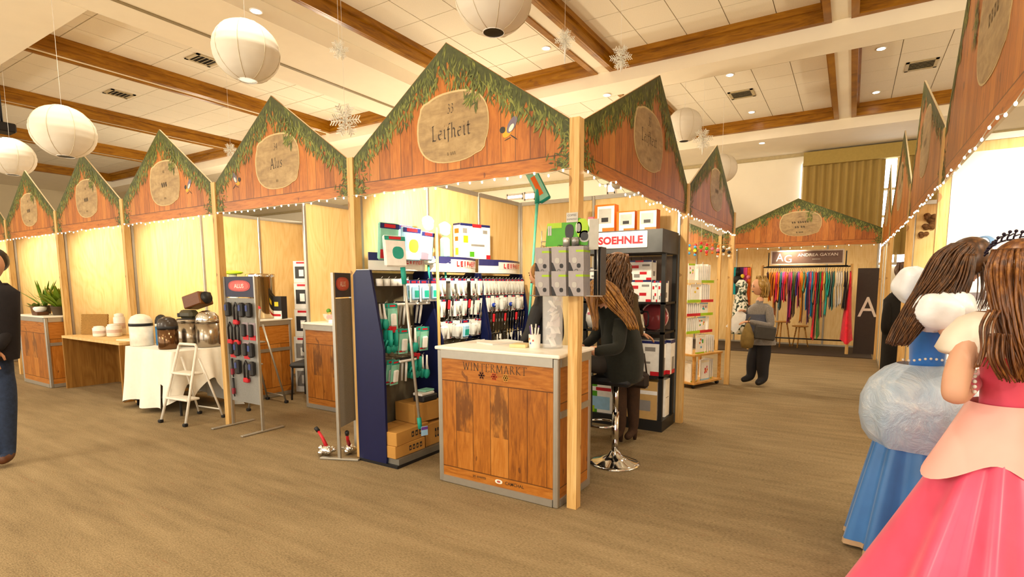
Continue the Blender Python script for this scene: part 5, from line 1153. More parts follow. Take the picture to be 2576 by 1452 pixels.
def jar(x, y, r, h, label, two=False):
    t = thing('ceramic_jar', label, 'jar', (x, y, .781)); MB().lathe([(r * .9, 0), (r, .01), (r, h * .8), (r * .8, h * .86)], 20).obj('body', mat('jar_white', 'f0ece2', .35), t); MB().lathe([(r * .82, h * .86), (r * .82, h * .95), (r * .3, h), (.001, h)], 20, cap=False).obj('lid', MATS['jar_white'], t)
    MB().lathe([(r * 1.01, h * .3), (r * 1.01, h * .55)], 20, cap=False).obj('label_band', mat('jar_band', 'd8c0b4', .5), t)
jar(-7.58, .1, .075, .15, 'short white ceramic jar in front of the woven board'); jar(-7.42, .22, .09, .18, 'wide white ceramic jar near the desk end'); jar(-7.6, .36, .07, .32, 'tall white ceramic jar behind the wide one')
solo(MB().rbox((0, 0, .008), (.3, .22, .016), .003), 'leaflet_pile', K['cream'], 'flat pile of pale leaflets at the desk end', 'leaflets', (-6.58, .1, .781), .2)
# ---- potted plants on the far counter
def plant(x, y, r, label, n, Lf, colr, pot='4a3a24', up=.7, seed=1, kind='blade'):
    rr = random.Random(seed); t = thing('potted_plant', label, 'plant', (x, y, CT)); MB().lathe([(r * .75, 0), (r, .12), (r * 1.08, .13), (r * .9, .13), (r * .85, .1)], 18, cap=False).lathe([(.001, .1), (r * .87, .1)], 18, cap=False).obj('pot', mat('pot_' + pot, pot, .6), t)
    lm = mat('leaf_' + colr, colr, .45, var=.2, vs=30)
    for i in range(n):
        a = rr.random() * 6.28; L = Lf * rr.uniform(.6, 1.1); e = up * rr.uniform(.6, 1.25); w = .016 if kind == 'blade' else .035; pts = []
        for j in range(6):
            s = j / 5; rad = L * s * math.cos(e) + .02; z = .1 + L * (s * math.sin(e) - .35 * s * s * (1 - up * .5)); ww = w * math.sin(math.pi * min(.97, .12 + s * .85)); pts.append((rad, z, ww))
        m = MB(); vs = []
        for rad, z, ww in pts: vs += [(rad * math.cos(a) - ww * math.sin(a), rad * math.sin(a) + ww * math.cos(a), z), (rad * math.cos(a) + ww * math.sin(a), rad * math.sin(a) - ww * math.cos(a), z)]
        m.add(vs, [(2 * j, 2 * j + 1, 2 * j + 3, 2 * j + 2) for j in range(5)], 0, True); m.obj('leaf', lm, t)
plant(-9.35, .05, .09, 'spiky green plant in a dark pot at the far end of its counter', 14, .55, '5f8a22', up=1.1, seed=2)
plant(-8.95, .1, .1, 'bushy yellow green plant in a dark pot on the far counter', 34, .4, '9a9a1e', up=1.1, seed=3, kind='leaf'); plant(-8.68, .02, .1, 'bushy dark green plant at the counter end by the desk', 34, .42, '6c861c', up=1.15, seed=4, kind='leaf')
plant(-9.15, -.12, .06, 'small plant in a low brown pot before the bushy plants', 9, .14, '6c7a2a', '6a4c2a', .8, 5, 'leaf')
solo(MB().lathe([(.05, 0), (.075, .03), (.08, .06), (.06, .075), (.001, .08)], 18, cap=False), 'white_bowl', K['white'], 'white rounded bowl among the potted plants', 'bowl', (-8.9, -.14, CT + .05))
solo(MB().rbox((0, 0, .025), (.2, .14, .05), .006), 'planter_box', K['brown'], 'low brown box carrying the white bowl', 'box', (-8.9, -.14, CT))
def onY(px, py, Y):
    o = CAM0.copy(); d = at(px, py, 1.0) - o; return o + d * ((Y - o.y) / d.y)
# ------------------------------------------------------------------ toy and picture-book rack
M_RACK = timber('rack_wood', 'b07a34', 'cf9a50', 'dcb06a', (1, 6, 6)); RK = math.radians(70); rc = Vector((-.325, 4.55, 0)); e1 = Vector((math.cos(RK), math.sin(RK), 0)); e2 = Vector((-math.sin(RK), math.cos(RK), 0))
org = rc + e1 * .365 + e2 * .2
tr = thing('book_rack', 'wheeled wooden rack of picture books at the end post', 'rack', org, RK)
for sx in (-1, 1):
    for sy in (-1, 1):
        MB().lathe([(.03, -.014), (.03, .014)], 12, T=rot('Y', math.pi / 2, (sx * .31, sy * .15, .03))).obj('caster', M_BLACK, tr); MB().box(sx * .33 - .018, sx * .33 + .018, sy * .17 - .018, sy * .17 + .018, .08, .475).obj('leg', M_RACK, tr)
MB().box(-.365, .365, -.2, .2, .06, .085).obj('base_board', M_RACK, tr); MB().box(-.365, .365, -.2, .2, .475, .5).obj('top_board', M_RACK, tr)
TZs = [(.81, 'lime'), (1.07, 'red'), (1.27, 'lime'), (1.56, 'cream')]
for z, c in TZs:
    MB().box(-.33, .33, -.02, .19, z - .012, z).obj('tier', mat('tier_clear', 'd8cfae', .4), tr); MB().box(-.33, .0, -.03, -.02, z - .02, z + .02).obj('tier_lip', K[c], tr); MB().box(.0, .33, -.03, -.02, z - .02, z + .02).obj('tier_lip', K['red' if c == 'lime' else 'lime'], tr)
for sx in (-1, 1): MB().box(sx * .335 - .006, sx * .335 + .006, .17, .19, .5, 1.86).obj('tier_upright', M_HOOK, tr)
rr = random.Random(8); dots = ['red', 'yellow', 'green', 'blue', 'orange', 'teal', 'pink']
def book(x, y, z, w, d, h, rz, label, group, seed, top=None):
    r2 = random.Random(seed); pr = [('f', 0, 1, 0, .08, 1), ('f', 0, 1, .9, 1, 2)]
    for i in range(6):
        u, v = r2.uniform(.15, .72), r2.uniform(.2, .72); pr.append(('f', u, u + .16, v, v + .11, 3 + i % 3))
    pr.append(('l', 0, 1, .0, .08, 1)); p = org + e1 * x + e2 * y
    cs = [K['white']] + [K[r2.choice(['lime', 'yellow', 'sky', 'cream'])], K[r2.choice(['sky', 'cream', 'lime', 'white'])]] + [K[r2.choice(dots)] for _ in range(3)]
    solo(pbox(MB(), w, d, h, 0, pr), 'picture_book', cs, label, 'book', (p.x, p.y, z), RK + rz, group)
tier = [(.086, .3, 'on the base board', .02), (.501, .27, 'on the wooden top board', .02), (.811, .22, 'on the lowest lipped tier', .03), (1.071, .17, 'on the second lipped tier', .03), (1.271, .25, 'on the third lipped tier', .03), (1.561, .26, 'on the uppermost lipped tier', .03)]
for k, (z, h, wh, y0) in enumerate(tier):
    face = [.02, -.12, .1, .15, -.08, -.2][k]
    book(face, -.12 if k < 2 else .02, z, .2 if k < 5 else .16, .02, h * 1.0, 0, 'picture book with its coloured cover facing out ' + wh, None, k * 20)
    x = -.29; i = 0
    while x < .3:
        if abs(x - face) > (.13 if k < 5 else .11): book(x, .06 if k > 1 else -.02, z, .2 if k < 2 else .15, .018, h * rr.uniform(.9, 1.0), math.pi / 2 - .25, 'thin picture book standing edge on ' + wh, 'edge on picture books ' + wh, k * 20 + i + 1)
        x += .05; i += 1
# hanging mobiles over the rack
for i, (px, py, d) in enumerate(((1737, 590, 7.4), (1752, 600, 7.3), (1772, 597, 7.7), (1790, 605, 7.8), (1805, 596, 8.1), (1822, 606, 8.3))):
    q = .08 + i * .17; p = Vector((-.75 + .7 * q, 4.1 + 1.1 * q, 2.08 - .02 * (i % 3))); t = thing('bead_mobile', ['mobile of yellow and red beads over the picture books', 'mobile of white beads with a red ball over the picture books', 'mobile of blue and yellow beads beside the inner post', 'mobile of red and green beads over the rack middle', 'mobile of orange and pink beads near the end post', 'mobile of white and black beads at the end post'][i], 'mobile', p)
    MB().tube([(0, 0, -.18), (0, 0, 2.435 - p.z)], .002, 4).obj('cord', M_WIRE, t); MB().tube([(-.09, 0, .06), (.09, 0, .06)], .006, 6).obj('cross_bar', M_RACK, t)
    cc = [['yellow', 'red'], ['white', 'red'], ['blue', 'yellow'], ['red', 'green'], ['orange', 'pink'], ['white', 'dark']][i]
    for s in (-.08, 0, .08):
        for q in range(3): MB().ell((s, 0, .03 - q * .055 - abs(s) * .3), .02 + .006 * (q % 2), 8, 6).obj('bead', K[cc[q % 2]], t)
    MB().tube([(-.08, 0, -.12), (-.08, 0, .06)], .0015, 4).obj('cord', M_WIRE, t); MB().tube([(.08, 0, -.12), (.08, 0, .06)], .0015, 4).obj('cord', M_WIRE, t)
# thin batten the mobiles hang from
tag(MB().box(0, 1.29, -.012, .012, 0, .03).obj('hanging_batten', M_POST, None, (-.75, 4.1, 2.435), math.atan2(1.1, .7)), 'thin wooden batten above the toy rack carrying the bead mobiles', 'batten')
# ------------------------------------------------------------------ clothes booth
stru(MB().box(FX0 - 3.1, 2.0, FY + .06, FY + 2.08, .0, .012).obj('booth_floor', mat('dark_mat', '3c2f24', .95, var=.15, vs=40)))
RYc = 10.1
x0, x1 = onY(1917, 700, RYc).x, onY(2141, 700, RYc).x
cf = thing('clothes_rail', 'pine clothes frame with black bars in the booth at the aisle end', 'clothes rail', ((x0 + x1) / 2, RYc, 0)); hw = (x1 - x0) / 2
for s in (-1, 1): MB().tube([(s * hw, 0, .013), (s * (hw + .0), 0, 1.95)], .032, 4, sm=False).obj('frame_post', M_POST, cf)
for z, r in ((1.9, .014), (.3, .016)): MB().tube([(-hw, 0, z), (hw, 0, z)], r, 8).obj('bar', M_BLACK, cf)
sg = thing('shop_sign', 'brown sign lettered AG Andrea Gayan above the clothes rail', 'sign', (.67, RYc - .03, 1.93)); 
MB().box(-.72, .72, -.02, .0, .02, .34).obj('frame', mat('sign_frame', 'cdbfae', .5), sg); MB().box(-.69, .69, -.024, -.019, .05, .31).obj('panel', mat('sign_brown', '6b5248', .45), sg)
for s in (-1, 1): MB().tube([(s * .76, -.0, -.02), (s * .76, 0, .3)], .012, 8).obj('bracket_post', M_BLACK, sg)
MB().tube([(-.8, 0, -.015), (.8, 0, -.015)], .012, 8).obj('bracket_bar', M_BLACK, sg)
m = MB(); text(m, 'A', .25, rot('X', 0, (-.53, -.0256, .1)), 0, .0, .9); text(m, 'G', .24, rot('X', 0, (-.36, -.0266, .07)), 0, .0, 1.0); text(m, 'ANDREA GAYAN', .088, rot('X', 0, (.22, -.0256, .2)), 0, .01, 1.15); pen(m, '~~~~~~~~', .05, rot('X', 0, (.2, -.0256, .12)), 0, .12, 30, .9)
m.obj('lettering', mat('sign_letters', 'e4dcd2', .4), sg)['kind'] = 'stuff'
GAR = '505:5a2c3c:590 540:f2a20c:700 568:f39a10:660 595:f08a10:890 618:e8306a:720 640:f07a12:715 664:2a7a8a:800 690:d23aa0:690 713:f0283c:710 740:f58a1a:640 762:8a2a6a:960 785:c8286a:910 805:3f6a3a:700 824:6a5a18:880 848:4a3aa0:640 868:b02a7a:780 890:f07a1a:690 907:d88a1a:950 926:6ac89a:610 945:f07a30:555 965:1a8ad8:800 985:5a2a7a:960 1003:e0508a:870 1022:1a90d0:900 1042:a08a5a:740 1062:f0202c:1140 1088:4a4a5a:730 1110:3aa04a:1120 1132:e02a3c:900 1156:e8c86a:720 1184:20b0a8:880 1210:1fc0b8:660 1236:6a6a6a:790 1260:3a7a7a:800 1300:f4f0ec:780 1326:f6f3ee:770 1352:eeeef4:760 1388:2a2024:800 1412:3a2c2c:790 1448:e82038:1180'
CN = {'5a2c3c': 'maroon', 'f2a20c': 'amber', 'f39a10': 'golden', 'f08a10': 'orange', 'e8306a': 'hot pink', 'f07a12': 'tangerine', '2a7a8a': 'petrol', 'd23aa0': 'magenta', 'f0283c': 'scarlet', 'f58a1a': 'apricot orange', '8a2a6a': 'plum', 'c8286a': 'raspberry', '3f6a3a': 'forest green', '6a5a18': 'olive', '4a3aa0': 'indigo', 'b02a7a': 'fuchsia', 'f07a1a': 'bright orange', 'd88a1a': 'ochre', '6ac89a': 'mint green', 'f07a30': 'coral', '1a8ad8': 'bright blue', '5a2a7a': 'purple', 'e0508a': 'rose pink', '1a90d0': 'sky blue', 'a08a5a': 'tan patterned', 'f0202c': 'long red', '4a4a5a': 'slate', '3aa04a': 'long green', 'e02a3c': 'crimson', 'e8c86a': 'pale yellow', '20b0a8': 'teal', '1fc0b8': 'turquoise', '6a6a6a': 'grey', '3a7a7a': 'dark teal', 'f4f0ec': 'white', 'f6f3ee': 'ivory', 'eeeef4': 'lilac white', '2a2024': 'black', '3a2c2c': 'brown black', 'e82038': 'flared red'}
hg = MB().tube([(0, 0, .0), (.0, 0, .05), (.018, 0, .075), (.0, 0, .092), (-.012, 0, .08)], .004, 5).tube([(0, -.17, -.05), (0, 0, .0), (0, .17, -.05)], .006, 5).mesh('hanger', M_BLACK)
for i, g in enumerate(GAR.split()):
    cx, hx, by = g.split(':'); px, py = 1820 + float(cx) / 4.5375, 600 + float(by) / 4.5375; top = Vector((onY(px, 690, RYc).x, RYc, 1.80)); L = max(.35, top.z - onY(px, py, RYc).z); rr = random.Random(i)
    t = thing('garment', f'{CN[hx]} garment hanging on the pine clothes rail', 'garment', top); ob('hanger', hg, t)
    m = MB(); rows = 8; n = 14; vs = []
    for j in range(rows + 1):
        s = j / rows; z = .0 - L * s; wy = .05 + .16 * min(1, s * 6) + .03 * s; wx = .011 + .005 * min(1, s * 3) + (.016 if L > 1.2 else .004) * s
        if hx == 'e82038': wx += .07 * s
        for k in range(n):
            th = 2 * math.pi * k / n; f = 1 + .22 * s * math.sin(th * 4 + i); vs.append((wx * f * math.cos(th) + .01 * math.sin(s * 5 + i), wy * f * math.sin(th), z + (.04 * math.sin(th * 2 + i) * s if j == rows else 0)))
    fs = [(j * n + (k + 1) % n, j * n + k, (j + 1) * n + k, (j + 1) * n + (k + 1) % n) for j in range(rows) for k in range(n)]
    m.add(vs, fs + [tuple(range(n))], 0, True); m.obj('cloth', mat('cloth_' + hx, hx, .75, var=.15, vs=14, sheen=.2), t)
    if L > .6:   # sleeves
        for s in (-1, 1): MB().tube([(0, s * .17, -.03), (.01, s * .2, -.2), (.0, s * .19, -.42 * min(1, L))], [.014, .017, .018], 8).obj('sleeve', MATS['cloth_' + hx], t)
# scarf frame and patterned dress left of the rail
sf = thing('scarf_stand', 'tall pine frame left of the clothes rail', 'frame', (-.67, 9.92, 0))
for s in (-1, 1): MB().box(s * .24 - .02, s * .24 + .02, -.02, .02, .013, 1.98).obj('frame_post', M_POST, sf)
MB().tube([(-.24, 0, 1.9), (.24, 0, 1.9)], .012, 8).obj('bar', M_BLACK, sf)
for i, (hx, L, n) in enumerate((('e02040', .5, 'red'), ('18a0a8', .62, 'turquoise'), ('3a2028', .6, 'dark brown'), ('5a3a80', .55, 'violet'), ('d8488a', .5, 'pink'), ('e86a20', 1.1, 'orange'))):
    m = pleats(-.04, .04, -L, 0, 0, .014, .03, seed=i); solo(m, 'scarf', mat('scarf_' + hx, hx, .8, var=.15), n + ' scarf hanging on the pine frame left of the rail', 'scarf', (-.86 + i * .078, 9.885, 1.9))
k = N('patterned_cloth'); v = k.noise(9, 3, (1, 1, .8), .6, (0, 0, 0), 1.0); M_PAT = k.done(k.ramp(v, [(.42, '1e2420'), (.47, '6d8672'), (.52, 'e9e6dc'), (.7, 'f2efe6')]), .8)
dm = MB(); vs = []
m = MB().lathe([(.2, -1.25), (.19, -.9), (.15, -.5), (.11, -.3), (.13, -.1), (.06, 0)], 20, wob=lambda th, j: 1 + .08 * math.sin(th * 6), T=Matrix.Diagonal((1, .5, 1, 1)))
solo(m, 'patterned_dress', M_PAT, 'black and white patterned dress on the pine frame behind the person in the grey jacket', 'dress', (-.6, 9.78, 1.62))
solo(MB().ell((0, 0, 0), (.05, .03, .05), 10, 7), 'yellow_flower', K['yellow'], 'yellow cloth flower pinned above the patterned dress', 'flower', (-.6, 9.83, 1.7)); solo(MB().ell((0, 0, 0), (.045, .03, .045), 10, 7), 'pink_flower', K['pink'], 'pink cloth flower pinned above the patterned dress', 'flower', (-.47, 9.83, 1.68))
solo(MB().ell((0, 0, 0), (.1, .07, .12), 12, 8).tube([(0, 0, .1), (0, 0, .24)], .05, 10), 'dress_form', M_BLACK, 'black dress form neck above the patterned dress', 'dress form', (-.7, 9.83, 1.62))
def stool3(x, y, h, label):
    t = thing('wooden_stool', label, 'stool', (x, y, .012)); MB().lathe([(.17, h - .03), (.18, h - .015), (.17, h)], 20).obj('seat', M_RACK, t)
    for i in range(3): a = i * 2.094 + .4; MB().tube([(.2 * math.cos(a), .2 * math.sin(a), 0), (.1 * math.cos(a), .1 * math.sin(a), h - .03)], [.013, .018], 8).obj('leg', M_RACK, t)
stool3(.18, 10.9, .62, 'taller round wooden stool behind the clothes rail'); stool3(.56, 11.0, .52, 'lower round wooden stool behind the clothes rail')
bp = thing('dark_banner', 'dark brown banner panel with white letter beside the clothes booth post', 'banner', (1.86, 10.35, 0)); MB().box(-.2, .22, -.01, .01, .013, 1.86).obj('panel', mat('banner_brown', '33261f', .5), bp)
m = MB(); text(m, 'A', .62, rot('X', 0, (.02, -.0112, .82)), 0, 0, .85); m.obj('lettering', MATS['sign_letters'], bp)['kind'] = 'stuff'
# ------------------------------------------------------------------ booths across the aisle
partition((XR + .05, 2.05), (XR + 2.6, 2.05), 'plywood partition carrying the white car banner across the aisle', 2.62)
bn = thing('car_banner', 'large white banner with a pale silver car picture across the aisle', 'banner', (XR + .04, 2.03, 0))
MB().box(.0, 2.5, -.008, .0, .2, 2.5).obj('sheet', mat('banner_white', 'f6f3f2', .5, var=.01), bn)
car = [(.1, 1.2), (.3, 1.12), (1.6, 1.1), (1.75, 1.3), (1.7, 1.5), (1.4, 1.58), (1.15, 1.78), (.6, 1.8), (.35, 1.6), (.12, 1.5)]
MB().prism(car, -.0095, -.008).obj('car_print', mat('car_silver', 'd6d0d0', .4), bn); MB().prism([(.42, 1.6), (1.1, 1.58), (1.0, 1.74), (.62, 1.76)], -.0105, -.009).obj('window_print', mat('car_glass', '9c949a', .3), bn)
MB().prism([(.14, 1.4), (.5, 1.42), (.48, 1.47), (.15, 1.46)], -.0105, -.009).obj('grille_print', mat('car_dark', '6f666c', .4), bn)
for x in (.45, 1.4): MB().prism(oval(x, 1.16, .15, .15, 20, False), -.0108, -.009).obj('wheel_print', mat('car_dark', '6f666c', .4), bn)
for i, (px, py, s) in enumerate(((2352, 560, .09), (2338, 575, .07), (2362, 545, .08), (2322, 592, .05), (2367, 590, .05), (2330, 545, .05))):
    p = onY(px, py, 4.66); rr = random.Random(i); m = MB()
    for q in range(5): m.ell((rr.uniform(-.6, .6) * s, rr.uniform(-.3, .2) * s, rr.uniform(-.5, .5) * s), (s * rr.uniform(.4, .7), s * .5, s * rr.uniform(.35, .6)), 9, 6)
    solo(m, 'bark_ornament', mat('bark', '6b4a2a', .9, var=.3, vs=25, bump=.5), ['large brown bark ornament on the pale wall across the aisle', 'brown bark ornament touching the large one', 'brown bark ornament above the large one', 'lowest small bark ornament beside the string lights', 'small bark ornament right of the others', 'small bark ornament nearest the string lights'][i], 'ornament', p)
solo(MB().box(-.11, .11, -.004, .004, -.18, .18), 'white_notice', K['white'], 'white notice sheet on the side wall across the aisle', 'notice', (2.071, 7.95, 1.35), -math.pi / 2)
# high daylight windows of the far wall, seen over the corner booth walls
for n, (ax, ay, bx, by) in enumerate(((1276, 488, 1316, 503), (1320, 484, 1346, 503), (1528, 462, 1548, 486))):
    a, b_ = onY(ax, by, 11.97), onY(bx, ay, 11.97); w_ = stru(ob(f'window_{n + 2}', None, None, ((a.x + b_.x) / 2, 11.99, a.z))); hw_, hh_ = abs(b_.x - a.x) / 2, b_.z - a.z
    MB().box(-hw_, hw_, -.02, 0, 0, hh_).obj('glass', MATS['daylight_glass'], w_)
    for sx in (-1, 1): MB().box(sx * hw_ - .03, sx * hw_ + .03, -.04, 0, -.03, hh_ + .03).obj('frame_side', MATS['window_frame'], w_)
    for z_ in (0, hh_): MB().box(-hw_, hw_, -.04, 0, z_ - .03, z_ + .03).obj('frame_rail', MATS['window_frame'], w_)
# ------------------------------------------------------------------ people
RT = Vector((math.cos(YAW), math.sin(YAW), 0)); FW = Vector((-math.sin(YAW), math.cos(YAW), 0)); UP = Vector((0, 0, 1))
def skin(joints, edges, root=0, sub=2):
    """one continuous surface grown over a jointed skeleton; joints: (point, radius)"""
    me = bpy.data.meshes.new('body'); me.from_pydata([tuple(p) for p, r in joints], edges, []); o = bpy.data.objects.new('body', me); COL.objects.link(o)
    sk = o.modifiers.new('skin', 'SKIN'); sk.use_smooth_shade = True; sk.branch_smoothing = .6
    for i, (p, r) in enumerate(joints):
        v = me.skin_vertices[0].data[i]; v.radius = r if isinstance(r, tuple) else (r, r); v.use_root = i == root
    o.modifiers.new('sub', 'SUBSURF').levels = sub
    dg = bpy.context.evaluated_depsgraph_get(); e = bpy.data.meshes.new_from_object(o.evaluated_get(dg))
    m = MB().add([tuple(v.co) for v in e.vertices], [tuple(p.vertices) for p in e.polygons], 0, True)
    bpy.data.objects.remove(o); bpy.data.meshes.remove(me); bpy.data.meshes.remove(e); return m
def head(mb, c, fwd, up=UP, s=1.0, m0=0):
    """head with nose, sockets, chin, ears; slots m0 skin, +1 eye white, +2 dark, +3 lips"""
    f = Vector(fwd).normalized(); u = (Vector(up) - f * f.dot(Vector(up))).normalized(); r = f.cross(u); T = Matrix((r, f, u)).transposed().to_4x4(); T.translation = Vector(c)
    vs, fs = [], []; n, k = 26, 20; g = lambda a, b: math.exp(-a * a - b * b)
    for j in range(k + 1):
        ph = math.pi * j / k
        for i in range(n):
            th = 2 * math.pi * i / n; x, y, z = math.sin(ph) * math.cos(th), math.sin(ph) * math.sin(th), -math.cos(ph)
            q = 1.0; ex = x * (1 - .28 * max(0, -z)) ; ey = y * (1 - .12 * max(0, -z))
            if y > 0:
                ey += .26 * g(x / .14, (z + .12) / .2) - .07 * (g((x - .36) / .2, (z - .1) / .14) + g((x + .36) / .2, (z - .1) / .14)) + .08 * g(x / .25, (z + .5) / .12) + .1 * g(x / .3, (z + .82) / .2)
            vs.append((ex * .074 * s, ey * .094 * s, z * .115 * s))
    for j in range(k):
        for i in range(n): i2 = (i + 1) % n; fs.append((j * n + i, j * n + i2, (j + 1) * n + i2, (j + 1) * n + i))
    mb.add(vs, fs, m0, True, T)
    for sx in (-1, 1):
        mb.ell((sx * .075 * s, .0, .0), (.01 * s, .02 * s, .032 * s), 8, 6, m0, T); mb.ell((sx * .027 * s, .08 * s, .012 * s), (.014 * s, .008 * s, .008 * s), 8, 6, m0 + 1, T); mb.ell((sx * .027 * s, .087 * s, .012 * s), (.006 * s, .004 * s, .006 * s), 8, 6, m0 + 2, T)
        mb.ell((sx * .027 * s, .088 * s, .034 * s), (.018 * s, .005 * s, .004 * s), 8, 4, m0 + 2, T)
    mb.ell((0, .09 * s, -.055 * s), (.024 * s, .008 * s, .008 * s), 10, 6, m0 + 3, T)
def hand(mb, wrist, direction, palm_n, s=1.0, curl=.5, m=0):
    """palm, four unequal bent fingers and a thumb leaving the palm's side"""
    d = Vector(direction).normalized(); nrm = Vector(palm_n); nrm = (nrm - d * nrm.dot(d)).normalized(); sd = d.cross(nrm); w = Vector(wrist)
    pc = w + d * .05 * s; T = Matrix((sd, d, nrm)).transposed().to_4x4(); T.translation = pc
    mb.ell((0, 0, 0), (.042 * s, .056 * s, .017 * s), 12, 8, m, T)
    for i, L in enumerate((.068, .078, .072, .056)):
        b = pc + d * .045 * s + sd * (-.03 + i * .02) * s; a1 = curl * .6; a2 = curl * 1.4
        p1 = b + (d * math.cos(a1) + nrm * math.sin(a1)) * L * .5 * s; p2 = p1 + (d * math.cos(a2) + nrm * math.sin(a2)) * L * .5 * s
        mb.tube([b - d * .02 * s, b, p1, p2], [.0095 * s, .0095 * s, .0085 * s, .006 * s], 7, m)
    b = pc - sd * .036 * s - d * .015 * s; p1 = b + (-sd * .6 + d * .7 + nrm * .3).normalized() * .035 * s; p2 = p1 + (-sd * .2 + d * .9 + nrm * .4).normalized() * .03 * s
    mb.tube([b + sd * .012 * s, b, p1, p2], [.012 * s, .012 * s, .01 * s, .007 * s], 7, m)
def loft(mb, rings, n=36, m=0, wob=None, cap=False, T=None):
    """garment surface through elliptic rings (centre, half width along RT, half depth along FW)"""
    vs = []
    for j, (c, rx, ry) in enumerate(rings):
        for k in range(n):
            th = 2 * math.pi * k / n; q = wob(th, j / (len(rings) - 1)) if wob else 1.0; vs.append(Vector(c) + RT * (rx * q * math.cos(th)) + FW * (ry * q * math.sin(th)))
    fs = [(j * n + k, j * n + (k + 1) % n, (j + 1) * n + (k + 1) % n, (j + 1) * n + k) for j in range(len(rings) - 1) for k in range(n)]
    if cap: fs += [tuple(range(n))[::-1], tuple(range((len(rings) - 1) * n, len(rings) * n))]
    return mb.add(vs, fs, m, True)
def smooth(ps, k=4):
    out = []
    for i in range(len(ps) - 1):
        p0, p1, p2, p3 = ps[max(i - 1, 0)], ps[i], ps[i + 1], ps[min(i + 2, len(ps) - 1)]
        for j in range(k):
            t = j / k; out.append(tuple(.5 * (2 * b + (c - a) * t + (2 * a - 5 * b + 4 * c - d) * t * t + (-a + 3 * b - 3 * c + d) * t ** 3) for a, b, c, d in zip(p0, p1, p2, p3)))
    return out + [tuple(ps[-1])]
def hair(ctrl, n, r=.006, seed=1, curl=0.0, m=0, mb=None):
    """strands following control points (centre, spread sideways, spread in depth)"""
    rr = random.Random(seed); mb = mb or MB()
    for i in range(n):
        a = rr.random() * 6.283; q = math.sqrt(rr.random()); u, v = q * math.cos(a), q * math.sin(a); end = rr.uniform(.82, 1.06); ph = rr.random() * 6
        pts = [Vector(c) + RT * (u * w) + FW * (v * d) for c, w, d in ctrl]; pts = [pts[0]] + [p + Vector((rr.gauss(0, .004), rr.gauss(0, .004), rr.gauss(0, .004))) for p in pts[1:]]
        pts[-1] = pts[-2] + (pts[-1] - pts[-2]) * end; sp = smooth(pts, 4)
        if curl: sp = [tuple(Vector(p) + (RT * math.sin(j * 1.3 + ph) + FW * math.cos(j * 1.3 + ph)) * curl) for j, p in enumerate(sp)]
        L = len(sp); mb.tube(sp, [r * (1.15 - .75 * (j / L) ** 2) for j in range(L)], 5, m, flat=.7)
    return mb
def hair_mat(name, c0, c1, c2):
    k = N(name); f = k.noise(14, 4, (4, 4, .5), .7); return k.done(k.ramp(f, [(.3, c0), (.5, c1), (.72, c2)]), .38, 0, .5)
def sk_mat(name, c): return mat(name, c, .5, var=.04, vs=9)
EYES = [mat('eye_white', 'e8e2da', .3), mat('eye_dark', '2a1c14', .4), mat('lip', 'a8584c', .5)]
def person(label, base, group=None): return thing('person', label, 'person', base)
def put(mb, name, mats, p): o = mb.obj(name, mats, p); o.location = -Vector(p.location); return o
def paint(mb, rule):
    for i, f in enumerate(mb.f):
        c = sum((Vector(mb.v[j]) for j in f), Vector()) / len(f); mb.m[i] = rule(c)
    return mb
def J(lst): return [(at(x, y, d), r) for x, y, d, r in lst]
# ---- girl in the blue gown (back to us, leaning towards the banner)
P = person('person in a blue satin gown with puff sleeves and pale blue headband, leaning forward', (1.98, .5, 0))
D = 2.85
b = skin(J([(2335, 1000, 2.95, .11), (2330, 915, 2.93, (.105, .09)), (2335, 850, 2.9, (.125, .1)), (2345, 775, 2.86, (.135, .1)), (2385, 730, 2.82, .05), (2415, 695, 2.8, .05),
            (2372, 800, 2.74, .058), (2400, 850, 2.66, .046), (2470, 880, 2.8, .036), (2540, 850, 2.98, .03), (2305, 745, 2.98, .055), (2420, 790, 3.2, .04), (2500, 830, 3.35, .032),
            (2310, 1130, 2.97, .09), (2300, 1330, 2.95, .055), (2300, 1452, 2.93, .04), (2365, 1130, 2.97, .09), (2370, 1330, 2.95, .055), (2370, 1452, 2.93, .04), (2330, 1470, 2.9, .03), (2400, 1470, 2.9, .03)]),
         [(0, 1), (1, 2), (2, 3), (3, 4), (4, 5), (3, 6), (6, 7), (7, 8), (8, 9), (3, 10), (10, 11), (11, 12), (0, 13), (13, 14), (14, 15), (0, 16), (16, 17), (17, 18), (15, 19), (18, 20)])
neck = at(2372, 742, 2.83); sl = at(2395, 800, 2.74)
def rule(c):
    return 0 if (c.z > at(2350, 752, 2.86).z) or (c - at(2400, 850, 2.66)).length < .12 or c.x > at(2440, 860, 2.8).x else 1
paint(b, rule)
hc = at(2442, 662, 2.78); hf = (RT * .75 + FW * .55 - UP * .45)
head(b, hc, hf, UP + RT * .4, 1.0, 0)
for i in range(len(b.m)):
    pass
for w, d, pn in ((at(2540, 850, 2.98), RT + FW * .3, -UP), (at(2500, 830, 3.35), RT + FW * .3, -UP)): hand(b, w, d, pn, 1, .6, 0)
M_SKA = sk_mat('skin_warm', 'd3a084'); M_BLUE = mat('blue_satin', '2f74cc', .3, var=.12, vs=6, sheen=.3)
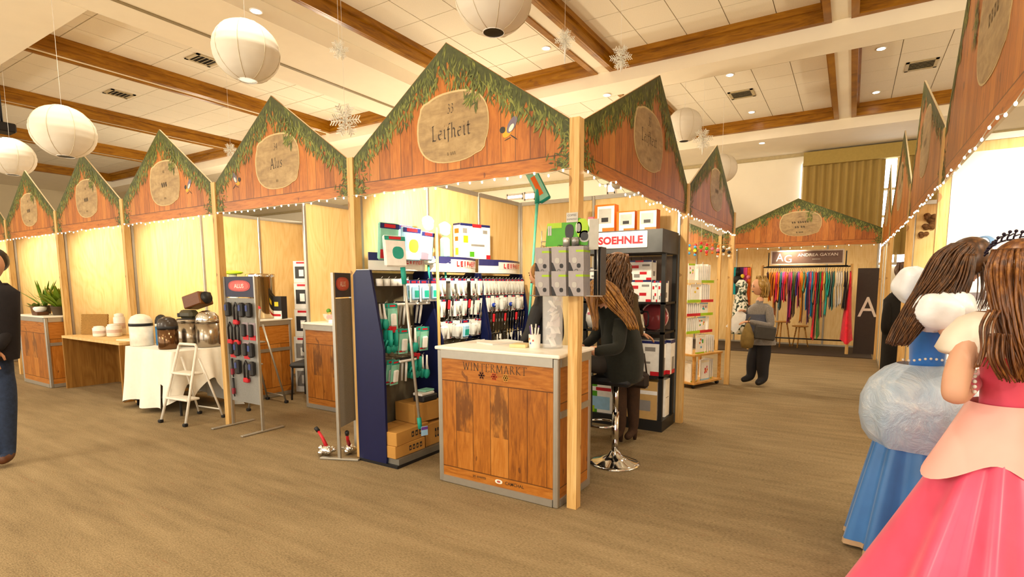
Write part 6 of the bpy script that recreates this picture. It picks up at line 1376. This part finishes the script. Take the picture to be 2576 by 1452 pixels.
# slots: 0 skin, 1 eye/bodice share -> separate materials list
for i, f in enumerate(b.f): pass
put(b, 'body', [M_SKA, M_BLUE, EYES[1], EYES[2]], P)
sh_ = lambda th, t: 1 + (.04 + .1 * t) * math.sin(th * 9 + 1.2 * math.sin(th * 2)) + .05 * t * math.sin(th * 4 + 1)
w0 = at(2330, 930, 2.93); f0 = Vector((w0.x - .03, w0.y, .02))
m = MB(); loft(m, [(w0.lerp(f0, t), .11 + .17 * t ** .75 + .02 * t, .10 + .18 * t ** .75) for t in [i / 14 for i in range(15)]], 72, 0, sh_)
put(m, 'skirt', mat('blue_satin_skirt', '3a74b6', .36, var=.1, vs=5, sheen=.3), P)
loftw = lambda th, t: 1 + .05 * math.sin(th * 7 + 2 * t) * t + .03 * math.sin(th * 13) * t
m = MB(); loft(m, [(f0, .3, .28), (f0 + UP * .03, .297, .277)], 72, 0, lambda th, t: sh_(th, 1)); put(m, 'lace_hem', mat('beige_lace', 'b89a78', .9), P)
k = N('sheer_organza'); nz = k.noise(5, 5, (1, 1, 1), .7, (0, 0, 0), 1.5); k.done(k.ramp(nz, [(.35, 'b2c8e0'), (.55, 'c8d8ea'), (.75, 'eef2f6')]), .3, 0, .6); k.b.inputs['Alpha'].default_value = .8; k.bump(nz, .5, .05); M_SHEER = k.m
q0 = at(2325, 915, 2.93)
m = MB(); loft(m, [(q0 + Vector((0, 0, dz)) - RT * .02, rx, ry) for dz, rx, ry in ((0, .115, .1), (-.03, .17, .16), (-.1, .235, .23), (-.2, .27, .27), (-.31, .27, .26), (-.4, .245, .24), (-.46, .2, .21))], 48, 0, loftw)
put(m, 'overskirt', M_SHEER, P)
m = MB()
for i in range(9): m.ell(tuple(at(2272 + i * 14, 905 + 2 * math.sin(i), 2.80)), .007, 6, 5)
o = put(m, 'pearl_trim', mat('pearl', 'e8e4dc', .2), P); o['kind'] = 'stuff'
def puff(c, r, rx=1.0, rz=1.0, seed=0):
    m = MB(); c = Vector(c); n, kk = 24, 14; vs = []
    for j in range(kk + 1):
        ph = math.pi * j / kk
        for i in range(n):
            th = 2 * math.pi * i / n; q = r * (1 + .07 * math.sin(th * 5 + seed) * math.sin(ph) + .05 * math.sin(ph * 5 + th * 2 + seed)); vs.append(c + RT * (q * rx * math.sin(ph) * math.cos(th)) + FW * (q * math.sin(ph) * math.sin(th)) + UP * (-q * rz * math.cos(ph)))
    return m.add(vs, [(j * n + i, j * n + (i + 1) % n, (j + 1) * n + (i + 1) % n, (j + 1) * n + i) for j in range(kk) for i in range(n)], 0, True)
M_PUFF = mat('white_organza', 'eef2f8', .35, var=.06, vs=8, sheen=.3, bump=.3)
put(puff(at(2352, 785, 2.74), .115, 1.1, .9, 1), 'puff_sleeve', M_PUFF, P); put(puff(at(2402, 772, 2.72), .085, 1.1, .95, 3), 'puff_sleeve', M_PUFF, P); put(puff(at(2295, 718, 3.02), .105, .85, 1.0, 2), 'puff_sleeve', M_PUFF, P)
M_HB = hair_mat('hair_brown', '24140a', '4a2c14', '7a4e24')
cap = MB().ell((0, 0, 0), (.092, .112, .118), 20, 14, 0, (lambda T: T)(Matrix.Translation(at(2432, 650, 2.79)) @ Matrix.Rotation(YAW, 4, 'Z') @ Matrix.Rotation(.45, 4, 'Y')))
hb = hair([(at(2440, 612, 2.79), .085, .07), (at(2405, 640, 2.78), .095, .085), (at(2375, 700, 2.77), .105, .08), (at(2325, 765, 2.77), .09, .06), (at(2282, 825, 2.76), .07, .05), (at(2258, 865, 2.76), .055, .045)], 520, .0055, 3, mb=cap)
hair([(at(2468, 640, 2.72), .03, .03), (at(2480, 690, 2.7), .025, .03), (at(2478, 740, 2.7), .03, .03), (at(2465, 785, 2.7), .03, .03)], 14, .004, 5, mb=hb)
hair([(at(2440, 640, 2.7), .03, .02), (at(2430, 690, 2.68), .04, .02), (at(2410, 745, 2.7), .05, .02)], 40, .006, 8, mb=hb)
put(hb, 'hair', M_HB, P)
m = MB(); c = at(2437, 648, 2.79); pts = []
for i in range(15):
    a = math.radians(-60 + 120 * i / 14); pts.append(c + (RT * .35 + UP * .94).normalized() * .116 * math.cos(a) + FW * (.1 * math.sin(a)) + RT * .03)
m.tube(pts, .013, 8, flat=.4); put(m, 'headband', mat('headband_blue', '8ab8ee', .35), P)
# ---- girl in the pink gown
P = person('person in a pink gown with off shoulder cream collar and dark tiara', (2.1, -.3, 0))
b = skin(J([(2530, 1100, 2.2, .12), (2525, 1010, 2.2, (.11, .1)), (2530, 930, 2.18, (.13, .11)), (2540, 850, 2.15, (.14, .105)), (2552, 790, 2.13, .05), (2558, 750, 2.12, .048),
            (2440, 855, 2.12, .052), (2405, 950, 2.06, .05), (2398, 1005, 2.04, .045), (2450, 960, 2.24, .036), (2520, 920, 2.42, .03), (2640, 850, 2.2, .052), (2670, 990, 2.2, .045), (2690, 900, 2.4, .032),
            (2490, 1300, 2.2, .09), (2490, 1600, 2.2, .055), (2490, 1790, 2.2, .04), (2575, 1300, 2.2, .09), (2575, 1600, 2.2, .055), (2575, 1790, 2.2, .04), (2470, 1800, 2.12, .03), (2590, 1800, 2.12, .03)]),
         [(0, 1), (1, 2), (2, 3), (3, 4), (4, 5), (3, 6), (6, 7), (7, 8), (8, 9), (9, 10), (3, 11), (11, 12), (12, 13), (0, 14), (14, 15), (15, 16), (0, 17), (17, 18), (18, 19), (16, 20), (19, 21)])
zt_ = at(2530, 872, 2.15).z; xl = at(2448, 950, 2.1)
paint(b, lambda c: 0 if c.z > zt_ or (c - xl).dot(RT) < 0 or (c - at(2640, 900, 2.15)).dot(RT) > 0 else 1)
head(b, at(2556, 690, 2.12), FW * .9 - UP * .3 + RT * .1, UP, 1.0, 0)
hand(b, at(2520, 920, 2.42), UP * .3 + FW, -RT, 1, .5, 0); hand(b, at(2690, 900, 2.4), UP * .6 + FW, RT, 1, .5, 0)
M_PINK = mat('hot_pink_satin', 'e4506c', .38, var=.1, vs=5, sheen=.3)
put(b, 'body', [M_SKA, M_PINK, EYES[1], EYES[2]], P)
w0 = at(2525, 1060, 2.2); f0 = Vector((w0.x, w0.y, .015))
shp = lambda th, t: 1 + (.03 + .13 * t) * math.sin(th * 8 + 1.4 * math.sin(th * 3 + 1)) + .04 * t * math.sin(th * 5)
m = MB(); loft(m, [(w0.lerp(f0, t), .115 + .39 * t ** .95, .11 + .36 * t ** .95) for t in [i / 16 for i in range(17)]], 80, 0, shp); put(m, 'skirt', mat('pink_satin_skirt', 'f2567a', .28, var=.12, vs=4, sheen=.3), P)
# peplum with pointed wings
m = MB(); n = 64; vs = []; c0 = at(2525, 1012, 2.2)
for j in range(5):
    t = j / 4
    for kx in range(n):
        th = 2 * math.pi * kx / n; deep = .17 + .1 * (abs(math.cos(th)) ** 5) + (.07 * max(0, -math.sin(th)) ** 8); r = .122 + (.085 + .05 * abs(math.cos(th)) ** 5) * t * (deep / .2); z = -deep * t * 1.2
        vs.append(c0 + RT * r * math.cos(th) + FW * r * .9 * math.sin(th) + UP * (z + .0))
m.add(vs, [(j * n + kx, j * n + (kx + 1) % n, (j + 1) * n + (kx + 1) % n, (j + 1) * n + kx) for j in range(4) for kx in range(n)], 0, True); put(m, 'peplum', mat('pale_pink_satin', 'efb2a8', .45, var=.05, vs=5), P)
m = MB(); cc = at(2545, 838, 2.15); loft(m, [(cc + UP * .085, .12, .115), (cc + UP * .06, .19, .145), (cc + UP * .0, .25, .165), (cc - UP * .065, .285, .17), (cc - UP * .085, .265, .165), (cc - UP * .06, .22, .15)], 48, 0, lambda th, t: 1 + .02 * math.sin(th * 6)); put(m, 'collar', mat('cream_satin', 'ece0d0', .45, var=.04, vs=6), P)
m = MB()
for i in range(8): m.ell(tuple(at(2452, 895 + i * 13, 2.06)), .008, 6, 5)
o = put(m, 'arm_beads', mat('pearl', 'e8e4dc', .2), P); o['kind'] = 'stuff'
M_HA = hair_mat('hair_auburn', '3a1e0c', '6a3c16', 'a06a2c')
cap = MB().ell(tuple(at(2566, 678, 2.12)), (.105, .115, .125), 20, 14)
hb = hair([(at(2566, 628, 2.1), .09, .07), (at(2566, 680, 2.05), .11, .08), (at(2570, 760, 2.02), .1, .075), (at(2580, 840, 2.0), .082, .06), (at(2588, 905, 1.99), .06, .05), (at(2592, 960, 1.99), .035, .04)], 520, .0055, 12, mb=cap)
hair([(at(2500, 780, 2.0), .03, .02), (at(2480, 820, 1.99), .03, .02), (at(2476, 880, 1.99), .02, .02), (at(2462, 930, 2.0), .02, .02)], 10, .004, 13, mb=hb)
hair([(at(2520, 840, 1.98), .05, .02), (at(2520, 900, 1.97), .06, .02), (at(2545, 960, 1.97), .04, .02)], 26, .005, 14, mb=hb)
put(hb, 'hair', M_HA, P)
m = MB(); tc = at(2556, 640, 2.12)
for i in range(13):
    a = math.radians(-75 + 150 * i / 12); p = tc + RT * (.115 * math.sin(a)) + FW * (.02) + UP * (.09 * math.cos(a) - .03); h_ = .012 + .022 * math.cos(a) ** 2
    m.tube([p, p + UP * h_ + RT * .01], .0035, 5); m.ell(tuple(p + UP * h_ + RT * .01), .007, 6, 5)
    if i: m.tube([pp, p], .004, 5); m.tube([pp + UP * .012, p + UP * (h_ * .7)], .003, 5)
    pp = p
put(m, 'tiara', mat('tiara_dark', '2a2230', .3, .7), P)
# ---- older woman with shopping bag
P = person('person in a grey jacket and dark trousers holding papers and a bag', (.47, 5.5, 0))
d0 = 7.95
b = skin(J([(1916, 852, d0, (.16, .13)), (1914, 815, d0, (.17, .14)), (1912, 785, d0, (.17, .13)), (1913, 760, d0, .07), (1912, 745, d0, .055),
            (1934, 775, 7.8, .068), (1940, 822, 7.72, .058), (1895, 812, 7.66, .042), (1884, 808, 7.66, .03), (1894, 772, 8.1, .065), (1882, 805, 8.15, .055), (1872, 782, 8.0, .04),
            (1924, 870, 7.9, .12), (1918, 918, 7.88, .095), (1920, 955, 7.86, .075), (1902, 966, 7.8, .04), (1900, 870, 8.02, .11), (1892, 915, 8.02, .09), (1888, 950, 8.02, .07), (1864, 957, 8.0, .035)]),
         [(0, 1), (1, 2), (2, 3), (3, 4), (2, 5), (5, 6), (6, 7), (7, 8), (2, 9), (9, 10), (10, 11), (0, 12), (12, 13), (13, 14), (14, 15), (0, 16), (16, 17), (17, 18), (18, 19)])
zj, zs_ = at(1915, 858, d0).z, .09; zn = at(1913, 757, d0).z
paint(b, lambda c: 3 if c.z < zs_ else 2 if c.z < zj else 0 if c.z > zn else 1)
head(b, at(1908, 722, d0), -RT - UP * .12 - FW * .1, UP, 1.08, 0)
hand(b, at(1886, 809, 7.66), -RT - UP * .1, -UP, .95, .5, 0); hand(b, at(1874, 784, 8.0), -RT * .5 + UP * .2 - FW * .4, -UP, .95, .6, 0)
M_SKO = sk_mat('skin_fair', 'cf9a78'); M_JKT = mat('grey_wool', '77706a', .9, var=.2, vs=70, sheen=.3); M_TRS = mat('dark_trousers', '1c1a1e', .85, var=.1)
put(b, 'body', [M_SKO, M_JKT, M_TRS, M_BLACK], P)
m = MB(); loft(m, [(at(1914, y, d0), rx, ry) for y, rx, ry in ((764, .1, .09), (776, .185, .14), (800, .19, .15), (830, .19, .16), (858, .215, .175), (866, .22, .18))], 28, 0, lambda th, t: 1 + .03 * math.sin(th * 5)); put(m, 'jacket', M_JKT, P)
m = MB(); loft(m, [(at(1906, y, d0 - .02), rx, ry) for y, rx, ry in ((790, .17, .16), (820, .18, .168), (835, .178, .17))], 28); put(m, 'scarf_front', mat('slate_scarf', '4c4e5c', .9, var=.15), P)
m = MB().ell((0, 0, 0), (.1, .118, .115), 18, 12, 0, Matrix.Translation(at(1915, 716, d0)) @ Matrix.Rotation(YAW, 4, 'Z')); c = at(1916, 712, d0)
hair([(at(1914, 694, d0), .07, .07), (at(1921, 715, d0), .085, .1), (at(1923, 738, d0), .06, .09), (at(1922, 748, d0), .05, .08)], 120, .009, 21, .004, mb=m); put(m, 'hair', hair_mat('hair_blonde_grey', '6a4e20', '9a7632', 'c09c58'), P)
tag(put(MB().rbox((0, 0, 0), (.3, .08, .2), .02, 0, Matrix.Translation(at(1924, 838, 7.66)) @ Matrix.Rotation(YAW, 4, 'Z') @ Matrix.Rotation(.12, 4, 'Y')), 'shoulder_bag', mat('bag_dark', '3c3834', .7, var=.1), ob('tmp', None)) if 0 else MB().rbox((0, 0, 0), (.3, .08, .2), .02).obj('shoulder_bag', mat('bag_dark', '3c3834', .7, var=.1), None, at(1924, 838, 7.62), (0, .12, YAW)), 'dark grey shoulder bag at the hip of the person in grey jacket', 'bag')
sb = thing('drawstring_bag', 'olive drawstring bag hanging from the wrist of the person in grey jacket', 'bag', at(1880, 848, 7.62)); MB().lathe([(.02, .2), (.05, .13), (.085, .02), (.09, -.08), (.075, -.15), (.03, -.165)], 18, wob=lambda th, j: 1 + .06 * math.sin(th * 6)).obj('pouch', mat('olive_cloth', '7a6434', .85, var=.15), sb); MB().tube([(0, 0, .18), (.01, 0, .26), (.03, 0, .29)], .006, 6).obj('cord', MATS['olive_cloth'], sb)
tag(MB().box(-.09, .09, -.004, .004, -.16, .16).obj('paper_sheets', K['white'], None, at(1854, 808, 7.95), (0, .6, YAW)), 'white papers held by the person in the grey jacket', 'papers')
# ---- woman in brown coat and boots, back to us
P = person('person in a brown coat and tall heeled boots standing at the scale shelves', (-.22, 1.68, 0))
d0 = 5.1
b = skin(J([(1570, 905, d0, (.14, .11)), (1565, 830, d0, (.13, .1)), (1558, 765, d0, (.15, .1)), (1556, 722, d0, .055), (1555, 700, d0, .05),
            (1518, 755, d0, .06), (1505, 820, 5.05, .05), (1520, 870, 5.15, .04), (1592, 758, d0, .06), (1604, 820, 5.1, .05), (1612, 842, 5.2, .036),
            (1552, 930, d0, .1), (1560, 1000, d0, .072), (1562, 1070, d0, .055), (1558, 1090, 5.1, .045), (1540, 1103, 5.02, .034), (1590, 930, 5.15, .1), (1592, 1000, 5.16, .072), (1594, 1065, 5.16, .055), (1592, 1086, 5.16, .045), (1574, 1103, 5.06, .034)]),
         [(0, 1), (1, 2), (2, 3), (3, 4), (2, 5), (5, 6), (6, 7), (2, 8), (8, 9), (9, 10), (0, 11), (11, 12), (12, 13), (13, 14), (14, 15), (0, 16), (16, 17), (17, 18), (18, 19), (19, 20)])
zb_ = at(1570, 950, d0).z; M_BOOT = mat('brown_suede_boot', '3a2412', .9, var=.15, vs=30, bump=.3); M_COAT = mat('brown_wool_coat', '4c3a20', .95, var=.15, vs=50)
paint(b, lambda c: 2 if c.z < zb_ else 0 if c.z > at(1556, 716, d0).z else 1)
head(b, at(1553, 675, d0), FW + RT * .2, UP, 1.05, 0); hand(b, at(1610, 838, 5.2), RT * .9 - UP * .35, -UP, 1.0, .5, 0)
for px, dd in ((1562, 5.13), (1597, 5.2)): p = at(px, 1090, dd); b.tube([(p.x, p.y, .09), (p.x, p.y, .0)], [.028, .016], 8, 2)
put(b, 'body', [M_SKO, M_COAT, M_BOOT, EYES[2]], P)
m = MB(); loft(m, [(at(1560 + (y - 720) * .04, y, d0), rx, ry) for y, rx, ry in ((728, .08, .07), (742, .17, .115), (800, .17, .13), (860, .175, .14), (920, .19, .16), (950, .2, .17))], 30, 0, lambda th, t: 1 + .03 * math.sin(th * 6)); put(m, 'coat', M_COAT, P)
m = MB().ell(tuple(at(1553, 668, d0)), (.125, .125, .13), 18, 12); hair([(at(1553, 640, d0 - .03), .095, .08), (at(1550, 680, d0 - .06), .135, .08), (at(1555, 730, d0 - .08), .135, .07), (at(1565, 775, d0 - .1), .11, .06)], 200, .009, 31, .018, mb=m); put(m, 'hair', hair_mat('hair_curly', '2c1a0a', '523418', '80582c'), P)
hbg = thing('handbag', 'dark handbag with gold clasp hanging beside the brown coat', 'bag', at(1606, 955, 5.0)); MB().rbox((0, 0, 0), (.2, .08, .16), .03).obj('body', mat('bag_brown', '2a1d14', .6), hbg); MB().rbox((0, -.042, .0), (.04, .01, .03), .004).obj('clasp', mat('gold', 'b8923a', .3, .8), hbg); MB().tube([(-.08, 0, .06), (-.05, 0, .25), (.05, 0, .25), (.08, 0, .06)], .008, 6).obj('strap', MATS['bag_brown'], hbg)
# ---- woman in black seated on the bar stool, bent over the counter
P = person('person in a black coat sitting on the bar stool, bent over the counter', (-.1, .985, 0))
b = skin(J([(1556, 925, 4.45, (.15, .14)), (1562, 870, 4.42, (.15, .13)), (1550, 815, 4.38, (.15, .12)), (1520, 775, 4.33, .06), (1505, 755, 4.3, .05),
            (1562, 812, 4.24, .065), (1556, 878, 4.12, .056), (1500, 884, 4.05, .042), (1480, 880, 4.1, .03), (1520, 805, 4.5, .06), (1495, 850, 4.55, .05), (1470, 870, 4.4, .035),
            (1520, 918, 4.38, .095), (1462, 915, 4.3, .075), (1466, 1010, 4.42, .055), (1470, 1080, 4.5, .04), (1450, 1092, 4.42, .03), (1525, 918, 4.56, .095), (1470, 915, 4.55, .075), (1476, 1010, 4.62, .055), (1480, 1070, 4.66, .04), (1458, 1082, 4.6, .03)]),
         [(0, 1), (1, 2), (2, 3), (3, 4), (2, 5), (5, 6), (6, 7), (7, 8), (2, 9), (9, 10), (10, 11), (0, 12), (12, 13), (13, 14), (14, 15), (15, 16), (0, 17), (17, 18), (18, 19), (19, 20), (20, 21)])
M_BLKC = mat('black_coat', '17180f', .95, var=.25, vs=60, sheen=.05); M_TGT = mat('dark_tights', '2a241e', .8, var=.1); xw = at(1490, 882, 4.08)
zc, xk = at(1540, 885, 4.4).z, at(1535, 900, 4.4)
paint(b, lambda c: 0 if c.z > at(1520, 772, 4.33).z or ((c - xw).length < .055) else 2 if (c.z < at(1500, 893, 4.3).z and (c - xk).dot(RT) < 0) or c.z < at(1540, 935, 4.4).z else 1)
head(b, at(1500, 742, 4.3), -RT * .7 - UP * .65 + FW * .2, UP - RT * .5, 1.0, 0); hand(b, at(1488, 881, 4.07), -RT, -UP, 1, .6, 0); hand(b, at(1470, 870, 4.4), -RT, -UP, 1, .6, 0)
put(b, 'body', [M_SKO, M_BLKC, M_TGT, EYES[2]], P)
m = MB(); loft(m, [(at(x, y, 4.40), rx, ry) for x, y, rx, ry in ((1538, 788, .09, .1), (1555, 806, .145, .16), (1562, 850, .165, .185), (1567, 900, .175, .2), (1568, 940, .16, .2), (1565, 955, .15, .19))], 30, 0, lambda th, t: 1 + .04 * math.sin(th * 5 + 1)); put(m, 'coat', M_BLKC, P)
M_HG = hair_mat('hair_golden', '4a2a0e', '85561e', 'c08a3c')
m = MB().ell(tuple(at(1504, 735, 4.3)), (.1, .11, .11), 18, 12); hair([(at(1508, 705, 4.29), .06, .07), (at(1522, 725, 4.2), .09, .08), (at(1552, 765, 4.15), .08, .06), (at(1580, 800, 4.13), .055, .04), (at(1594, 828, 4.12), .04, .03)], 150, .0075, 41, mb=m); hair([(at(1498, 720, 4.26), .06, .06), (at(1490, 755, 4.24), .05, .05), (at(1497, 800, 4.24), .025, .03), (at(1497, 830, 4.24), .02, .03)], 70, .007, 42, mb=m); put(m, 'hair', M_HG, P)
# ---- sales assistant behind the counter
sp = at(1368, 713, 5.0); P = person('person in a black padded jacket standing between counter and display stands', (sp.x, sp.y, 0)); g = lambda y: y
b = skin(J([(1372, 900, 5.0, (.14, .12)), (1372, 830, 5.0, (.14, .12)), (1372, 770, 5.0, (.15, .11)), (1364, 728, 4.98, .055), (1360, 712, 4.97, .05), (1350, 775, 4.85, .07), (1335, 835, 4.78, .06), (1312, 868, 4.7, .042), (1400, 775, 5.1, .07), (1405, 850, 5.1, .06), (1390, 880, 4.95, .042),
            (1360, 960, 5.0, .09), (1360, 1020, 5.0, .07), (1360, 1100, 5.0, .05), (1345, 1112, 4.95, .035), (1388, 960, 5.05, .09), (1388, 1020, 5.05, .07), (1388, 1100, 5.05, .05), (1372, 1112, 5.0, .035)]), [(0, 1), (1, 2), (2, 3), (3, 4), (2, 5), (5, 6), (6, 7), (2, 8), (8, 9), (9, 10), (0, 11), (11, 12), (12, 13), (13, 14), (0, 15), (15, 16), (16, 17), (17, 18)])
paint(b, lambda c: 0 if c.z > at(1364, 735, 4.98).z else 1); head(b, at(1356, 692, 4.97), -RT * .8 + FW * .4 - UP * .15, UP, 1.0, 0); hand(b, at(1312, 868, 4.7), -RT - UP * .2, -UP, 1, .7, 0); hand(b, at(1390, 880, 4.95), -RT - UP * .2, -UP, 1, .7, 0)
put(b, 'body', [M_SKO, mat('black_padded', '1a1a1c', .55, var=.2, vs=20, bump=.4), EYES[1], EYES[2]], P)
m = MB().ell(tuple(at(1361, 685, 4.98)), (.098, .11, .108), 18, 12); hair([(at(1362, 672, 4.97), .06, .06), (at(1368, 690, 4.95), .06, .06), (at(1352, 715, 4.88), .03, .03), (at(1348, 745, 4.86), .02, .02)], 60, .008, 51, mb=m); put(m, 'hair', M_HG, P)
# ---- man at the left edge
P = person('person in a black hooded jacket, blue jeans and brown shoes', (-4.6, -1.72, 0))
b = skin(J([(-12, 925, 4.42, (.155, .12)), (-14, 850, 4.4, (.15, .12)), (-18, 755, 4.4, (.18, .12)), (-24, 702, 4.4, .06), (-26, 690, 4.4, .055), (22, 735, 4.4, .07), (22, 830, 4.42, .06), (-10, 880, 4.25, .045), (-65, 735, 4.4, .07), (-75, 830, 4.4, .06), (-60, 890, 4.3, .045),
            (8, 960, 4.44, .1), (12, 1050, 4.46, .082), (16, 1135, 4.48, .066), (20, 1150, 4.46, .05), (0, 1160, 4.36, .04), (-40, 960, 4.4, .1), (-42, 1050, 4.38, .08), (-44, 1130, 4.36, .066), (-44, 1150, 4.35, .05), (-62, 1170, 4.25, .04)]), [(0, 1), (1, 2), (2, 3), (3, 4), (2, 5), (5, 6), (6, 7), (2, 8), (8, 9), (9, 10), (0, 11), (11, 12), (12, 13), (13, 14), (14, 15), (0, 16), (16, 17), (17, 18), (18, 19), (19, 20)])
zh, zq = at(-12, 893, 4.42).z, .1
paint(b, lambda c: 3 if c.z < zq else 2 if c.z < zh else 0 if c.z > at(-24, 700, 4.4).z else 1); head(b, at(-24, 668, 4.4), -RT + FW * .3, UP, 1.1, 0); hand(b, at(-10, 880, 4.25), -UP - RT * .3, RT, 1.05, .5, 0); hand(b, at(-60, 890, 4.3), -UP, RT, 1.05, .5, 0)
put(b, 'body', [M_SKO, mat('black_hoodie', '1b1618', .95, var=.15, vs=30), mat('blue_denim', '27344e', .9, var=.2, vs=40), mat('brown_leather', '5a3218', .5, var=.15)], P)
m = MB(); loft(m, [(at(-16, y, 4.4), rx, ry) for y, rx, ry in ((718, .1, .1), (735, .185, .13), (800, .18, .14), (880, .175, .15), (905, .17, .145))], 28); loft(m, [(at(-20, 712, 4.42), .085, .1), (at(-20, 722, 4.44), .12, .13), (at(-20, 735, 4.44), .1, .12)], 24); put(m, 'jacket', MATS['black_hoodie'], P)
m = MB().ell(tuple(at(-21, 655, 4.44)), (.104, .112, .112), 18, 12); put(m, 'hair', hair_mat('hair_dark', '120e0c', '221a14', '3a2c20'), P)
# ---- person in black further down the aisle
bp_ = at(2258, 800, 7.0); P = person('person in a long black coat beyond the blue gown by the aisle post', (bp_.x, bp_.y, 0))
b = skin(J([(2262, 890, 7.0, (.17, .14)), (2262, 820, 7.0, (.17, .14)), (2262, 755, 7.0, (.17, .12)), (2268, 715, 7.0, .06), (2268, 705, 7.0, .05), (2236, 765, 6.98, .07), (2228, 830, 6.96, .065), (2262, 885, 7.22, .05), (2292, 765, 7.0, .07), (2300, 830, 7.0, .06), (2296, 880, 6.95, .045), (2250, 940, 7.0, .1), (2250, 972, 7.0, .07), (2250, 1000, 7.0, .05), (2240, 1004, 6.9, .04), (2276, 940, 7.0, .1), (2276, 972, 7.0, .07), (2276, 1000, 7.0, .05), (2266, 1004, 6.9, .04)]), [(0, 1), (1, 2), (2, 3), (3, 4), (2, 5), (5, 6), (6, 7), (2, 8), (8, 9), (9, 10), (0, 11), (11, 12), (12, 13), (13, 14), (0, 15), (15, 16), (16, 17), (17, 18)])
paint(b, lambda c: 0 if c.z > at(2268, 715, 7.0).z else 1); head(b, at(2272, 685, 7.0), FW + RT * .3, UP, 1.0, 0); hand(b, at(2262, 885, 7.22), -UP, RT, 1, .5, 0); hand(b, at(2296, 880, 6.95), -UP, RT, 1, .5, 0)
put(b, 'body', [M_SKO, mat('black_cloth', '16130f', .9, var=.2, vs=30), EYES[1], EYES[2]], P)
m = MB().ell(tuple(at(2272, 680, 6.98)), (.1, .11, .115), 16, 10); hair([(at(2272, 660, 6.96), .06, .06), (at(2272, 700, 6.9), .08, .06), (at(2272, 745, 6.87), .07, .05)], 60, .01, 61, mb=m); put(m, 'hair', M_HB, P)
m = MB(); loft(m, [(at(2262, y, 7.0), rx, ry) for y, rx, ry in ((738, .1, .1), (755, .19, .14), (820, .2, .16), (900, .22, .18), (960, .24, .2))], 28); put(m, 'coat', MATS['black_cloth'], P)
# ------------------------------------------------------------------ hang sub-parts under the part they belong to
SUBS = {'gable_board': [(('lettering',), 'plaque'), (('fir_garland', 'bird_print'), 'board')], 'counter': [(('lettering', 'flake_print', 'badge', 'badge_mark'), 'front_panel')],
        'display_stand': [(('header_band', 'header_label', 'header_letter'), 'header')], 'shelf_unit': [(('sign_panel', 'lettering'), 'sign_board'), (('price_card',), 'shelf_board')],
        'hook_stand': [(('logo_pill', 'logo_inner', 'lettering'), 'header')], 'shop_sign': [(('lettering',), 'panel')], 'dark_banner': [(('lettering',), 'panel')], 'car_banner': [(('car_print', 'window_print', 'grille_print', 'wheel_print'), 'sheet')],
        'wire_card_rack': [(('board_print', 'price_card', 'lettering'), 'picture_board')], 'step_ladder': [(('rubber_foot',), '_rail')], 'pen_cup': [(('spot_print',), 'cup')], 'arm_spotlight': [(('lens',), 'head')], 'downlight': [(('lens',), 'bezel')],
        'bar_stool': [(('gas_lift',), 'column')], 'paper_lantern': [(('rib',), 'paper_shade')], 'book_rack': [(('tier_lip',), 'tier')], 'garment': [(('sleeve',), 'cloth')], 'dust_wand': [(('label_sleeve',), 'handle')]}
def stem(o): return o.name.split('.')[0]
def mid(o):
    b = [Vector(c) for c in o.bound_box]; return o.location + (sum(b, Vector()) / 8)
for root in [o for o in COL.objects if o.parent is None and stem(o) in SUBS]:
    for kids, host in SUBS[stem(root)]:
        hs = [c for c in root.children if (stem(c) == host or (host[0] == '_' and stem(c).endswith(host))) and tuple(c.rotation_euler) == (0, 0, 0)]
        if not hs: continue
        for c in [c for c in root.children if stem(c) in kids]:
            h = min(hs, key=lambda q: (mid(q) - mid(c)).length) if host != '_rail' else min(hs, key=lambda q: min((Vector(v.co) - mid(c)).length for v in q.data.vertices))
            c.parent = h; c.location = c.location - h.location
